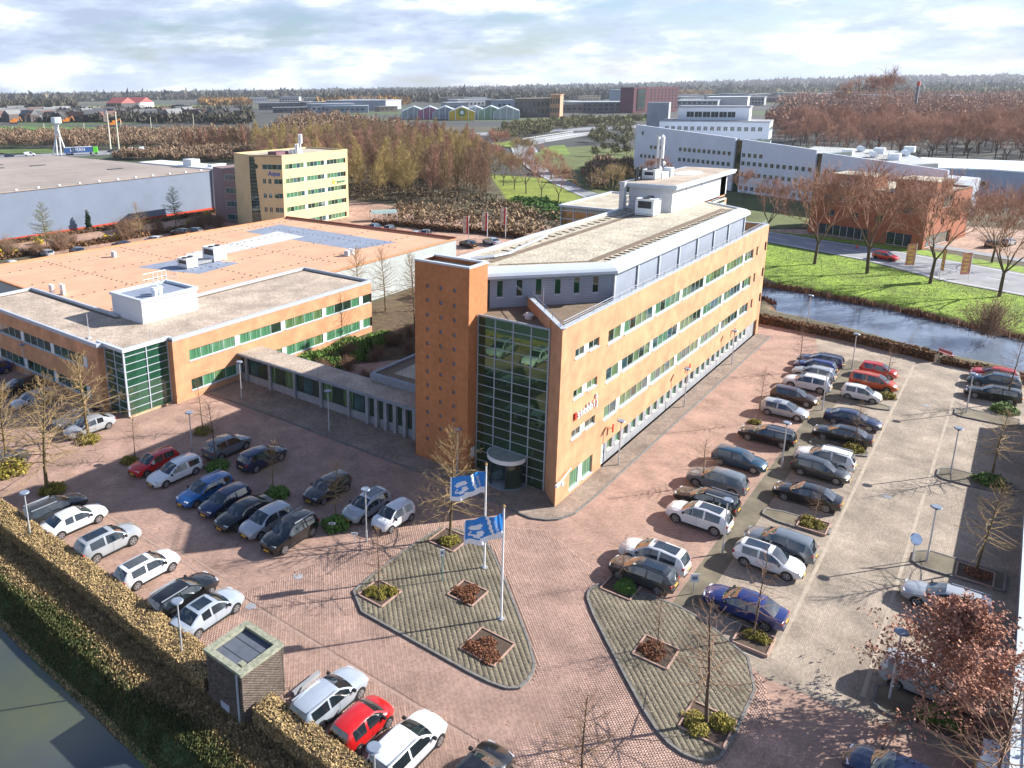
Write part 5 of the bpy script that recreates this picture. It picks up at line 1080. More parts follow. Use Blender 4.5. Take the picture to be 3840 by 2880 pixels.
# type: length, width, height, key stations (x fraction, top z) and what lies between them
def car_type(L, Wd, H, keys, belt, tyre=.32, wb=(.31, .32)):
    """keys: list of (x fraction from rear -.5 to front .5, top height, zone to the next key)"""
    xs_, zt_, zone = [], [], []
    for i, (x, zz, zn) in enumerate(keys):
        if i == len(keys) - 1: xs_.append(x); zt_.append(zz); break
        x1, z1 = keys[i + 1][:2]; n = {'rw': 3, 'roof': 2, 'ws': 3, 'hood': 3, 'tail': 2, 'pil': 1, 'win': 2, 'deck': 2, 'nose': 2}[zn]
        for k in range(n):
            f = k / n; xs_.append(x + (x1 - x) * f); zt_.append(zz + (z1 - zz) * f + (.03 * math.sin(math.pi * f) if zn in ('ws', 'rw', 'hood') else 0)); zone.append(zn)
    rows = []
    for x, zz in zip(xs_, zt_):
        ax = abs(x); w = Wd / 2 * (1 - .24 * max(0, (ax - .32) / .18) ** 2.4); bz = belt + .05 * (-x); zb = min(bz, zz - .05); cab = max(0, zz - bz - .06)
        wr = w * .985 - cab * .36 - .04
        zl = .20 + .12 * max(0, (ax - .40) / .10) ** 2
        rows.append([(0, zl), (w * .80, zl), (w * .95, zl + .10), (w, .52), (w * .985, zb), (wr, zz - .05), (wr * .88, zz), (wr * .45, zz + .025), (0, zz + .032)])
    V = []; n = len(rows); m = len(rows[0])
    for sgn in (1, -1):
        for x, r in zip(xs_, rows): V += [((x + (.030 * max(0, min(1, (x - .02) / .2)) if x > 0 else -.016 * max(0, min(1, (-x - .2) / .2))) * (1 - (2 * y / Wd) ** 2) * 1.0) * L, sgn * y, zz) for y, zz in r]
    body, ws, rw, sw = [], [], [], {1: [], -1: []}
    def vid(s, i, j): return (0 if s == 1 else n * m) + i * m + j
    for s in (1, -1):
        for i in range(n - 1):
            zn = zone[i]
            for j in range(m - 1):
                f = (vid(s, i, j), vid(s, i + 1, j), vid(s, i + 1, j + 1), vid(s, i, j + 1)); f = f if s == -1 else f[::-1]
                if j >= 6 - 0 and zn == 'ws': ws.append(f)
                elif j >= 6 and zn == 'rw': rw.append(f)
                elif j == 4 and zn in ('win', 'ws') and (zn == 'win' or zt_[i + 1] > belt + .16): sw[s].append(f)
                else: body.append(f)
    for i in (0, n - 1):
        a = [vid(1, i, j) for j in range(m)] + [vid(-1, i, j) for j in range(m - 1, -1, -1)]; body.append(tuple(a if i == 0 else a[::-1]))
    out = {}
    def sub(nm, fs, mt):
        me = bpy.data.meshes.new(nm); used = sorted({q for f in fs for q in f}); ix = {q: k for k, q in enumerate(used)}
        me.from_pydata([V[q] for q in used], [], [tuple(ix[q] for q in f) for f in fs])
        for q in (mt if isinstance(mt, list) else [mt]): me.materials.append(q)
        me.polygons.foreach_set('use_smooth', [True] * len(fs)); me.set_sharp_from_angle(angle=R(32)); me.update(); return me
    out['body'] = sub('body', body, None or M_white); out['windscreen'] = sub('windscreen', ws, M_cglass)
    if rw: out['rear_window'] = sub('rear_window', rw, M_cglass)
    out['side'] = [sub('side_window', sw[1], M_cglass), sub('side_window', sw[-1], M_cglass)]
    yr = Wd / 2; ztail = [zz for x, zz in zip(xs_, zt_)][1]
    mb = MB(); mb.box(-.06, .06, -.17, .17, -.06, .09); out['tail'] = mb.mesh('tail_light', M_tail)
    mb = MB(); mb.prism([(-.16, -.17), (.06, -.17), (.0, .17), (-.20, .17)], -.05, .07); out['head'] = [mb.mesh('headlight', M_lampw)]
    mb = MB(); mb.prism([(-.20, -.17), (.0, -.17), (.06, .17), (-.16, .17)], -.05, .07); out['head'].append(mb.mesh('headlight', M_lampw))
    mb = MB(); mb.box(-.03, .03, -.26, .26, -.055, .055); out['plate'] = mb.mesh('number_plate', M_plate)
    mb = MB(); mb.box(-.06, .07, -.10, .10, -.06, .07); out['mirror'] = mb.mesh('wing_mirror', M_black)
    mb = MB()
    for k in (-1, 1): mb.box(-L * .02 - .004, -L * .02 + .004, k * (yr + .001) - .003, k * (yr + .001) + .003, .36, belt - .02)
    mb.box(L * .46 - .02, L * .53 - .006, -Wd * .28, Wd * .28, .30, .48); mb.box(-L * .516 + .004, -L * .46, -Wd * .34, Wd * .34, .30, .44)
    for sx in (-wb[0] * L, wb[1] * L):
        for k in (-1, 1):
            arc = [(sx + (tyre + .075) * math.cos(a), tyre + (tyre + .075) * math.sin(a)) for a in np.linspace(-.15, math.pi + .15, 11)]; kk = len(mb.v)
            mb.v += [(x, k * (yr + .008), max(zz, .2)) for x, zz in arc] + [(x, k * (yr - .14), max(zz, .2)) for x, zz in arc]; nn = len(arc)
            mb.f.append(tuple(kk + q for q in range(nn))); mb.m.append(0)
            for q in range(nn - 1): mb.f.append((kk + q, kk + q + 1, kk + nn + q + 1, kk + nn + q)); mb.m.append(0)
    mb.box(-wb[0] * L + tyre, wb[1] * L - tyre, -yr - .006, -yr + .1, .20, .30); mb.box(-wb[0] * L + tyre, wb[1] * L - tyre, yr - .1, yr + .006, .20, .30)
    out['trim'] = mb.mesh('bumper_trim', M_black)
    mb = MB(); mb.tube((0, -.11, 0), (0, .11, 0), tyre, n=20); out['tyre'] = mb.mesh('wheel', M_tyre, True)
    mb = MB(); mb.tube((0, -.118, 0), (0, .118, 0), tyre * .28, n=10)
    for k in range(5):
        a = 2 * math.pi * k / 5; c, s = math.cos(a), math.sin(a); w = .05
        for y0, y1 in ((-.120, -.108), (.108, .120)):
            P_ = [(tyre * .1 * c - w * s, tyre * .1 * s + w * c), (tyre * .68 * c - w * s, tyre * .68 * s + w * c), (tyre * .68 * c + w * s, tyre * .68 * s - w * c), (tyre * .1 * c + w * s, tyre * .1 * s - w * c)]
            kk = len(mb.v); mb.v += [(p[0], y0, p[1]) for p in P_] + [(p[0], y1, p[1]) for p in P_]
            for f in ((0, 1, 2, 3), (7, 6, 5, 4), (0, 4, 5, 1), (1, 5, 6, 2), (2, 6, 7, 3), (3, 7, 4, 0)): mb.f.append(tuple(kk + q for q in f)); mb.m.append(0)
    for y0 in (-.114, .114):
        for k in range(20):
            a0, a1 = 2 * math.pi * k / 20, 2 * math.pi * (k + 1) / 20; r0, r1 = tyre * .60, tyre * .74
            mb.quad((r0 * math.cos(a0), y0, r0 * math.sin(a0)), (r1 * math.cos(a0), y0, r1 * math.sin(a0)), (r1 * math.cos(a1), y0, r1 * math.sin(a1)), (r0 * math.cos(a1), y0, r0 * math.sin(a1)))
    out['rim'] = mb.mesh('rim', M_rim); out.update(L=L, W=Wd, H=H, belt=belt, tyre_r=tyre, wb=wb, ztail=ztail)
    xr = [x for x, zn in zip(xs_, zone) if zn in ('win', 'pil')]; x0r, x1r = min(xr) * L, max(xr) * L + .2; ztop = max(zt_)
    wr = Wd / 2 * .985 - max(0, ztop - belt - .06) * .36 - .04
    mb = MB(); mb.box(x0r + .25, x1r - .15, -wr * .62, wr * .62, ztop + .002, ztop + .034); out['roofglass'] = mb.mesh('glass_roof', M_cglass)
    out['rails'] = []
    for k in (-1, 1): mb = MB(); mb.box(x0r, x1r, k * wr * .92 - .02, k * wr * .92 + .02, ztop - .01, ztop + .05); out['rails'].append(mb.mesh('roof_rail', M_alu)); out['capz'] = ztop
    return out
T = {
 'hatch': car_type(4.25, 1.79, 1.47, [(-.5, .62, 'tail'), (-.488, .98, 'rw'), (-.40, 1.40, 'pil'), (-.36, 1.43, 'win'), (-.13, 1.47, 'pil'), (-.10, 1.47, 'win'), (.06, 1.43, 'ws'), (.25, .99, 'hood'), (.44, .82, 'nose'), (.492, .66, 'nose'), (.5, .5, 'nose')], .93),
 'small': car_type(3.55, 1.65, 1.48, [(-.5, .62, 'tail'), (-.49, .98, 'rw'), (-.42, 1.40, 'pil'), (-.37, 1.44, 'win'), (-.13, 1.48, 'pil'), (-.09, 1.48, 'win'), (.09, 1.43, 'ws'), (.29, .98, 'hood'), (.45, .84, 'nose'), (.492, .66, 'nose'), (.5, .5, 'nose')], .92, tyre=.29),
 'estate': car_type(4.65, 1.82, 1.48, [(-.5, .62, 'tail'), (-.49, .99, 'rw'), (-.44, 1.38, 'pil'), (-.41, 1.42, 'win'), (-.17, 1.47, 'pil'), (-.145, 1.47, 'win'), (.03, 1.44, 'ws'), (.22, .98, 'hood'), (.44, .80, 'nose'), (.492, .64, 'nose'), (.5, .5, 'nose')], .93),
 'suv': car_type(4.5, 1.86, 1.66, [(-.5, .68, 'tail'), (-.49, 1.08, 'rw'), (-.415, 1.54, 'pil'), (-.37, 1.60, 'win'), (-.14, 1.66, 'pil'), (-.11, 1.66, 'win'), (.06, 1.61, 'ws'), (.24, 1.10, 'hood'), (.45, .94, 'nose'), (.492, .76, 'nose'), (.5, .56, 'nose')], 1.04, tyre=.36),
 'saloon': car_type(4.7, 1.83, 1.45, [(-.5, .62, 'tail'), (-.485, .96, 'deck'), (-.385, 1.02, 'rw'), (-.245, 1.36, 'pil'), (-.215, 1.40, 'win'), (-.08, 1.45, 'pil'), (-.055, 1.45, 'win'), (.07, 1.41, 'ws'), (.235, .97, 'hood'), (.44, .80, 'nose'), (.492, .64, 'nose'), (.5, .5, 'nose')], .93),
 'mpv': car_type(4.35, 1.80, 1.62, [(-.5, .64, 'tail'), (-.49, 1.02, 'rw'), (-.45, 1.52, 'pil'), (-.415, 1.57, 'win'), (-.15, 1.62, 'pil'), (-.12, 1.62, 'win'), (.10, 1.54, 'ws'), (.31, 1.02, 'hood'), (.45, .86, 'nose'), (.492, .68, 'nose'), (.5, .5, 'nose')], .97),
 'van': car_type(4.9, 1.92, 1.92, [(-.5, .70, 'tail'), (-.495, 1.20, 'rw'), (-.475, 1.84, 'pil'), (-.42, 1.88, 'pil'), (-.10, 1.92, 'pil'), (-.04, 1.92, 'win'), (.14, 1.84, 'ws'), (.32, 1.14, 'hood'), (.46, .98, 'nose'), (.494, .8, 'nose'), (.5, .56, 'nose')], 1.08, tyre=.34),
}
def car(tp, paint, xy, rz, label, cat='car', glass_roof=False, rails=False, group=None, detail=True, z=.004):
    t = T[tp]; o = thing('parked_car' if group != 'cars on the road' else 'car', label, cat, (xy[0], xy[1], z), rz, group or 'cars parked around the orange offices')
    b = link('body', t['body'], o); b.material_slots[0].link = 'OBJECT'; b.material_slots[0].material = PAINT[paint]
    link('windscreen', t['windscreen'], o)
    if 'rear_window' in t: link('rear_window', t['rear_window'], o)
    for k in (0, 1): link('side_window', t['side'][k], o)
    if glass_roof: link('glass_roof', t['roofglass'], o)
    if rails:
        for q in t['rails']: link('roof_rail', q, o)
    L, Wd = t['L'], t['W']; zl = t['belt'] - .14
    link('bumper_trim', t['trim'], o)
    for sx in (-t['wb'][0] * L, t['wb'][1] * L):
        for sy in (-1, 1):
            w = link('wheel', t['tyre'], o, (sx, sy * (Wd / 2 - .10), t['tyre_r']))
            if detail: link('rim', t['rim'], w)
    for k in (-1, 1):
        link('tail_light', t['tail'], o, (-L * .492, k * (Wd * .5 - .30), zl)); link('headlight', t['head'][0 if k == 1 else 1], o, (L * .486, k * (Wd * .5 - .34), zl - .10))
        link('wing_mirror', t['mirror'], o, (L * .20, k * (Wd / 2 + .07), t['belt'] + .05))
    link('number_plate', t['plate'], o, (-L * .516, 0, .66)); link('number_plate', t['plate'], o, (L * .53 - .01, 0, .42))
    return o
E_, W_, N_, S_ = 0, math.pi, math.pi / 2, -math.pi / 2
CARS = [
 # row along the ochre hedge, noses into the lot
 ('estate', 'darkgrey', (-25.0, 30.0), E_, 'dark grey estate car, farthest in the row along the ochre hedge', dict(rails=True)),
 ('saloon', 'white', (-25.0, 27.3), E_, 'white fastback parked beside the dark grey estate at the far end of the ochre hedge', {}),
 ('suv', 'silver', (-25.0, 22.5), E_, 'silver crossover with dark glass roof standing alone along the ochre hedge', dict(glass_roof=True)),
 ('hatch', 'white', (-25.1, 17.5), E_, 'white hatchback with dark glass roof standing alone along the ochre hedge', dict(glass_roof=True)),
 ('estate', 'black', (-25.2, 13.05), E_, 'black estate car tight beside a pale silver saloon along the hedge', dict(rails=True)),
 ('saloon', 'paleblue', (-25.3, 10.5), E_, 'pale silver saloon with dark glass roof, nearest the brick hut', dict(glass_roof=True)),
 ('estate', 'paleblue', (-25.4, -.25), E_, 'pale silver estate car just right of the brick hut', dict(rails=True)),
 ('small', 'red', (-25.7, -2.75), E_, 'small bright red hatchback between a silver and a white estate', {}),
 ('estate', 'white', (-25.3, -5.5), E_, 'white estate car next to the small bright red hatchback', dict(rails=True)),
 ('hatch', 'black', (-24.6, -9.0), E_, 'black hatchback cut off by the bottom edge of the picture', {}),
 # middle rows
 ('hatch', 'red', (-15.75, 30.5), W_, 'red hatchback in the shade beside a white estate, left of the entrance yard', {}),
 ('estate', 'white', (-15.7, 27.75), W_, 'white estate car beside the red hatchback in the shaded yard', dict(rails=True)),
 ('estate', 'blue', (-16.0, 22.9), W_, 'bright blue estate car, first in the shaded row of five', dict(rails=True)),
 ('hatch', 'navy', (-16.1, 20.35), W_, 'navy hatchback next to the bright blue estate', {}),
 ('saloon', 'black', (-16.2, 17.85), W_, 'black saloon in the middle of the shaded row of five', {}),
 ('hatch', 'silver', (-15.95, 15.5), W_, 'light grey hatchback between two black cars in the shaded row', {}),
 ('suv', 'black', (-16.0, 13.0), W_, 'tall black crossover at the sunny end of the shaded row', dict(rails=True)),
 ('suv', 'steel', (-9.9, 27.9), E_, 'grey crossover parked by the bare tree in the deep shade', {}),
 ('suv', 'navy', (-9.45, 23.7), E_, 'navy crossover with yellow rear plate under a bare drooping tree', {}),
 ('hatch', 'darkgrey', (-9.5, 15.5), W_, 'dark hatchback half hidden by bare branches in the shade', {}),
 ('hatch', 'silver', (-9.55, 11.1), W_, 'silver hatchback with black roof beside a small white car', dict(glass_roof=True)),
 ('small', 'white', (-9.55, 8.55), W_, 'small white three-door car at the edge of the shade near the flags', {}),
 # left column of the right-hand lot
 ('estate', 'navy', (47.5, -9.2), N_, 'dark blue estate, farthest in the column nearest the long facade', dict(rails=True)),
 ('hatch', 'royal', (44.95, -9.2), N_, 'blue hatchback second from the far end near the long facade', {}),
 ('hatch', 'silver', (42.5, -9.5), N_, 'silver hatchback third from the far end near the long facade', {}),
 ('suv', 'white', (38.8, -9.6), N_, 'white crossover behind the lamp post in the column by the facade', {}),
 ('hatch', 'brown', (34.1, -9.4), S_, 'dark brown hatchback in the column by the facade', {}),
 ('hatch', 'silver', (29.6, -9.4), S_, 'silver hatchback standing alone beside a thin bare tree', {}),
 ('estate', 'black', (22.6, -9.75), N_, 'black estate car beside the lamp post in the middle of the lot', dict(rails=True)),
 ('hatch', 'teal', (16.0, -9.1), S_, 'dark teal hatchback under the flat-topped bare tree', {}),
 ('suv', 'steel', (11.1, -8.95), N_, 'blue-grey crossover beside the mossy tree trunk', {}),
 ('estate', 'black', (7.5, -9.25), N_, 'black estate squeezed behind the white crossover with dark roof', dict(rails=True)),
 ('suv', 'white', (4.6, -9.5), N_, 'white crossover with dark roof beside the lamp post', dict(glass_roof=True)),
 ('suv', 'white', (-2.4, -8.85), N_, 'white crossover with black roof at the tip of the right-hand island', dict(glass_roof=True)),
 ('hatch', 'darkgrey', (-4.6, -9.05), N_, 'dark hatchback at the tip of the right-hand island', dict(glass_roof=True)),
 # right column
 ('small', 'red', (47.7, -15.0), S_, 'small red hatchback, farthest in the right column near the pond hedge', {}),
 ('mpv', 'orange', (43.35, -15.05), S_, 'orange-red people carrier in front of the small red hatchback', {}),
 ('small', 'white', (39.0, -14.7), S_, 'small white hatchback next to the orange-red people carrier', {}),
 ('saloon', 'navy', (31.4, -15.1), S_, 'navy saloon in the right column beside a black saloon', {}),
 ('saloon', 'black', (26.85, -15.0), N_, 'black saloon beside the bright green shrub bed', {}),
 ('suv', 'white', (20.7, -14.85), N_, 'white crossover with roof rails beside a dark hatchback', dict(rails=True)),
 ('hatch', 'darkgrey', (18.3, -14.95), S_, 'dark hatchback under bare twigs beside the white crossover', {}),
 ('saloon', 'black', (13.05, -15.0), N_, 'black fastback standing alone by the kerbed island', {}),
 ('suv', 'steel', (4.6, -15.25), N_, 'grey crossover just before the kerbed island with the yellow shrubs', {}),
 ('hatch', 'white', (2.1, -15.05), S_, 'white hatchback close beside the grey crossover', dict(glass_roof=True)),
 ('saloon', 'royal', (-3.95, -15.25), N_, 'royal blue saloon nearest the square sign', {}),
 # along the right edge
 ('hatch', 'red', (54.1, -25.2), N_, 'red car at the far right corner below the pond hedge', {}),
 ('suv', 'teal', (51.3, -25.2), N_, 'dark teal car at the right edge beside the red one', {}),
 ('estate', 'black', (47.2, -25.2), N_, 'black estate at the right edge with its shadow on the lane', {}),
 ('estate', 'silver', (4.4, -25.0), N_, 'silver-white estate behind the copper-leaved tree', dict(rails=True)),
 ('mpv', 'silver', (-4.5, -24.8), S_, 'silver people carrier dusted with leaves beside the copper tree', {}),
 ('hatch', 'navy', (-12.3, -24.4), N_, 'dark blue car at the bottom right corner', {}),
 ('van', 'white', (-9.2, -29.6), S_, 'white van with red tail light at the right edge', {}),
 # by the green glass corner and along the low office
 ('estate', 'grey', (-15.0, 44.9), W_, 'grey car half hidden by branches at the green glass corner', {}),
 ('saloon', 'silver', (-15.2, 42.1), W_, 'silver saloon at the green glass corner', {}),
 ('hatch', 'darkgrey', (-23.9, 41.3), E_, 'dark car at the left edge beside a mossy trunk', {}),
 ('hatch', 'royal', (-14.2, 65.5), W_, 'blue car at the far left under the brick wall', {}),
 ('estate', 'black', (-14.6, 58.1), W_, 'black car in the shade of the low brick office', {}),
 ('hatch', 'silver', (-15.5, 53.0), W_, 'silver car in the twigs left of the green glass corner', {}),
]
for tp, pc, xy, rz, lb, kw in CARS: car(tp, pc, (xy[0] + random.gauss(0, .06), xy[1] + random.gauss(0, .06)), rz + random.gauss(0, .018), lb, **kw)
BACK = [('hatch', 'teal', (85.2, 92.3), .3, 'teal car behind the orange hall, farthest left of the back row'), ('hatch', 'darkgrey', (85.5, 88.0), .3, 'dark car behind the orange hall beside the teal one'), ('suv', 'black', (85.0, 77.2), .4, 'black car behind the orange hall at the bare tree'), ('hatch', 'silver', (83.0, 78.4), .4, 'pale car behind the orange hall at the bare tree'),
 ('estate', 'black', (81.0, 63.2), 1.2, 'black car by the banners behind the orange hall'), ('saloon', 'paleblue', (85.9, 60.6), 1.2, 'pale blue saloon by the banners behind the orange hall'),
 ('hatch', 'silver', (23.0, 126.0), 1.5, 'pale car on the left in the warehouse car park'), ('hatch', 'teal', (28.0, 123.3), 1.5, 'dark teal car in the warehouse car park beside the bare shrub'), ('saloon', 'navy', (37.2, 121.5), 1.9, 'dark blue saloon between hedges in the warehouse car park'), ('hatch', 'white', (44.4, 120.8), 1.9, 'white car seen over the orange roof edge'), ('suv', 'black', (53.0, 123.4), 1.9, 'black car in the group at the right of the warehouse car park'), ('hatch', 'steel', (56.2, 122.6), 1.9, 'grey car in the group at the right of the warehouse car park'), ('hatch', 'white', (13.8, 121.3), 1.5, 'white car at the far left of the warehouse car park'),
 ('hatch', 'darkgrey', (142.5, -21.0), -.3, 'dark hatchback parked beside the reddish brick office'), ('hatch', 'silver', (146.2, -23.2), -.3, 'silver hatchback parked beside the reddish brick office')]
for tp, pc, xy, rz, lb in BACK: car(tp, pc, xy, rz, lb, detail=False)
for tp, pc, xy, rz, lb in [('hatch', 'red', (116.5, -6.2), -1.93, 'red hatchback driving on the road past the brick office'), ('hatch', 'navy', (349, 211), .5, 'dark car nearest on the curved road'), ('saloon', 'silver', (366, 218), .5, 'pale car second on the curved road'), ('suv', 'royal', (359, 209), .5, 'dark blue car third on the curved road, just before the bridge')]: car(tp, pc, xy, rz, lb, group='cars on the road', detail=False, z=.03)
# highway with lorry and vans
def hw(px, py): return A(Z1, px, py)
h_a, h_b = hw(-300, 545), hw(1380, 462); hd = (h_b - h_a) / np.hypot(*(h_b - h_a)); hn = np.array((-hd[1], hd[0]))
mb = MB(); mb.bar(h_a - hd * 200, h_b + hd * 400, 26, -.3, .12); struct('motorway', mb, M_asph)
HR = math.atan2(hd[1], hd[0])
c_ = hw(525, 512); lor = thing('lorry', 'blue curtain-sided lorry with large white letters and a green cab', 'lorry', (*c_, .12), HR)
mb = MB(); mb.box(-8.6, 5.0, -1.3, 1.3, 1.2, 4.0); link('trailer', mb.mesh('trailer', mat('lorry_blue', (.03, .09, .26), .5)), lor); mb = MB(); mb.box(-8.6, 5.0, -1.25, 1.25, 4.0, 4.12); link('trailer_roof', mb.mesh('trailer_roof', M_white), lor)
mb = MB(); mb.prism([(5.5, -1.25), (7.6, -1.25), (7.9, -1.0), (7.9, 1.0), (7.6, 1.25), (5.5, 1.25)], .8, 3.9); link('cab', mb.mesh('cab', mat('lorry_green', (.10, .50, .03), .4, coat=1)), lor)
mb = MB(); mb.box(7.86, 7.93, -1.0, 1.0, 2.1, 3.2); link('windscreen', mb.mesh('windscreen', M_cglass), lor)
for sx in (-7.2, -6.0, -4.8, 4.4, 7.0):
    for sy in (-1.15, 1.15): mb = MB(); mb.tube((sx, sy - .15, .5), (sx, sy + .15, .5), .5, n=14); link('wheel', mb.mesh('wheel', M_tyre), lor)
tx = text('LEMAN', 2.3, (0, 0, 0), (1, 0), M_white, None, .02, 'lettering'); tx.parent = lor; tx.matrix_basis = Matrix(((1, 0, 0, -2.2), (0, 0, -1, -1.34), (0, 1, 0, 2.7), (0, 0, 0, 1)))
for px, pc, tp, lb in ((190, 'white', 'van', 'white van on the motorway left of the blue lorry'), (60, 'navy', 'hatch', 'dark car at the far left of the motorway'), (715, 'darkgrey', 'hatch', 'dark car just ahead of the blue lorry'), (850, 'white', 'van', 'white van on the motorway ahead of the blue lorry'), (920, 'white', 'van', 'second white van ahead of the blue lorry'), (1290, 'paleblue', 'van', 'pale van on the motorway near the wood')):
    q = hw(px, 528 - (px) * .048 + 2); o = car(tp, pc, q, HR, lb, 'van' if tp == 'van' else 'car', group='cars on the road', detail=False, z=.13); o.scale = (1.15,) * 3
# ------------------------------------------------------------------ trees
def segs_mesh(name, S, n, m):
    """tapered tubes from segments: S rows x0 y0 z0 x1 y1 z1 r0 r1"""
    S = np.asarray(S, float); p, q, r0, r1 = S[:, 0:3], S[:, 3:6], S[:, 6], S[:, 7]; d = q - p; L = np.linalg.norm(d, axis=1, keepdims=True) + 1e-9; d = d / L
    ref = np.where(np.abs(d[:, 2:3]) < .9, np.array([[0, 0, 1.]]), np.array([[1., 0, 0]])); u = np.cross(d, ref); u /= np.linalg.norm(u, axis=1, keepdims=True); w = np.cross(d, u)
    a = 2 * math.pi * np.arange(n) / n; c, s = np.cos(a)[None, :, None], np.sin(a)[None, :, None]; ring_ = u[:, None] * c + w[:, None] * s
    V = np.concatenate([p[:, None] + ring_ * r0[:, None, None], q[:, None] + ring_ * r1[:, None, None]], 1); k = len(S)
    i = np.arange(n); j = (i + 1) % n; f = np.stack([i, j, n + j, n + i], 1); F = (np.arange(k)[:, None, None] * 2 * n + f[None]).reshape(-1, 4)
    return nmesh(name, V.reshape(-1, 3), F, m, smooth=True)
def norm(v): return v / (np.linalg.norm(v) + 1e-9)
def limb(out, p, d, L, r, k, rng, droop=0.0, wob=.12, r_end=.35):
    pts = [p]
    for i in range(k):
        d = norm(d + rng.normal(0, wob, 3) + np.array((0, 0, droop))); q = p + d * L / k; out.append((*p, *q, r * (1 - (1 - r_end) * i / k), r * (1 - (1 - r_end) * (i + 1) / k))); p = q; pts.append(p)
    return pts, d
def lead_tree(seed, h, rad, n_lat, base=.28, up=(-.1, .9), r0=.085, dens=1.0, twl=.30, thick=1.0):
    """central leader with whorls of thin laterals, like the young lot trees"""
    rng = np.random.default_rng(seed); T_, B_ = [], []
    lp, _ = limb(T_, np.zeros(3), np.array((0, 0, 1.)), h, r0, 12, rng, .02, .025, .16); zs_ = np.array([p[2] for p in lp])
    for k in range(n_lat):
        f = base + (1 - base) * (k + rng.uniform(0, 1)) / n_lat * .98; zz = f * h; o = np.array([np.interp(zz, zs_, [p[i] for p in lp]) for i in range(3)])
        a = k * 2.4 + rng.uniform(-.4, .4); t = (f - base) / (1 - base); L = rad * (1.02 - t) ** .75 * rng.uniform(.7, 1.15) + .2; el = up[0] + (up[1] - up[0]) * t + rng.normal(0, .12)
        d = np.array((math.cos(a) * math.cos(el), math.sin(a) * math.cos(el), math.sin(el))); pts, dl = limb(B_, o, d, L, (.026 * (1 - t) + .010) * thick, 5, rng, .03, .10, .25)
        for j in range(1, 6):
            for s_ in range(int(2 * dens + rng.uniform(0, 1))):
                b = pts[j]; dd_ = norm(norm(b - o) + rng.normal(0, .55, 3) + np.array((0, 0, .08))); l2 = L * twl * rng.uniform(.5, 1.2); p2, d2 = limb(B_, b, dd_, l2, .008 * thick, 2, rng, .03, .18, .5)
                for _ in range(int(1 + dens)): limb(B_, p2[rng.integers(1, 3)], norm(dd_ + rng.normal(0, .6, 3)), l2 * .5, .005 * thick, 1, rng, 0, .1, .6)
    return T_, B_
def vase_tree(seed, h, spread, depth=7, r0=.16, trunk=.26, ups=.25, twig=.012):
    """trunk that forks again and again into a rounded crown"""
    rng = np.random.default_rng(seed); T_, B_ = [], []
    pts, d = limb(T_, np.zeros(3), np.array((0, 0, 1.)), h * trunk, r0, 5, rng, 0, .03, .8)
    def grow(p, d, L, r, k):
        out = T_ if k >= depth - 1 else B_
        pts, d2 = limb(out, p, d, L, r, 2 if k > 1 else 1, rng, .04, .10, .75)
        if k == 0:
            for _ in range(1): limb(B_, pts[-1], norm(d2 + rng.normal(0, .6, 3)), L * rng.uniform(.6, 1.2), twig * .75, 1, rng, 0, .1, .5)
            return
        nb = 3 if k > 1 and rng.uniform() < .75 else 2
        if k == 1: nb = 5
        for i in range(nb):
            ax = norm(np.cross(d2, rng.normal(0, 1, 3))); an = rng.uniform(.25, .62) * spread; dn = norm(d2 * math.cos(an) + ax * math.sin(an) + np.array((0, 0, ups * .3))); grow(pts[-1], dn, L * rng.uniform(.66, .90), max(twig, r * rng.uniform(.55, .68)), k - 1)
    for i in range(5):
        a = i * 1.26 + rng.uniform(-.3, .3); el = rng.uniform(.75, 1.15); grow(pts[-1], np.array((math.cos(a) * math.cos(el), math.sin(a) * math.cos(el), math.sin(el))), h * .26, r0 * .5, depth - 1)
    return T_, B_
def tall_tree(seed, h, rad, n=34, base=.25, twig=.022, r0=.16):
    rng = np.random.default_rng(seed); T_, B_ = [], []; lp, _ = limb(T_, np.zeros(3), np.array((0, 0, 1.)), h * .93, r0, 8, rng, .03, .035, .2); zs_ = np.array([p[2] for p in lp])
    for k in range(n):
        f = base + (1 - base) * (k + rng.uniform(0, 1)) / n * .98; o = np.array([np.interp(f * h * .93, zs_, [p[i] for p in lp]) for i in range(3)]); a = k * 2.4 + rng.uniform(-.5, .5); t = (f - base) / (1 - base)
        L = rad * (1.1 - t * .75) * rng.uniform(.7, 1.2); el = .55 + .5 * t + rng.normal(0, .15); d = np.array((math.cos(a) * math.cos(el), math.sin(a) * math.cos(el), math.sin(el))); pts, _ = limb(B_, o, d, L, .05 * (1 - .5 * t), 4, rng, .06, .12, .4)
        for j in range(1, 5):
            for s_ in range(3):
                dd_ = norm(norm(pts[j] - o) + rng.normal(0, .5, 3) + np.array((0, 0, .35))); l2 = L * .42 * rng.uniform(.6, 1.2); p2, _ = limb(B_, pts[j], dd_, l2, twig, 2, rng, .05, .15, .6)
                limb(B_, p2[1], norm(dd_ + rng.normal(0, .5, 3)), l2 * .6, twig * .8, 1, rng, 0, .1, .6); limb(B_, p2[2], norm(dd_ + rng.normal(0, .5, 3)), l2 * .5, twig * .8, 1, rng, 0, .1, .6)
    return T_, B_
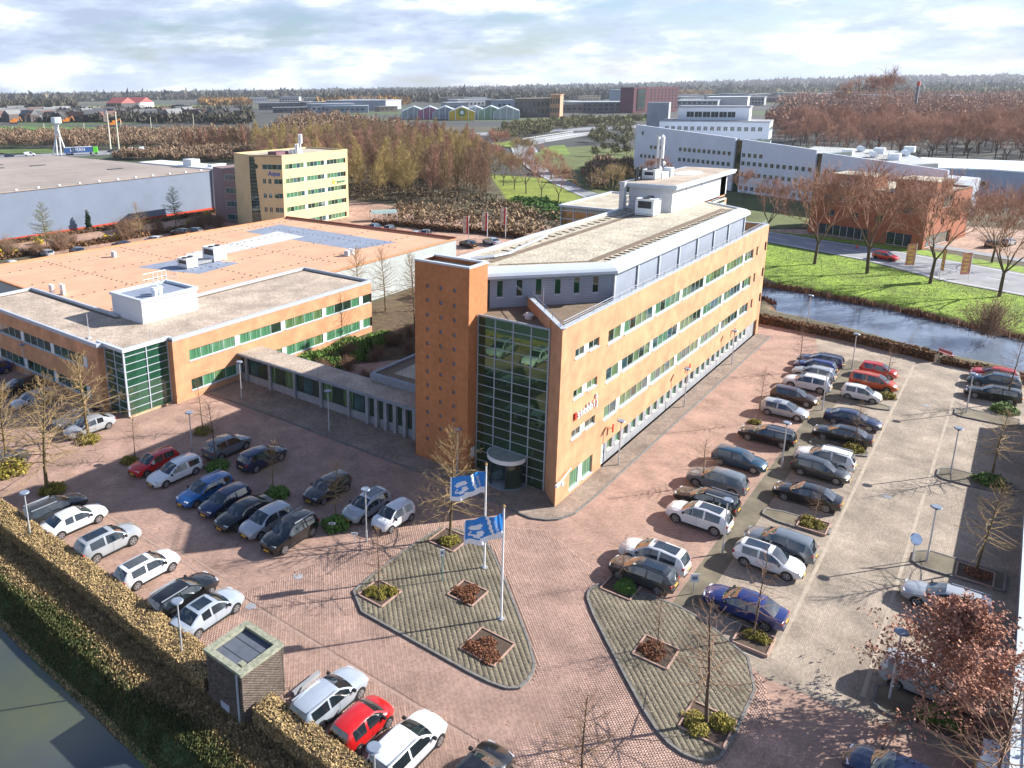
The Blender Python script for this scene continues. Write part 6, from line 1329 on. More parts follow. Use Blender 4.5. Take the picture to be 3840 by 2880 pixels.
def bush(seed, h, rad, n=60, twig=.012):
    rng = np.random.default_rng(seed); B_ = []
    for k in range(n):
        a = rng.uniform(0, 6.28); el = rng.uniform(.5, 1.5); d = np.array((math.cos(a) * math.cos(el) * rad / h, math.sin(a) * math.cos(el) * rad / h, math.sin(el))); o = np.array((rng.normal(0, rad * .2), rng.normal(0, rad * .2), 0)); pts, _ = limb(B_, o, norm(d), h * rng.uniform(.6, 1.05), twig * 2, 4, rng, .02, .14, .4)
        for j in range(1, 5):
            for s_ in range(3):
                p2, _ = limb(B_, pts[j], norm(norm(pts[j] - o) + rng.normal(0, .6, 3)), h * .3 * rng.uniform(.4, 1), twig, 1, rng, 0, .1, .5); limb(B_, p2[1], norm(norm(pts[j] - o) + rng.normal(0, .7, 3)), h * .15, twig * .7, 1, rng, 0, .1, .5)
    return B_
def tree_kind(tb, mt, mbk, nt_=7, nb=3): return (segs_mesh('trunk', tb[0], nt_, mt), segs_mesh('crown', tb[1], nb, mbk))
def plant(name, label, cat, kind, xy, rz=0, sc=1.0, group=None, scz=None, z=0.0):
    o = thing(name, label, cat, (xy[0], xy[1], z), rz, group); o.scale = (sc, sc, scz or sc)
    link('trunk', kind[0], o); link('crown', kind[1], o); return o
LEADW = [tree_kind(lead_tree(11 + i, 7.0, 2.5, 60, .26, (-.15, 1.0), .10, 1.0, .32, 1.15), M_bark, M_twigY) for i in range(3)]
LEADN = [tree_kind(lead_tree(21 + i, 7.0, 1.9, 44, .30, (-.25, .9), .085, .7, .34, 1.0), M_bark2, M_twigB) for i in range(3)]
LEADO = [tree_kind(lead_tree(31 + i, 7.0, 2.0, 50, .34, (-.35, .9), .085, .8, .34, 1.1), M_bark, M_twigY) for i in range(2)]
# trees of the lots: base and top pixels of the photograph, kind, label
G_LOT = 'young bare trees in the car parks'
LOTTREES = [
 (Z4(245, 1310), Z4(190, 735), LEADW, 'wide mossy bare tree at the end of the ochre hedge', 1.25), (Z4(460, 1030), Z4(430, 590), LEADW, 'spreading ochre bare tree before the green glass corner', 1.35), (Z4(45, 1180), Z4(12, 735), LEADW, 'mossy bare tree at the far left edge of the picture', 1.25),
 (Z4(700, 1130), Z4(680, 850), LEADN, 'thin dark tree beside the red hatchback in the left lot', .8), (Z4(1053, 990), Z4(1048, 720), LEADN, 'thin dark tree at the shade edge before the low office', .9), (Z4(1120, 1170), Z4(1120, 850), LEADN, 'slender bare tree beside the grey crossover in the shade', 1.1),
 (ZC(770, 640), ZC(738, 270), LEADO, 'sunlit-topped bare tree drooping over the navy crossover', 1.0), (ZC(1195, 830), ZC(1150, 440), LEADO, 'sunlit-topped bare tree drooping over a dark hatchback', 1.1), (Z8(418, 405), C2(600, 300), LEADW, 'bare yellowish tree before the slim brick tower', 1.0),
 (Z8(30, 703), Z8(42, 350), LEADN, 'bare tree at the left corner of the flag island', 1.1), (Z8(1366, 640), Z8(1395, 375), LEADN, 'thin bare tree at the tip of the right-hand island', .7), (Z8(1562, 1000), Z8(1600, 690), LEADN, 'slender bare tree in the brown square bed of the right-hand island', .8),
 (Z9(238, 1400), Z9(365, 695), LEADN, 'tall bare tree at the lower point of the right-hand island', 1.35), (Z9(520, 880), Z9(575, 330), LEADN, 'bare tree standing in front of the royal blue saloon', .9), (Z9(885, 195), Z6(940, 1100), LEADN, 'small bare tree on the kerbed island with yellow shrubs', .9),
 (Z9(1870, 470), Z6(2080, 1090), LEADO, 'mossy bare tree nearest along the right edge of the lane', 1.1), (Z6(2012, 1050), Z6(2110, 620), LEADO, 'mossy bare tree in the middle of the right edge', 1.2), (Z6(2100, 600), Z6(2150, 205), LEADN, 'tall dark tree farthest along the right edge by the pond', 1.1),
 (Z6(815, 405), Z6(870, 110), LEADN, 'bare tree at the head of the column below the pond hedge', .9), (Z6(563, 722), Z6(597, 375), LEADN, 'thin upright tree beside the lone silver hatchback', .6), (Z6(222, 1112), Z6(255, 815), LEADN, 'flat-topped tree with a mossy trunk near the facade', 1.3),
 (Z6(1353, 520), Z6(1388, 220), LEADN, 'small bare tree behind the orange-red people carrier', .8), (Z6(1157, 880), Z6(1192, 565), LEADN, 'bare tree beside the black saloon in the right column', .8)]
for i, (b, t, kinds, lb, wide) in enumerate(LOTTREES):
    xy = at(*b); h = hgt(*t, xy); s_ = h / 7.0; o = plant('street_tree', lb, 'tree', kinds[i % len(kinds)], xy, random.uniform(0, 6.28), s_ * wide, G_LOT, s_)
for lb, top, kinds, h in (('bare tree cut off by the bottom edge of the picture', Z8(1180, 1225), LEADN, 7.4), ('large bare tree cut off by the bottom right corner', Z9(2120, 1130), LEADN, 8.0)):
    xy = at(*top, h); plant('street_tree', lb, 'tree', kinds[1], xy, 1.0, h / 7 * 1.15, G_LOT, h / 7)
# row of rounded trees along the road, both sides
VASE = [tree_kind(vase_tree(41 + i, 8.5, .95, 6, .17, .27, .35, .017), M_bark2, M_twigP, 7, 3) for i in range(3)]
VASEO = [tree_kind(vase_tree(51 + i, 8.5, .95, 6, .17, .28, .3, .017), M_bark, M_twigO, 7, 3) for i in range(2)]
G_ROW = 'rounded bare trees along the road'
for b, t, lb in ((R8(262, 178), Z3(1180, 640), 'rounded bare tree on the grass bank, nearest the orange facade'), (R8(515, 222), Z3(1400, 620), 'rounded reddish tree second on the grass bank before the brick office'), (R8(818, 272), Z3(1740, 690), 'rounded bare tree third on the grass bank at the brick office corner'), (R8(1150, 335), Z3(2090, 750), 'wide bare tree rightmost on the grass bank'), (R8(1115, 172), Z3(2080, 720), 'bare tree beyond the road beside the parked dark car'), (Z3(830, 860), Z3(850, 640), 'rounded bare tree beyond the road left of the brick office'), (Z3(700, 700), Z3(690, 560), 'bare tree beyond the road by the white louvres')):
    xy = at(*b); h = hgt(*t, xy); plant('roadside_tree', lb, 'tree', random.choice(VASE), xy, random.uniform(0, 6), h / 8.0, G_ROW)
rt = [(241.3, 170.3), (232, 164), (224.2, 157.2), (217, 152), (211.5, 147.2), (202.5, 139.6), (195, 131), (187.5, 123.9), (171.8, 110.6), (166.1, 103), (159.7, 95), (152.5, 85.7), (146.8, 77.2), (157.2, 66), (262, 186), (252, 178), (275, 178), (264, 168), (245, 148), (230, 136), (212, 120), (196, 106), (180, 62)]
for i, p in enumerate(rt): plant('roadside_tree', 'pinkish bare tree in the avenue along the curved road behind the office', 'tree', (VASE + VASEO)[i % 5], p, random.uniform(0, 6), random.uniform(.95, 1.2), 'avenue trees along the curved road')
# pond willow, court shrubs, planters
BUSH = [segs_mesh('stems', bush(61 + i, 2.0, 1.5, 80, .010), 3, M_twigB) for i in range(3)]; BUSHO = [segs_mesh('stems', bush(71 + i, 2.0, 1.6, 80, .010), 3, M_twigO) for i in range(2)]
def shrub(label, xy, s_, me, group=None, name='bare_shrub', sz=None):
    o = thing(name, label, 'shrub', (xy[0], xy[1], -.05), random.uniform(0, 6), group); o.scale = (s_, s_, sz or s_); link('stems', me, o); return o
shrub('large round brown shrub leaning over the far bank of the pond', (73.5, -23.8), 2.3, BUSH[0], sz=2.2)
for i in range(46):
    q = np.array((random.uniform(7.5, 27), random.uniform(16, 37))); 
    if q[0] < 17 and q[1] < 25: continue
    shrub('brown bare shrub in the planted court between the offices', q, random.uniform(.5, .95), random.choice(BUSH), 'court shrubs')
plant('court_tree', 'tall multi-stemmed bare tree in the court left of the slim tower', 'tree', LEADN[0], (17.5, 27.0), 0, 1.25, None, 1.75); plant('court_tree', 'second tall thin tree in the court near the hall wall', 'tree', LEADN[1], (27, 35), 0, 1.2, None, 1.6)
for i, (p, s_) in enumerate((((34, 46), 1.1), ((30, 47.5), 1.2), ((37, 43), 1.0))): plant('court_tree', 'pale bare tree against the grey wall of the orange-roofed hall', 'tree', LEADW[i], p, i, s_, 'trees by the hall wall', s_ * 1.2)
def leafball(seed, rx, ry, h, n, size, m, name='foliage'):
    rng = np.random.default_rng(seed); d = rng.normal(0, 1, (n, 3)); d /= np.linalg.norm(d, axis=1, keepdims=True); d[:, 2] = np.abs(d[:, 2]); rr = rng.uniform(.55, 1.0, (n, 1)) * (1 + .16 * np.sin(d[:, :1] * 6 + seed) * np.cos(d[:, 1:2] * 5)); return cards(0, d * rr * np.array((rx, ry, h)), size, .6, m, name)
LB = {'Y': [leafball(i, .8, .8, .5, 1100, .075, M_leafY) for i in range(2)], 'G': [leafball(5 + i, .85, .85, .55, 1200, .075, M_leafG) for i in range(2)], 'R': [leafball(9 + i, .8, .8, .32, 1100, .075, M_leafR) for i in range(2)]}
def leafshrub(label, xy, s_, k, group='low shrubs in the planters', sz=None):
    o = thing('low_shrub', label, 'shrub', (xy[0], xy[1], .02), random.uniform(0, 6), group); o.scale = (s_, s_, sz or s_); link('foliage', random.choice(LB[k]), o); return o
def bed(label, xy, hw, k, n, rot=0.0, s_=.8, kerbc=None, z0=.1):
    c, s = math.cos(rot), math.sin(rot); pts = [(xy[0] + a * c - b * s, xy[1] + a * s + b * c) for a, b in ((-hw, -hw), (hw, -hw), (hw, hw), (-hw, hw))]; t = thing('planting_bed', label, 'planting bed', (xy[0], xy[1], 0), 0, 'square planting beds')
    mb = MB(); mb.prism(pts, -.02, z0 + .035); part('soil', mb, M_soil, t); mb = MB()
    for i in range(4): mb.bar(pts[i], pts[(i + 1) % 4], .09, 0, z0 + .09)
    part('edging', mb, kerbc or M_kerbR, t)
    for i in range(n):
        a, b = random.uniform(-hw, hw) * .62, random.uniform(-hw, hw) * .62; o = link('shrub', random.choice(LB[k]), t, (a * c - b * s, a * s + b * c, z0)); o.scale = (s_ * hw * random.uniform(.7, 1.0),) * 2 + (s_ * random.uniform(.7, 1.1),); o.rotation_euler[2] = random.uniform(0, 6)
    return t
for lb, q, hw_, k, n in (('yellow-green planting bed at the left corner of the flag island', Z8(35, 705), 1.0, 'Y', 5), ('yellow-green planting bed before the slim brick tower', Z8(418, 410), 1.1, 'Y', 5), ('square bed of dead brown leaves near the far flagpole', Z8(520, 705), .95, 'R', 6), ('square bed of dead brown leaves below the near flagpole', Z8(628, 1000), 1.15, 'R', 8), ('green planting bed at the tip of the right-hand island', Z8(1365, 670), 1.0, 'G', 5),
  ('brown square planting bed with pink edging on the right-hand island', Z8(1555, 1030), 1.0, 'R', 4), ('planting bed at the lower point of the right-hand island', Z9(245, 1405), 1.1, 'Y', 5), ('ochre planting bed behind the lower tree of the island', Z9(525, 895), .95, 'Y', 4), ('yellow planting bed on the kerbed island between stalls', Z9(885, 200), .95, 'Y', 5), ('green planting bed under the copper-leaved tree', Z9(1660, 1390), 1.1, 'G', 5), ('brown and green bed along the right edge', Z9(1860, 500), 1.0, 'R', 4)):
    bed(lb, at(*q), hw_, k, n, 0 if n != 8 else 0)
for lb, q, k, s_ in (('small green shrub clump beside the small white hatchback', Z6(1365, 560), 'Y', 1.1), ('bright green shrub clump beside the black saloon', Z6(1155, 890), 'Y', 1.25), ('dark green shrub clump in the right edge strip', Z6(2000, 1090), 'G', 1.4), ('green shrub clump under the slender tree by the grey crossover', ZC(395, 465), 'G', 1.3), ('green shrub clump under the tree by the navy crossover', ZC(800, 650), 'G', 1.3), ('green shrub clump under the tree by the dark hatchback', ZC(1195, 860), 'G', 1.4), ('yellow shrub clump under the thin tree at the shade edge', ZC(300, 222), 'Y', 1.2), ('yellow shrub clump under the spreading tree by the glass corner', Z4(465, 1042), 'Y', 1.3), ('ochre shrub clump at the left edge of the picture', Z4(45, 1200), 'Y', 2.2), ('ochre shrub clump at the end of the hedge', Z4(275, 1305), 'Y', 1.4), ('small shrub clump beside the red hatchback in the shade', Z4(672, 1150), 'Y', 1.0), ('small yellow shrub clump by the lone silver hatchback', Z6(545, 722), 'Y', .8), ('dark shrub clump at the far right edge', Z6(2090, 650), 'G', 1.5)):
    leafshrub(lb, at(*q), s_, k)
for i in range(26): leafshrub('bright green clipped shrub in the court by the low office', (random.uniform(10, 25), random.uniform(35.0, 40)), random.uniform(1.3, 1.9), 'G', 'green court shrubs', random.uniform(1.6, 2.6))
# copper-leaved beech
cb = lead_tree(81, 6.4, 3.3, 70, .14, (.0, 1.0), .12, 1.2, .32, 1.2); P_ = np.array([s[3:6] for s in cb[1]]); P_ = P_[RNG.integers(0, len(P_), 15000)] + RNG.normal(0, .10, (15000, 3)); xy = A(Z9, 1730, 1392)
o = plant('beech_tree', 'copper-leaved beech tree spreading over the silver cars at the lower right', 'tree', (segs_mesh('trunk', cb[0], 7, M_bark2), segs_mesh('branches', cb[1], 3, M_twigP)), xy, 0, 1.18, None, 1.0); link('leaves', cards(0, P_, .075, .7, M_copper, 'leaves'), o)
# hedges
def hedge(name, label, pts, w, h, m, dens=520, size=.052, z0=-.05):
    t = thing(name, label, 'hedge', (pts[0][0], pts[0][1], 0)); V, core = [], MB()
    for i in range(len(pts) - 1):
        a, b = np.array(pts[i], float), np.array(pts[i + 1], float); L = np.hypot(*(b - a)); d = (b - a) / L; nn = np.array((-d[1], d[0])); core.bar(a, b, w - .22, z0, h - .14)
        n = int(dens * L * (w + 2 * h)); u = RNG.uniform(0, L, n); s = RNG.uniform(-h, w + h, n)
        off = np.where(s < 0, -w / 2, np.where(s > w, w / 2, s - w / 2)); zz = np.where(s < 0, -s, np.where(s > w, s - w, h)); bump = .06 * np.sin(u * 1.7 + off * 3) + .05 * np.sin(u * 4.1); zz = np.where((s >= 0) & (s <= w), zz + bump, zz * (1 + .03 * np.sin(u)))
        off = off * (1 + RNG.normal(0, .035, n)) ; q = a + d * u[:, None] + nn * off[:, None]; V.append(np.column_stack([q, zz + z0 + RNG.normal(0, .035, n)]))
    part('core', core, M_soil, t); me = cards(0, np.concatenate(V) - np.array((*pts[0], 0)), size, .6, m, 'leaves'); o = link('leaves', me, t); return t
hedge('clipped_hedge', 'long ochre clipped hedge between the car park and the green canal', [(-28.1, 35), (-28.05, 20), (-28.3, 5.7)], 1.7, 1.0, M_hedge)
hedge('clipped_hedge', 'short ochre clipped hedge right of the brick hut', [(-28.2, 2.0), (-28.3, -7.5), (-28.3, -14)], 1.3, 1.15, M_hedge)
hedge('pond_hedge', 'low brown hedge between the car park and the pond', [(62.0, 2.5), (61.2, -1), (60.1, -9.4), (58.0, -17.7), (57.4, -19.5)], 1.3, 1.05, M_hedgeB, 110, .13); hedge('pond_hedge', 'lower brown hedge strip running right along the pond', [(57.2, -20), (56.6, -24), (53.5, -36), (52, -46)], 1.1, .65, M_hedgeB, 110, .13)
hedge('low_hedge', 'ochre hedge behind the banners by the back car park', [(89.7, 97), (92.8, 88), (92.6, 78), (95.4, 70), (95.5, 58)], 1.4, 1.1, M_hedgeB, 14, .34)
hedge('low_hedge', 'ochre hedge strip in front of the warehouse', [(14, 131), (62, 128.5)], 1.3, .9, M_hedgeB, 14, .34); hedge('low_hedge', 'thin brown hedge along the warehouse wall', [(14, 146), (80, 143.5)], 1.2, .8, M_hedgeB, 12, .34)
# warehouse forecourt trees
CON = tree_kind(lead_tree(91, 8, 2.4, 70, .16, (-.1, .5), .09, 1.2, .3, 2.2), M_bark, mat('green_bronze_twigs', (.16, .16, .06), .95, var=.3), 6, 3)
for b, lb, k, h in ((W6(250, 395), 'bronze-green conical tree before the warehouse at the left', CON, 9), (W6(932, 280), 'dark green pine-like tree before the warehouse at the right', CON, 9), (W6(745, 345), 'pale bare tree before the warehouse in the middle', LEADW[0], 8.5)):
    plant('forecourt_tree', lb, 'tree', k, at(*b), 0, h / 7.5)
xy = A(W6, 471, 300); t = thing('cypress', 'slim dark green cypress against the warehouse wall', 'tree', (*xy, 0)); link('foliage', leafball(3, .6, .6, 4.6, 500, .35, mat('cypress_green', (.02, .05, .02), .9)), t); mb = MB(); mb.tube((0, 0, 0), (0, 0, 1), .1); link('trunk', mb.mesh('trunk', M_bark), t)
for i, (x, y) in enumerate(((320, 405), (380, 380), (200, 430), (720, 330), (1060, 290), (1110, 270), (1160, 280), (1010, 300), (840, 310), (40, 440), (660, 350))): shrub('bare pinkish shrub in the warehouse forecourt', A(W6, x, y), random.uniform(1.2, 2.2), BUSH[i % 3], 'forecourt shrubs')
for i, (x, y) in enumerate(((205, 362), (72, 425), (565, 350), (618, 345), (690, 285), (1000, 268), (1095, 222), (8, 440))):
    q = A(W6, x, y + 10); o = thing('forsythia', 'bright yellow flowering shrub in the warehouse forecourt', 'shrub', (*q, 0), 0, 'yellow flowering shrubs'); me = leafball(20 + i, 1.0, 1.0, 1.6, 160, .3, mat('forsythia_yellow', (.62, .48, .02), .8)); link('blossoms', me, o)
# the wood behind: individual bare trees, and the mass further back
FT = [tree_kind(tall_tree(101 + i, 14, 3.0, 60, .2, .030), M_bark2, [M_twigB, M_twigP, M_twigO, M_twigB][i], 5, 3) for i in range(4)]
FY = [tree_kind(tall_tree(111 + i, 14, 3.2, 60, .2, .030), M_bark, mat('yellow_brown_twigs', (.36, .27, .11), .95, var=.3, scale=.4), 5, 3) for i in range(2)]
edge = [(118, 132), (124, 112), (137, 91), (158, 106), (180, 126), (206, 150), (232, 172)]
back = [at(DD(x, y)[0], DD(x, y)[1], 13) for x, y in ((1040, 296), (1000, 280), (900, 262), (800, 250), (720, 240), (640, 240), (590, 262), (540, 285))]
WOOD = edge + [tuple(p) for p in back] + [(112, 160)]
pts = []; cand = scatter(5200, WOOD); cell = {}
for p in cand[np.argsort(camdist(cand))]:
    dmin = 3.6 if camdist(p[None])[0] < 300 else 5.0; k = (int(p[0] // 6), int(p[1] // 6))
    if any(np.hypot(*(p - q)) < dmin for a in (-1, 0, 1) for b in (-1, 0, 1) for q in cell.get((k[0] + a, k[1] + b), [])): continue
    cell.setdefault(k, []).append(p); pts.append(p)
pts = np.array(pts); o_ = np.argsort(camdist(pts)); near = pts[o_[:290]]; rest = pts[o_[290:]]
for i, p in enumerate(near):
    yl = (math.sin(p[0] * .07) + math.sin(p[1] * .05 + 1)) > .5; plant('forest_tree', 'tall bare tree in the brown wood behind the yellow office', 'tree', random.choice(FY if yl else FT), p, random.uniform(0, 6.28), random.uniform(.9, 1.2), 'trees of the brown wood', random.uniform(.9, 1.28))
def crown_mass(name, P, h, r, n, m, size, kind='stuff', zb=0.0, cl=.35):
    """far trees as one mass: each crown a cloud of small twig faces plus a trunk"""
    k = len(P); hh = h * RNG.uniform(.7, 1.2, k); rr = r * RNG.uniform(.7, 1.25, k); d = RNG.normal(0, 1, (k, n, 3)); d /= np.linalg.norm(d, axis=2, keepdims=True); d *= RNG.uniform(cl, 1, (k, n, 1))
    C = np.column_stack([P, zb + hh * .58]); Q = C[:, None] + d * np.stack([rr, rr, hh * .45], 1)[:, None]; Q = Q.reshape(-1, 3); return stuff(name, cards(0, Q, size * 1.7, 1.1, m, name, 0, .32))
M_massB = mat('wood_mass', (.25, .17, .11), .95, var=.35, scale=.15, island=.35); M_massP = mat('pink_wood_mass', (.34, .20, .14), .95, var=.35, scale=.1, island=.35); M_massD = mat('dark_wood_mass', (.055, .055, .045), .95, var=.45, scale=.02, island=.4, col2=(.10, .09, .06)); M_massO = mat('olive_wood_mass', (.16, .15, .075), .95, var=.4, scale=.05, island=.4); M_massY = mat('ochre_wood_mass', (.28, .16, .05), .95, var=.3, scale=.05, island=.3)
crown_mass('wood_behind', rest, 14, 3.2, 170, M_massB, .48)
und = scatter(900, [(118, 130), (124, 112), (137, 91), (180, 126), (232, 172), (228, 180), (170, 150), (126, 150)])
stuff('undergrowth', cards(0, np.column_stack([np.repeat(und, 26, 0) + RNG.normal(0, .8, (len(und) * 26, 2)), RNG.uniform(0, 1.5, len(und) * 26)]), .32, .7, mat('undergrowth_twigs', (.20, .14, .08), .95, var=.4, scale=.3, island=.4), 'undergrowth'))
und = scatter(330, [(96, 60), (110, 44), (124, 62), (136, 88), (118, 110), (98, 100)])
stuff('brambles', cards(0, np.column_stack([np.repeat(und, 40, 0) + RNG.normal(0, .9, (len(und) * 40, 2)), RNG.uniform(0, 1.6, len(und) * 40)]), .34, .7, mat('bramble_twigs', (.22, .15, .085), .95, var=.4, scale=.3, island=.4), 'brambles'))
und = scatter(500, [(118, 60), (128, 58), (152, 84), (146, 92), (132, 80)])
stuff('ivy_bank', cards(0, np.column_stack([np.repeat(und, 30, 0) + RNG.normal(0, .8, (len(und) * 30, 2)), RNG.uniform(0, .9, len(und) * 30)]), .34, .6, mat('bank_green', (.06, .14, .02), .9, var=.4, scale=.3, island=.4), 'ivy_bank'))
# right-hand wood: individual large trees in front, mass behind
RF = [A(DD, x, y) for x, y in ((1650, 262), (1690, 318), (1800, 348), (1950, 350), (2100, 352), (2230, 362), (2330, 340), (2330, 240), (2100, 238), (1900, 246), (1760, 252))]
cand = scatter(1700, [tuple(p) for p in RF]); cand = cand[np.argsort(camdist(cand))]; keep = []
for p in cand:
    if all(np.hypot(*(p - q)) > 6.5 for q in keep[-400:]): keep.append(p)
keep = np.array(keep)
for i, p in enumerate(keep[:130]): plant('broad_tree', 'broad reddish bare tree in the wood behind the white office', 'tree', (VASE + FT[:2])[i % 5] if i % 5 < 3 else random.choice(VASE), p, random.uniform(0, 6), random.uniform(.9, 1.9), 'trees of the right-hand wood', random.uniform(.9, 1.9))
xy = A(DD, 1872, 300); plant('broad_tree', 'tallest reddish round tree rising above the right-hand wood', 'tree', VASE[1], xy, 0, hgt(*DD(1872, 178), xy) / 8.6)
if len(keep) > 130: crown_mass('wood_right', keep[130:], 13, 5.0, 170, M_massP, .75)
# bushes and trees on the slopes by the road, the bridge and the office
def belt(name, Z, corners, n, h, r, k, m, size): return crown_mass(name, scatter(n * 3, [tuple(A(Z, *c)) for c in corners]), h, r, k, m, size)
belt('slope_thicket', Z2, [(1090, 410), (1130, 440), (1330, 400), (1480, 380), (1720, 330), (2130, 300), (2130, 280), (1600, 300), (1200, 330)], 190, 6, 3.2, 150, M_massO, .42)
belt('bridge_thicket', Z2, [(1720, 480), (1760, 560), (1990, 560), (2010, 330), (1850, 310), (1730, 400)], 100, 6, 3.2, 170, M_massO, .42)
belt('road_thicket', Z2, [(1700, 700), (1760, 740), (1980, 690), (1990, 590), (1800, 580), (1720, 600)], 40, 5, 3.0, 200, M_massB, .36)
belt('verge_thicket', Z1, [(0, 470), (330, 470), (560, 480), (1150, 470), (1580, 470), (1580, 380), (1200, 390), (500, 400), (0, 410)], 320, 8, 4, 170, M_massB, .42)
belt('rail_thicket', Z1, [(760, 545), (1500, 555), (1600, 520), (1590, 480), (1330, 470), (700, 530)], 160, 4.5, 2.6, 130, M_massB, .40)
for i in range(22):
    q = A(Z1, 1180 + i * 22 + random.uniform(-8, 8), 500 - i * 1.0); plant('verge_tree', 'tall bare tree at the motorway edge left of the brown wood', 'tree', random.choice(FT), q, random.uniform(0, 6), random.uniform(.75, 1.0), 'motorway edge trees')
# far belts of trees to the horizon
for nm, Z, cs, n, h, r, k, m, s_ in (
 ('far_wood_near', Z1, [(0, 235), (480, 235), (480, 190), (0, 190)], 260, 13, 9, 26, M_massD, 4), ('far_wood_left', Z1, [(0, 175), (2212, 150), (2212, 128), (0, 138)], 1500, 14, 16, 14, M_massD, 7),
 ('estate_trees', Z1, [(300, 300), (1600, 320), (1600, 235), (300, 250)], 420, 9, 5, 26, M_massD, 2.4), ('ochre_copse', Z1, [(1280, 195), (1590, 195), (1590, 178), (1280, 180)], 90, 11, 10, 24, M_massY, 4), ('ochre_copse_left', Z1, [(0, 178), (220, 172), (220, 160), (0, 165)], 40, 12, 14, 24, M_massY, 5),
 ('far_wood_mid', Z2, [(0, 190), (1900, 160), (1900, 100), (0, 125)], 1900, 14, 15, 14, M_massD, 6), ('town_trees', Z2, [(0, 200), (560, 190), (560, 175), (0, 180)], 90, 12, 9, 26, M_massY, 4),
 ('far_wood_right', Z3, [(340, 100), (2250, 140), (2250, 55), (340, 70)], 2000, 13, 14, 14, M_massO, 6), ('wood_right_far', Z3, [(880, 180), (2250, 230), (2250, 130), (1400, 120), (950, 130)], 420, 14, 9, 70, M_massP, 1.7), ('ochre_copse_right', Z3, [(340, 112), (540, 112), (540, 96), (340, 98)], 60, 12, 12, 24, M_massY, 4)):
    P_ = scatter(n * 9, [tuple(A(Z, *c)) for c in cs])[:int(n * 2.6)]; crown_mass(nm, P_, h, r, k, m, s_ * .8, zb=-1)
hp = []
for i in range(5200):
    px = random.uniform(-300, 4200); a = (px - PCX) / FPX; d = Fw + a * IX - .22 * IY; d = d[:2] / np.hypot(*d[:2]); rr = random.uniform(3000, 7300); hr = np.interp(px, [0, 1200, 1846, 2500, 3274, 3840, 4600], [2, 8, 22, 38, 66, 58, 40]); zz = np.interp(rr, [4200, 6200, 7400], [-3, hr * .55, hr]); hp.append((CAM[0] + d[0] * rr, CAM[1] + d[1] * rr, zz))
hp = np.array(hp); crown = np.repeat(hp, 9, 0) + RNG.normal(0, 1, (len(hp) * 9, 3)) * np.array((22, 22, 4)) + np.array((0, 0, 7)); stuff('hill_woods', cards(0, crown, 15, .8, M_massD, 'hill_woods'))

# ------------------------------------------------------------------ street furniture
def lamp_post(h=4.26):
    o = {}
    mb = MB(); mb.tube((0, 0, 0), (0, 0, .9), .075, n=10); mb.tube((0, 0, .9), (0, 0, h - .25), .055, .045, n=10); o['post'] = mb.mesh('post', M_steel, True)
    mb = MB(); mb.tube((0, 0, h - .25), (0, 0, h - .08), .06, .16, n=12); o['neck'] = mb.mesh('neck', M_dark, True)
    mb = MB(); mb.tube((0, 0, h - .12), (0, 0, h - .04), .20, .36, n=20); mb.tube((0, 0, h - .04), (0, 0, h + .03), .36, .30, n=20); o['lamp_head'] = mb.mesh('lamp_head', M_lampblue, True); return o
LP = lamp_post()
def lamp(label, xy, s_=1.0):
    o = thing('street_lamp', label, 'street lamp', (*xy, 0), 0, 'disc-topped lamp posts'); o.scale = (1, 1, s_)
    for k, v in LP.items(): link(k, v, o)
for q, lb in ((C4(1175, 910), 'lamp post nearest the corner along the long facade'), ((2564.8, 1528.6), 'middle lamp post along the long facade'), ((2743.3, 1368.9), 'farthest lamp post along the long facade'), ((3563, 1780), 'lamp post on the second kerb nose along the right edge'), ((3473.7, 2107.7), 'lamp post on the third kerb nose along the right edge'), ((3335.2, 2623.1), 'lamp post beside the silver people carrier at the lower right'), (P3(640, 580), 'lamp post on the farthest kerb nose at the right edge'),
  ((119.2, 2042.9), 'lamp post in the ochre hedge at the left edge'), ((686.7, 2492.5), 'lamp post in the ochre hedge near the brick hut'), ((906.3, 1496.7), 'lamp post where the corridor meets the low office'), ((1234.7, 1619.7), 'lamp post in the shade along the glazed corridor'), (Z6(1145, 385), 'lamp post below the pond hedge at the head of the stalls'), (Z6(963, 640), 'lamp post beside the dark brown hatchback'), (Z6(710, 1000), 'lamp post beside the black estate in the lot'), (Z6(343, 1530), 'lamp post beside the white crossover with dark roof'), (ZC(222, 380), 'lamp post behind the white estate in the shaded yard'), (C2(793, 850), 'lamp post against the slim brick tower'), (Z7(2018, 412), 'lamp post between the silver and small white cars near the flags'), (L5(240, 410), 'lamp post before the low brick office wing'), (C6(1940, 810), 'pale lamp post standing before the pond')): lamp(lb, at(*q))
xy = at(*ZB(640, 752), 4.2); lamp('lamp post cut off at the bottom beside the white estate', xy)
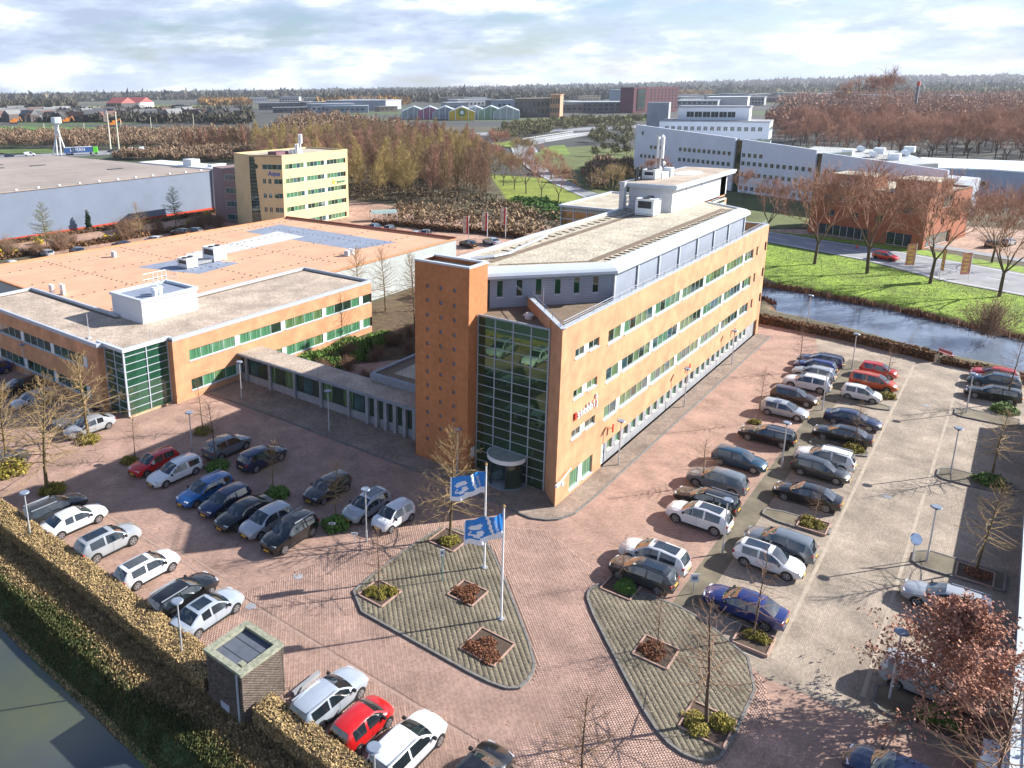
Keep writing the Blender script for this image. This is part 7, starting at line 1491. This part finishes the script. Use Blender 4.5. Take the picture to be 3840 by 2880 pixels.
def flag_mesh(wd=2.55, ht=1.65, ph=0.0):
    nx_, nz_ = 26, 16; V, F, mi = [], [], []
    def pos(u, v): # u 0 at pole, v 0 bottom
        x = -u * wd * .92; y = .20 * math.sin(u * 6.5 + ph + v * 1.2) * (.25 + u) + .10 * math.sin(u * 13 + ph * 2 - v * 2); zz = v * ht - .18 * u - .34 * u * u * (1 - .25 * v) + .04 * math.sin(u * 9 + v * 4); return (x, y, zz)
    for i in range(nx_ + 1):
        for k in range(nz_ + 1): V.append(pos(i / nx_, k / nz_))
    for i in range(nx_):
        for k in range(nz_):
            F.append((i * (nz_ + 1) + k, (i + 1) * (nz_ + 1) + k, (i + 1) * (nz_ + 1) + k + 1, i * (nz_ + 1) + k + 1)); u, v = (i + .5) / nx_, (k + .5) / nz_
            white = v < .22 + .05 * math.sin(u * 5) or abs(u - (.28 + (.9 - v) * .0 + (v - .3) * .22)) < .035 or (((u - .72) / .17) ** 2 + ((v - .66) / .10) ** 2 < 1) or (((u - .70) / .19) ** 2 + ((v - .40) / .13) ** 2 < 1 and ((u - .76) / .09) ** 2 + ((v - .43) / .05) ** 2 > 1) or u > .955
            mi.append(1 if white else 0)
    return nmesh('cloth', V, F, [M_blueflag, M_cloth], mi, True), pos
for i, (b, ph, lb) in enumerate((((1815.5, 2132.6), .4, 'blue and white company flag on the far flagpole by the entrance'), ((1878.7, 2325.4), 1.5, 'blue and white company flag on the near flagpole of the island'))):
    xy = at(*b); fp = thing('flagpole', 'tall white flagpole with golden ball, %s of the two on the island' % ('farther', 'nearer')[i], 'flagpole', (*xy, 0), 0, 'white flagpoles'); mb = MB(); mb.tube((0, 0, 0), (0, 0, 7.8), .075, .055, n=12); link('pole', mb.mesh('pole', M_white, True), fp)
    mb = MB(); mb.tube((0, 0, 7.8), (0, 0, 7.88), .06, .10, n=10); mb.tube((0, 0, 7.88), (0, 0, 7.98), .10, .05, n=10); link('finial', mb.mesh('finial', mat('gold_ball', (.5, .3, .1), .3, metal=.6), True), fp); mb = MB(); mb.box(-.2, .2, -.2, .2, .08, .16); link('foot', mb.mesh('foot', M_concrete), fp)
    me, pos = flag_mesh(ph=ph); fo = thing('flag', lb, 'flag', (xy[0] - .02, xy[1], 5.75), math.atan2(Rt[1], Rt[0]) + .1, 'company flags'); link('cloth', me, fo)
    for j, ch in enumerate('BOVEMIJ'):
        u, v = .14 + j * .006 + (6 - j) * .022, .30 + (6 - j) * .085; p = pos(u, v); c = bpy.data.curves.new('letter', 'FONT'); c.body = ch; c.size = .22; c.extrude = .004; c.align_x = 'CENTER'; c.materials.append(M_cloth); lo_t = glyphs('letter', c); lo_t.parent = fo; ct, st = math.cos(-1.1), math.sin(-1.1); lo_t.matrix_basis = Matrix(((ct, -st, 0, p[0]), (0, 0, -1, p[1] - .035), (st, ct, 0, p[2]), (0, 0, 0, 1)))
for i, (x, yb, yt) in enumerate(((828, 395, 198), (955, 390, 172), (1080, 350, 140))):
    xy = A(B7, x, yb); s = thing('banner_pole', 'white pole with red and yellow printed banner behind the orange hall, %s of three' % ('left', 'middle', 'right')[i], 'banner', (*xy, 0), math.atan2(Rt[1], Rt[0]), 'banners by the back car park'); hh = hgt(*B7(x, yt), xy); mb = MB(); mb.tube((0, 0, 0), (0, 0, hh), .07, n=8); link('pole', mb.mesh('pole', M_white), s)
    mb = MB(); mb.box(-1.15, -.08, -.02, .02, hh - 3.9, hh - .1); link('cloth', mb.mesh('cloth', mat('banner_print', (.72, .25, .10), .7, var=.6, scale=1.2, col2=(.78, .72, .60))), s); mb = MB(); mb.box(-.45, -.08, -.03, .03, hh - 3.8, hh - .2); link('red_stripe', mb.mesh('red_stripe', mat('banner_red', (.55, .04, .03), .7)), s)
for i, (x, yb, yt) in enumerate(((735, 225, 78), (860, 258, 95), (1003, 250, 120))):
    xy = A(R8, x, yb); s = thing('banner_pole', 'pole with orange and pink printed banner beside the road, %s of three' % ('left', 'middle', 'right')[i], 'banner', (*xy, 0), math.atan2(Rt[1], Rt[0]) + (1.2 if i == 1 else 0), 'banners beside the road'); hh = hgt(*R8(x, yt), xy); mb = MB(); mb.tube((0, 0, 0), (0, 0, hh), .06, n=8); link('pole', mb.mesh('pole', M_white), s); mb = MB(); mb.box(-1.6, -.06, -.02, .02, hh - 3.8, hh - .1); link('cloth', mb.mesh('cloth', mat('road_banner', (.70, .20, .12), .7, var=.5, scale=1.0, col2=(.78, .42, .30))), s); mb = MB()
    for k in range(5): mb.box(-1.3, -.4, -.03, .03, hh - 3.4 + k * .65, hh - 3.1 + k * .65)
    link('print', mb.mesh('print', mat('banner_yellow', (.75, .50, .12), .7)), s)
# small signs
def post_sign(name, label, xy, h, w_, hh, m_post, m_face, rz=None):
    s = thing(name, label, 'sign', (*xy, 0), math.atan2(Rt[1], Rt[0]) if rz is None else rz); mb = MB(); mb.tube((0, 0, 0), (0, 0, h), .035, n=8); link('post', mb.mesh('post', m_post), s); mb = MB(); mb.box(-w_ / 2, w_ / 2, -.05, -.02, h - hh, h); link('face', mb.mesh('face', m_face), s); mb = MB(); mb.box(-w_ * .3, w_ * .3, -.058, -.05, h - hh * .7, h - hh * .3); link('symbol', mb.mesh('symbol', M_lampblue), s)
post_sign('parking_sign', 'small white sign on a green-blue post on the flag island', A(Z8, 378, 635), 2.5, .34, .5, mat('green_blue_post', (.08, .22, .22), .5), M_white)
post_sign('square_sign', 'square grey sign on a thin post between the island and the royal blue saloon', A(Z8, 1760, 700), 1.5, .55, .6, M_steel, M_white)
for i, (x, y) in enumerate(((1830, 355), (1952, 412))): post_sign('bay_marker', ('low white bay marker in the green shrubs near the flags', 'low white bay marker at the kerb near the flags')[i], A(Z7, x, y), .75, .5, .18, M_steel, M_white)
ms = thing('traffic_mirror', 'round pale traffic mirror on a post at the third kerb nose', 'mirror', (*A(Z9, 1480, 410), 0), math.atan2(Rt[1], Rt[0])); mb = MB(); mb.tube((0, 0, 0), (0, 0, 2.0), .035, n=8); link('post', mb.mesh('post', M_steel), ms); mb = MB(); mb.tube((0, -.04, 1.75), (0, -.10, 1.78), .42, .38, n=20); link('mirror_face', mb.mesh('mirror_face', mat('mirror_glass', (.6, .65, .72), .1, metal=.8)), ms)
bn = thing('bench', 'small pink bench on the bank between the hedge and the pond', 'bench', (*A(R8, 895, 628), 0), .9); mb = MB(); mb.box(-.9, .9, -.22, .22, .42, .48); link('seat', mb.mesh('seat', mat('pink_bench', (.50, .20, .22), .6)), bn); mb = MB(); mb.box(-.9, .9, .2, .25, .55, .95); link('backrest', mb.mesh('backrest', mat('pink_bench', (.5, .2, .22))), bn)
for k in (-.7, .7): mb = MB(); mb.box(k - .05, k + .05, -.2, .22, 0, .42); link('leg', mb.mesh('leg', M_dark), bn)
# kerb noses along the right edge and between the stalls
for y0, x0 in ((-7.3, 0), (8.8, 0), (24.2, 0), (40.2, 0)):
    p_ = [(y0 + .2, -22.6), (y0 - .25, -23.1), (y0 - .25, -25.2), (y0 - .1, -27.6), (y0 + 2.2, -27.6), (y0 + 2.3, -23.4), (y0 + 1.6, -22.6)]; mb = MB(); mb.prism(p_, -.02, .10); struct('kerb_island', mb, M_slab); kerb('kerb', p_, closed=True)
for y0 in (8.6, 24.2, 37.0): p_ = smooth_poly([(y0, -12.9), (y0, -17.4), (y0 + 1.7, -17.4), (y0 + 1.7, -12.9)], 1); mb = MB(); mb.prism(p_, -.02, .10); struct('kerb_island', mb, M_slab); kerb('kerb', p_, closed=True)
for y0 in (-11, 4.2, 18.4, 34.2): p_ = [(y0, -13)]
mb = MB(); mb.tube((0, 0, .014), (0, 0, .02), .33, n=18); mh = mb.mesh('cover', M_concrete)
for i, q in enumerate((Z9(1330, 20), P3(210, 495), Z7(1640, 605), Z7(1380, 770), Z6(1120, 600))):
    o = thing('manhole_cover', ('round cover on the lane before the third kerb nose', 'round cover on the lane near the pond end', 'square-looking cover on the brick lot left of the flag island', 'cover on the brick lot below the pale saloon', 'cover in the lane beside the small white hatchback')[i], 'manhole cover', (*at(*q), .0)); link('cover', mh, o)
sb = thing('low_kerb_wall', 'short low concrete kerb wall at the corner of the brick hut', 'kerb', (-25.6, 1.9, 0)); mb = MB(); mb.box(-26.2, -24.2, 1.75, 1.95, 0, .28); part('block', mb, M_concrete, sb)
# bicycle shelter, bridge, poles, sign tower, diggers
bs = thing('bike_shelter', 'curved glass-roofed bicycle shelter in the back car park', 'shelter', (99, 101, 0)); s0, s1 = A(B7, 172, 240), A(B7, 345, 232); su = (s1 - s0) / np.hypot(*(s1 - s0)); sn = np.array((-su[1], su[0])); sn = sn if sn @ (s0 - CAM[:2]) > 0 else -sn; Ls = float(np.hypot(*(s1 - s0)))
mb = MB(); prof = [(0, 1.9), (.6, 2.4), (1.6, 2.7), (2.8, 2.5), (3.4, 1.9)]
for k in range(4): (a, z0_), (b, z1_) = prof[k], prof[k + 1]; mb.quad((*(s0 + sn * a), z0_), (*(s1 + sn * a), z0_), (*(s1 + sn * b), z1_), (*(s0 + sn * b), z1_))
part('roof', mb, mat('shelter_glass', (.30, .38, .36), .2), bs)
for k in range(6):
    for a in (0, 3.4): q = s0 + su * Ls * k / 5 + sn * a; mb = MB(); mb.tube((*q, 0), (*q, 1.9), .05, n=6); part('post', mb, M_white, bs)
br = thing('road_bridge', 'low concrete road bridge with white railing at the end of the curved road', 'bridge', (380, 226, 0)); r0, r1 = np.array((366., 209)), np.array((452., 219.5)); ru = (r1 - r0) / np.hypot(*(r1 - r0)); rn = np.array((-ru[1], ru[0])); mb = MB(); mb.bar(r0 - rn * 7, r1 - rn * 7, .5, -1, .6); mb.bar(r0 + rn * 7, r1 + rn * 7, .5, -1, .6); part('edge_beam', mb, M_concrete, br)
Lb = float(np.hypot(*(r1 - r0)))
for s_ in (-1, 1):
    mb = MB(); mb.bar(r0 + rn * 7 * s_, r1 + rn * 7 * s_, .15, 1.5, 1.65)
    for k in range(30): q = r0 + ru * Lb * k / 29 + rn * 7 * s_; mb.box(q[0] - .09, q[0] + .09, q[1] - .09, q[1] + .09, .6, 1.6)
    part('railing', mb, M_white, br)
for i, (x, yb, yt) in enumerate(((708, 490, 245), (762, 508, 240), (775, 370, 280), (290, 412, 312), (540, 372, 310), (965, 345, 270), (1237, 335, 250), (88, 392, 330))):
    xy = A(Z1, x, yb); mb = MB(); hh = hgt(*Z1(x - 20 if i < 2 else x - 5, yt), xy); mb.tube((*xy, 0), (*xy, hh), .45 if i < 2 else .3, .3 if i < 2 else .22, n=8); o = part('mast', mb, mat('cream_mast', (.62, .60, .48), .6), None); tag(o, ('tall cream mast by the motorway, left of the pair', 'tall cream mast by the motorway, right of the pair')[i] if i < 2 else 'thin pale lamp mast along the far motorway fields', 'mast', 'far lamp masts' if i > 1 else None)
xy = A(Z1, 385, 515); st = thing('splayed_sign_tower', 'white splayed-leg sign tower at the motorway behind the lorry', 'tower', (*xy, 0))
for dx, dy, tx_ in ((-4, 0, 1.2), (-1.6, 0, -1), (3.6, 0, -.8), (1.5, 2, .6)):
    mb = MB(); p0 = np.array((Rt[0] * dx, Rt[1] * dx + dy, 0)); p1 = np.array((Rt[0] * tx_, Rt[1] * tx_, 17)); mb.tube(p0, p1, .35, n=6); link('leg', mb.mesh('leg', M_white), st)
mb = MB(); mb.prism([(2.6 * math.cos(a), 2.6 * math.sin(a)) for a in np.linspace(0, 6.28, 9)[:-1]], 16.5, 19.5); link('sign_head', mb.mesh('sign_head', M_panel), st)
xy = A(DD, 1974, 250); hs = hgt(*DD(1974, 176), xy); t = thing('sign_pylon', 'tall thin dark sign pylon with red top above the right-hand wood', 'pylon', (*xy, 0)); mb = MB(); mb.box(-2.2, 2.2, -1, 1, 0, hs * .88); link('shaft', mb.mesh('shaft', mat('pylon_grey', (.12, .13, .17), .6)), t); mb = MB(); mb.box(-2.6, 2.6, -1.2, 1.2, hs * .88, hs); link('red_top', mb.mesh('red_top', M_red), t)
mb = MB(); xy = A(Z1, 918, 190); hh = hgt(*Z1(918, 85), xy); mb.tube((*xy, 0), (*xy, hh), 2.0, .8, n=6)
for k in range(6): mb.box(xy[0] - 4 + k % 2, xy[0] + 4 - k % 2, xy[1] - 1, xy[1] + 1, hh * (.4 + .1 * k), hh * (.42 + .1 * k))
tag(part('radio_mast', mb, M_dark, None), 'thin dark radio mast standing on the far left horizon', 'mast')
for i, (x, y, lb) in enumerate(((425, 300, 'orange digger on the works strip beyond the motorway'), (725, 322, 'yellow-orange digger beside the far mast'), (90, 305, 'orange trucks at the far left of the works strip'))):
    xy = A(Z1, x, y + 8); t = thing('excavator', lb, 'digger', (*xy, 0), HR); og = mat('digger_orange', (.60, .20, .02), .5); mb = MB(); mb.box(-4, 3, -2, 2, 1.5, 3.6); mb.box(-1, 2, -1.6, 1.6, 3.6, 5.6); link('cab', mb.mesh('cab', og), t); mb = MB(); mb.box(-4, 3.5, -2.2, 2.2, 0, 1.5); link('tracks', mb.mesh('tracks', M_dark), t); mb = MB(); mb.tube((2, 0, 3.5), (6, 0, 7), .6, .5, n=6); mb.tube((6, 0, 7), (8, 0, 2), .5, .3, n=6); link('arm', mb.mesh('arm', og), t)
mb = MB(); mb.tube((0, 0, 0), (0, 0, .9), .28, .05, n=10); cone = mb.mesh('cone', M_red); o = thing('traffic_cone', 'orange traffic marker on the verge by the road', 'cone', (*A(R8, 465, 105), 0)); link('cone', cone, o); mb = MB(); mb.box(-.3, .3, -.3, .3, 0, .08); link('foot', mb.mesh('foot', M_dark), o)
# green fields in the distance
for i, (Z, cs, col) in enumerate(((Z1, [(0, 362), (560, 372), (1540, 352), (1540, 336), (900, 338), (0, 330)], (.06, .16, .015)), (Z1, [(240, 382), (560, 374), (560, 368), (230, 374)], (.30, .24, .15)), (Z1, [(470, 218), (1280, 214), (1280, 196), (470, 200)], (.17, .20, .03)), (Z2, [(1250, 300), (2130, 285), (2130, 255), (1500, 275)], (.15, .20, .02)), (Z2, [(1352, 505), (1480, 470), (1720, 455), (2010, 480), (2010, 720), (1850, 780), (1690, 735), (1480, 625), (1380, 560)], (.10, .125, .03)), (Z3, [(560, 640), (760, 620), (1080, 700), (1080, 830), (850, 830), (650, 800)], (.09, .11, .03)), (Z2, [(1400, 480), (1420, 540), (1600, 510), (1560, 450), (1480, 455)], (.13, .20, .02)), (Z2, [(1090, 440), (1240, 420), (1240, 470), (1100, 445)], (.14, .20, .02)), (Z1, [(0, 500), (60, 505), (350, 500), (330, 470), (0, 480)], (.07, .12, .02)))):
    mb = MB(); mb.poly([(*A(Z, *c), .03 + .01 * i) for c in cs]); struct('field', mb, mat('field_%d' % i, col, .95, var=.35, scale=.08))
# ------------------------------------------------------------------ air
def haze(dens):
    mb = MB(); mb.box(-1600, 8200, -1900, 8600, -4.2, 150)
    m = bpy.data.materials.new('air'); m.use_nodes = True; t = m.node_tree; t.nodes.clear(); o = t.nodes.new('ShaderNodeOutputMaterial'); v = t.nodes.new('ShaderNodeVolumePrincipled')
    v.inputs['Density'].default_value = dens; v.inputs['Color'].default_value = (.80, .88, 1.0, 1); v.inputs['Anisotropy'].default_value = .2; t.links.new(v.outputs[0], o.inputs['Volume'])
    tag(link('haze', mb.mesh('haze', m)), None, None, kind='stuff')
haze(.00006)
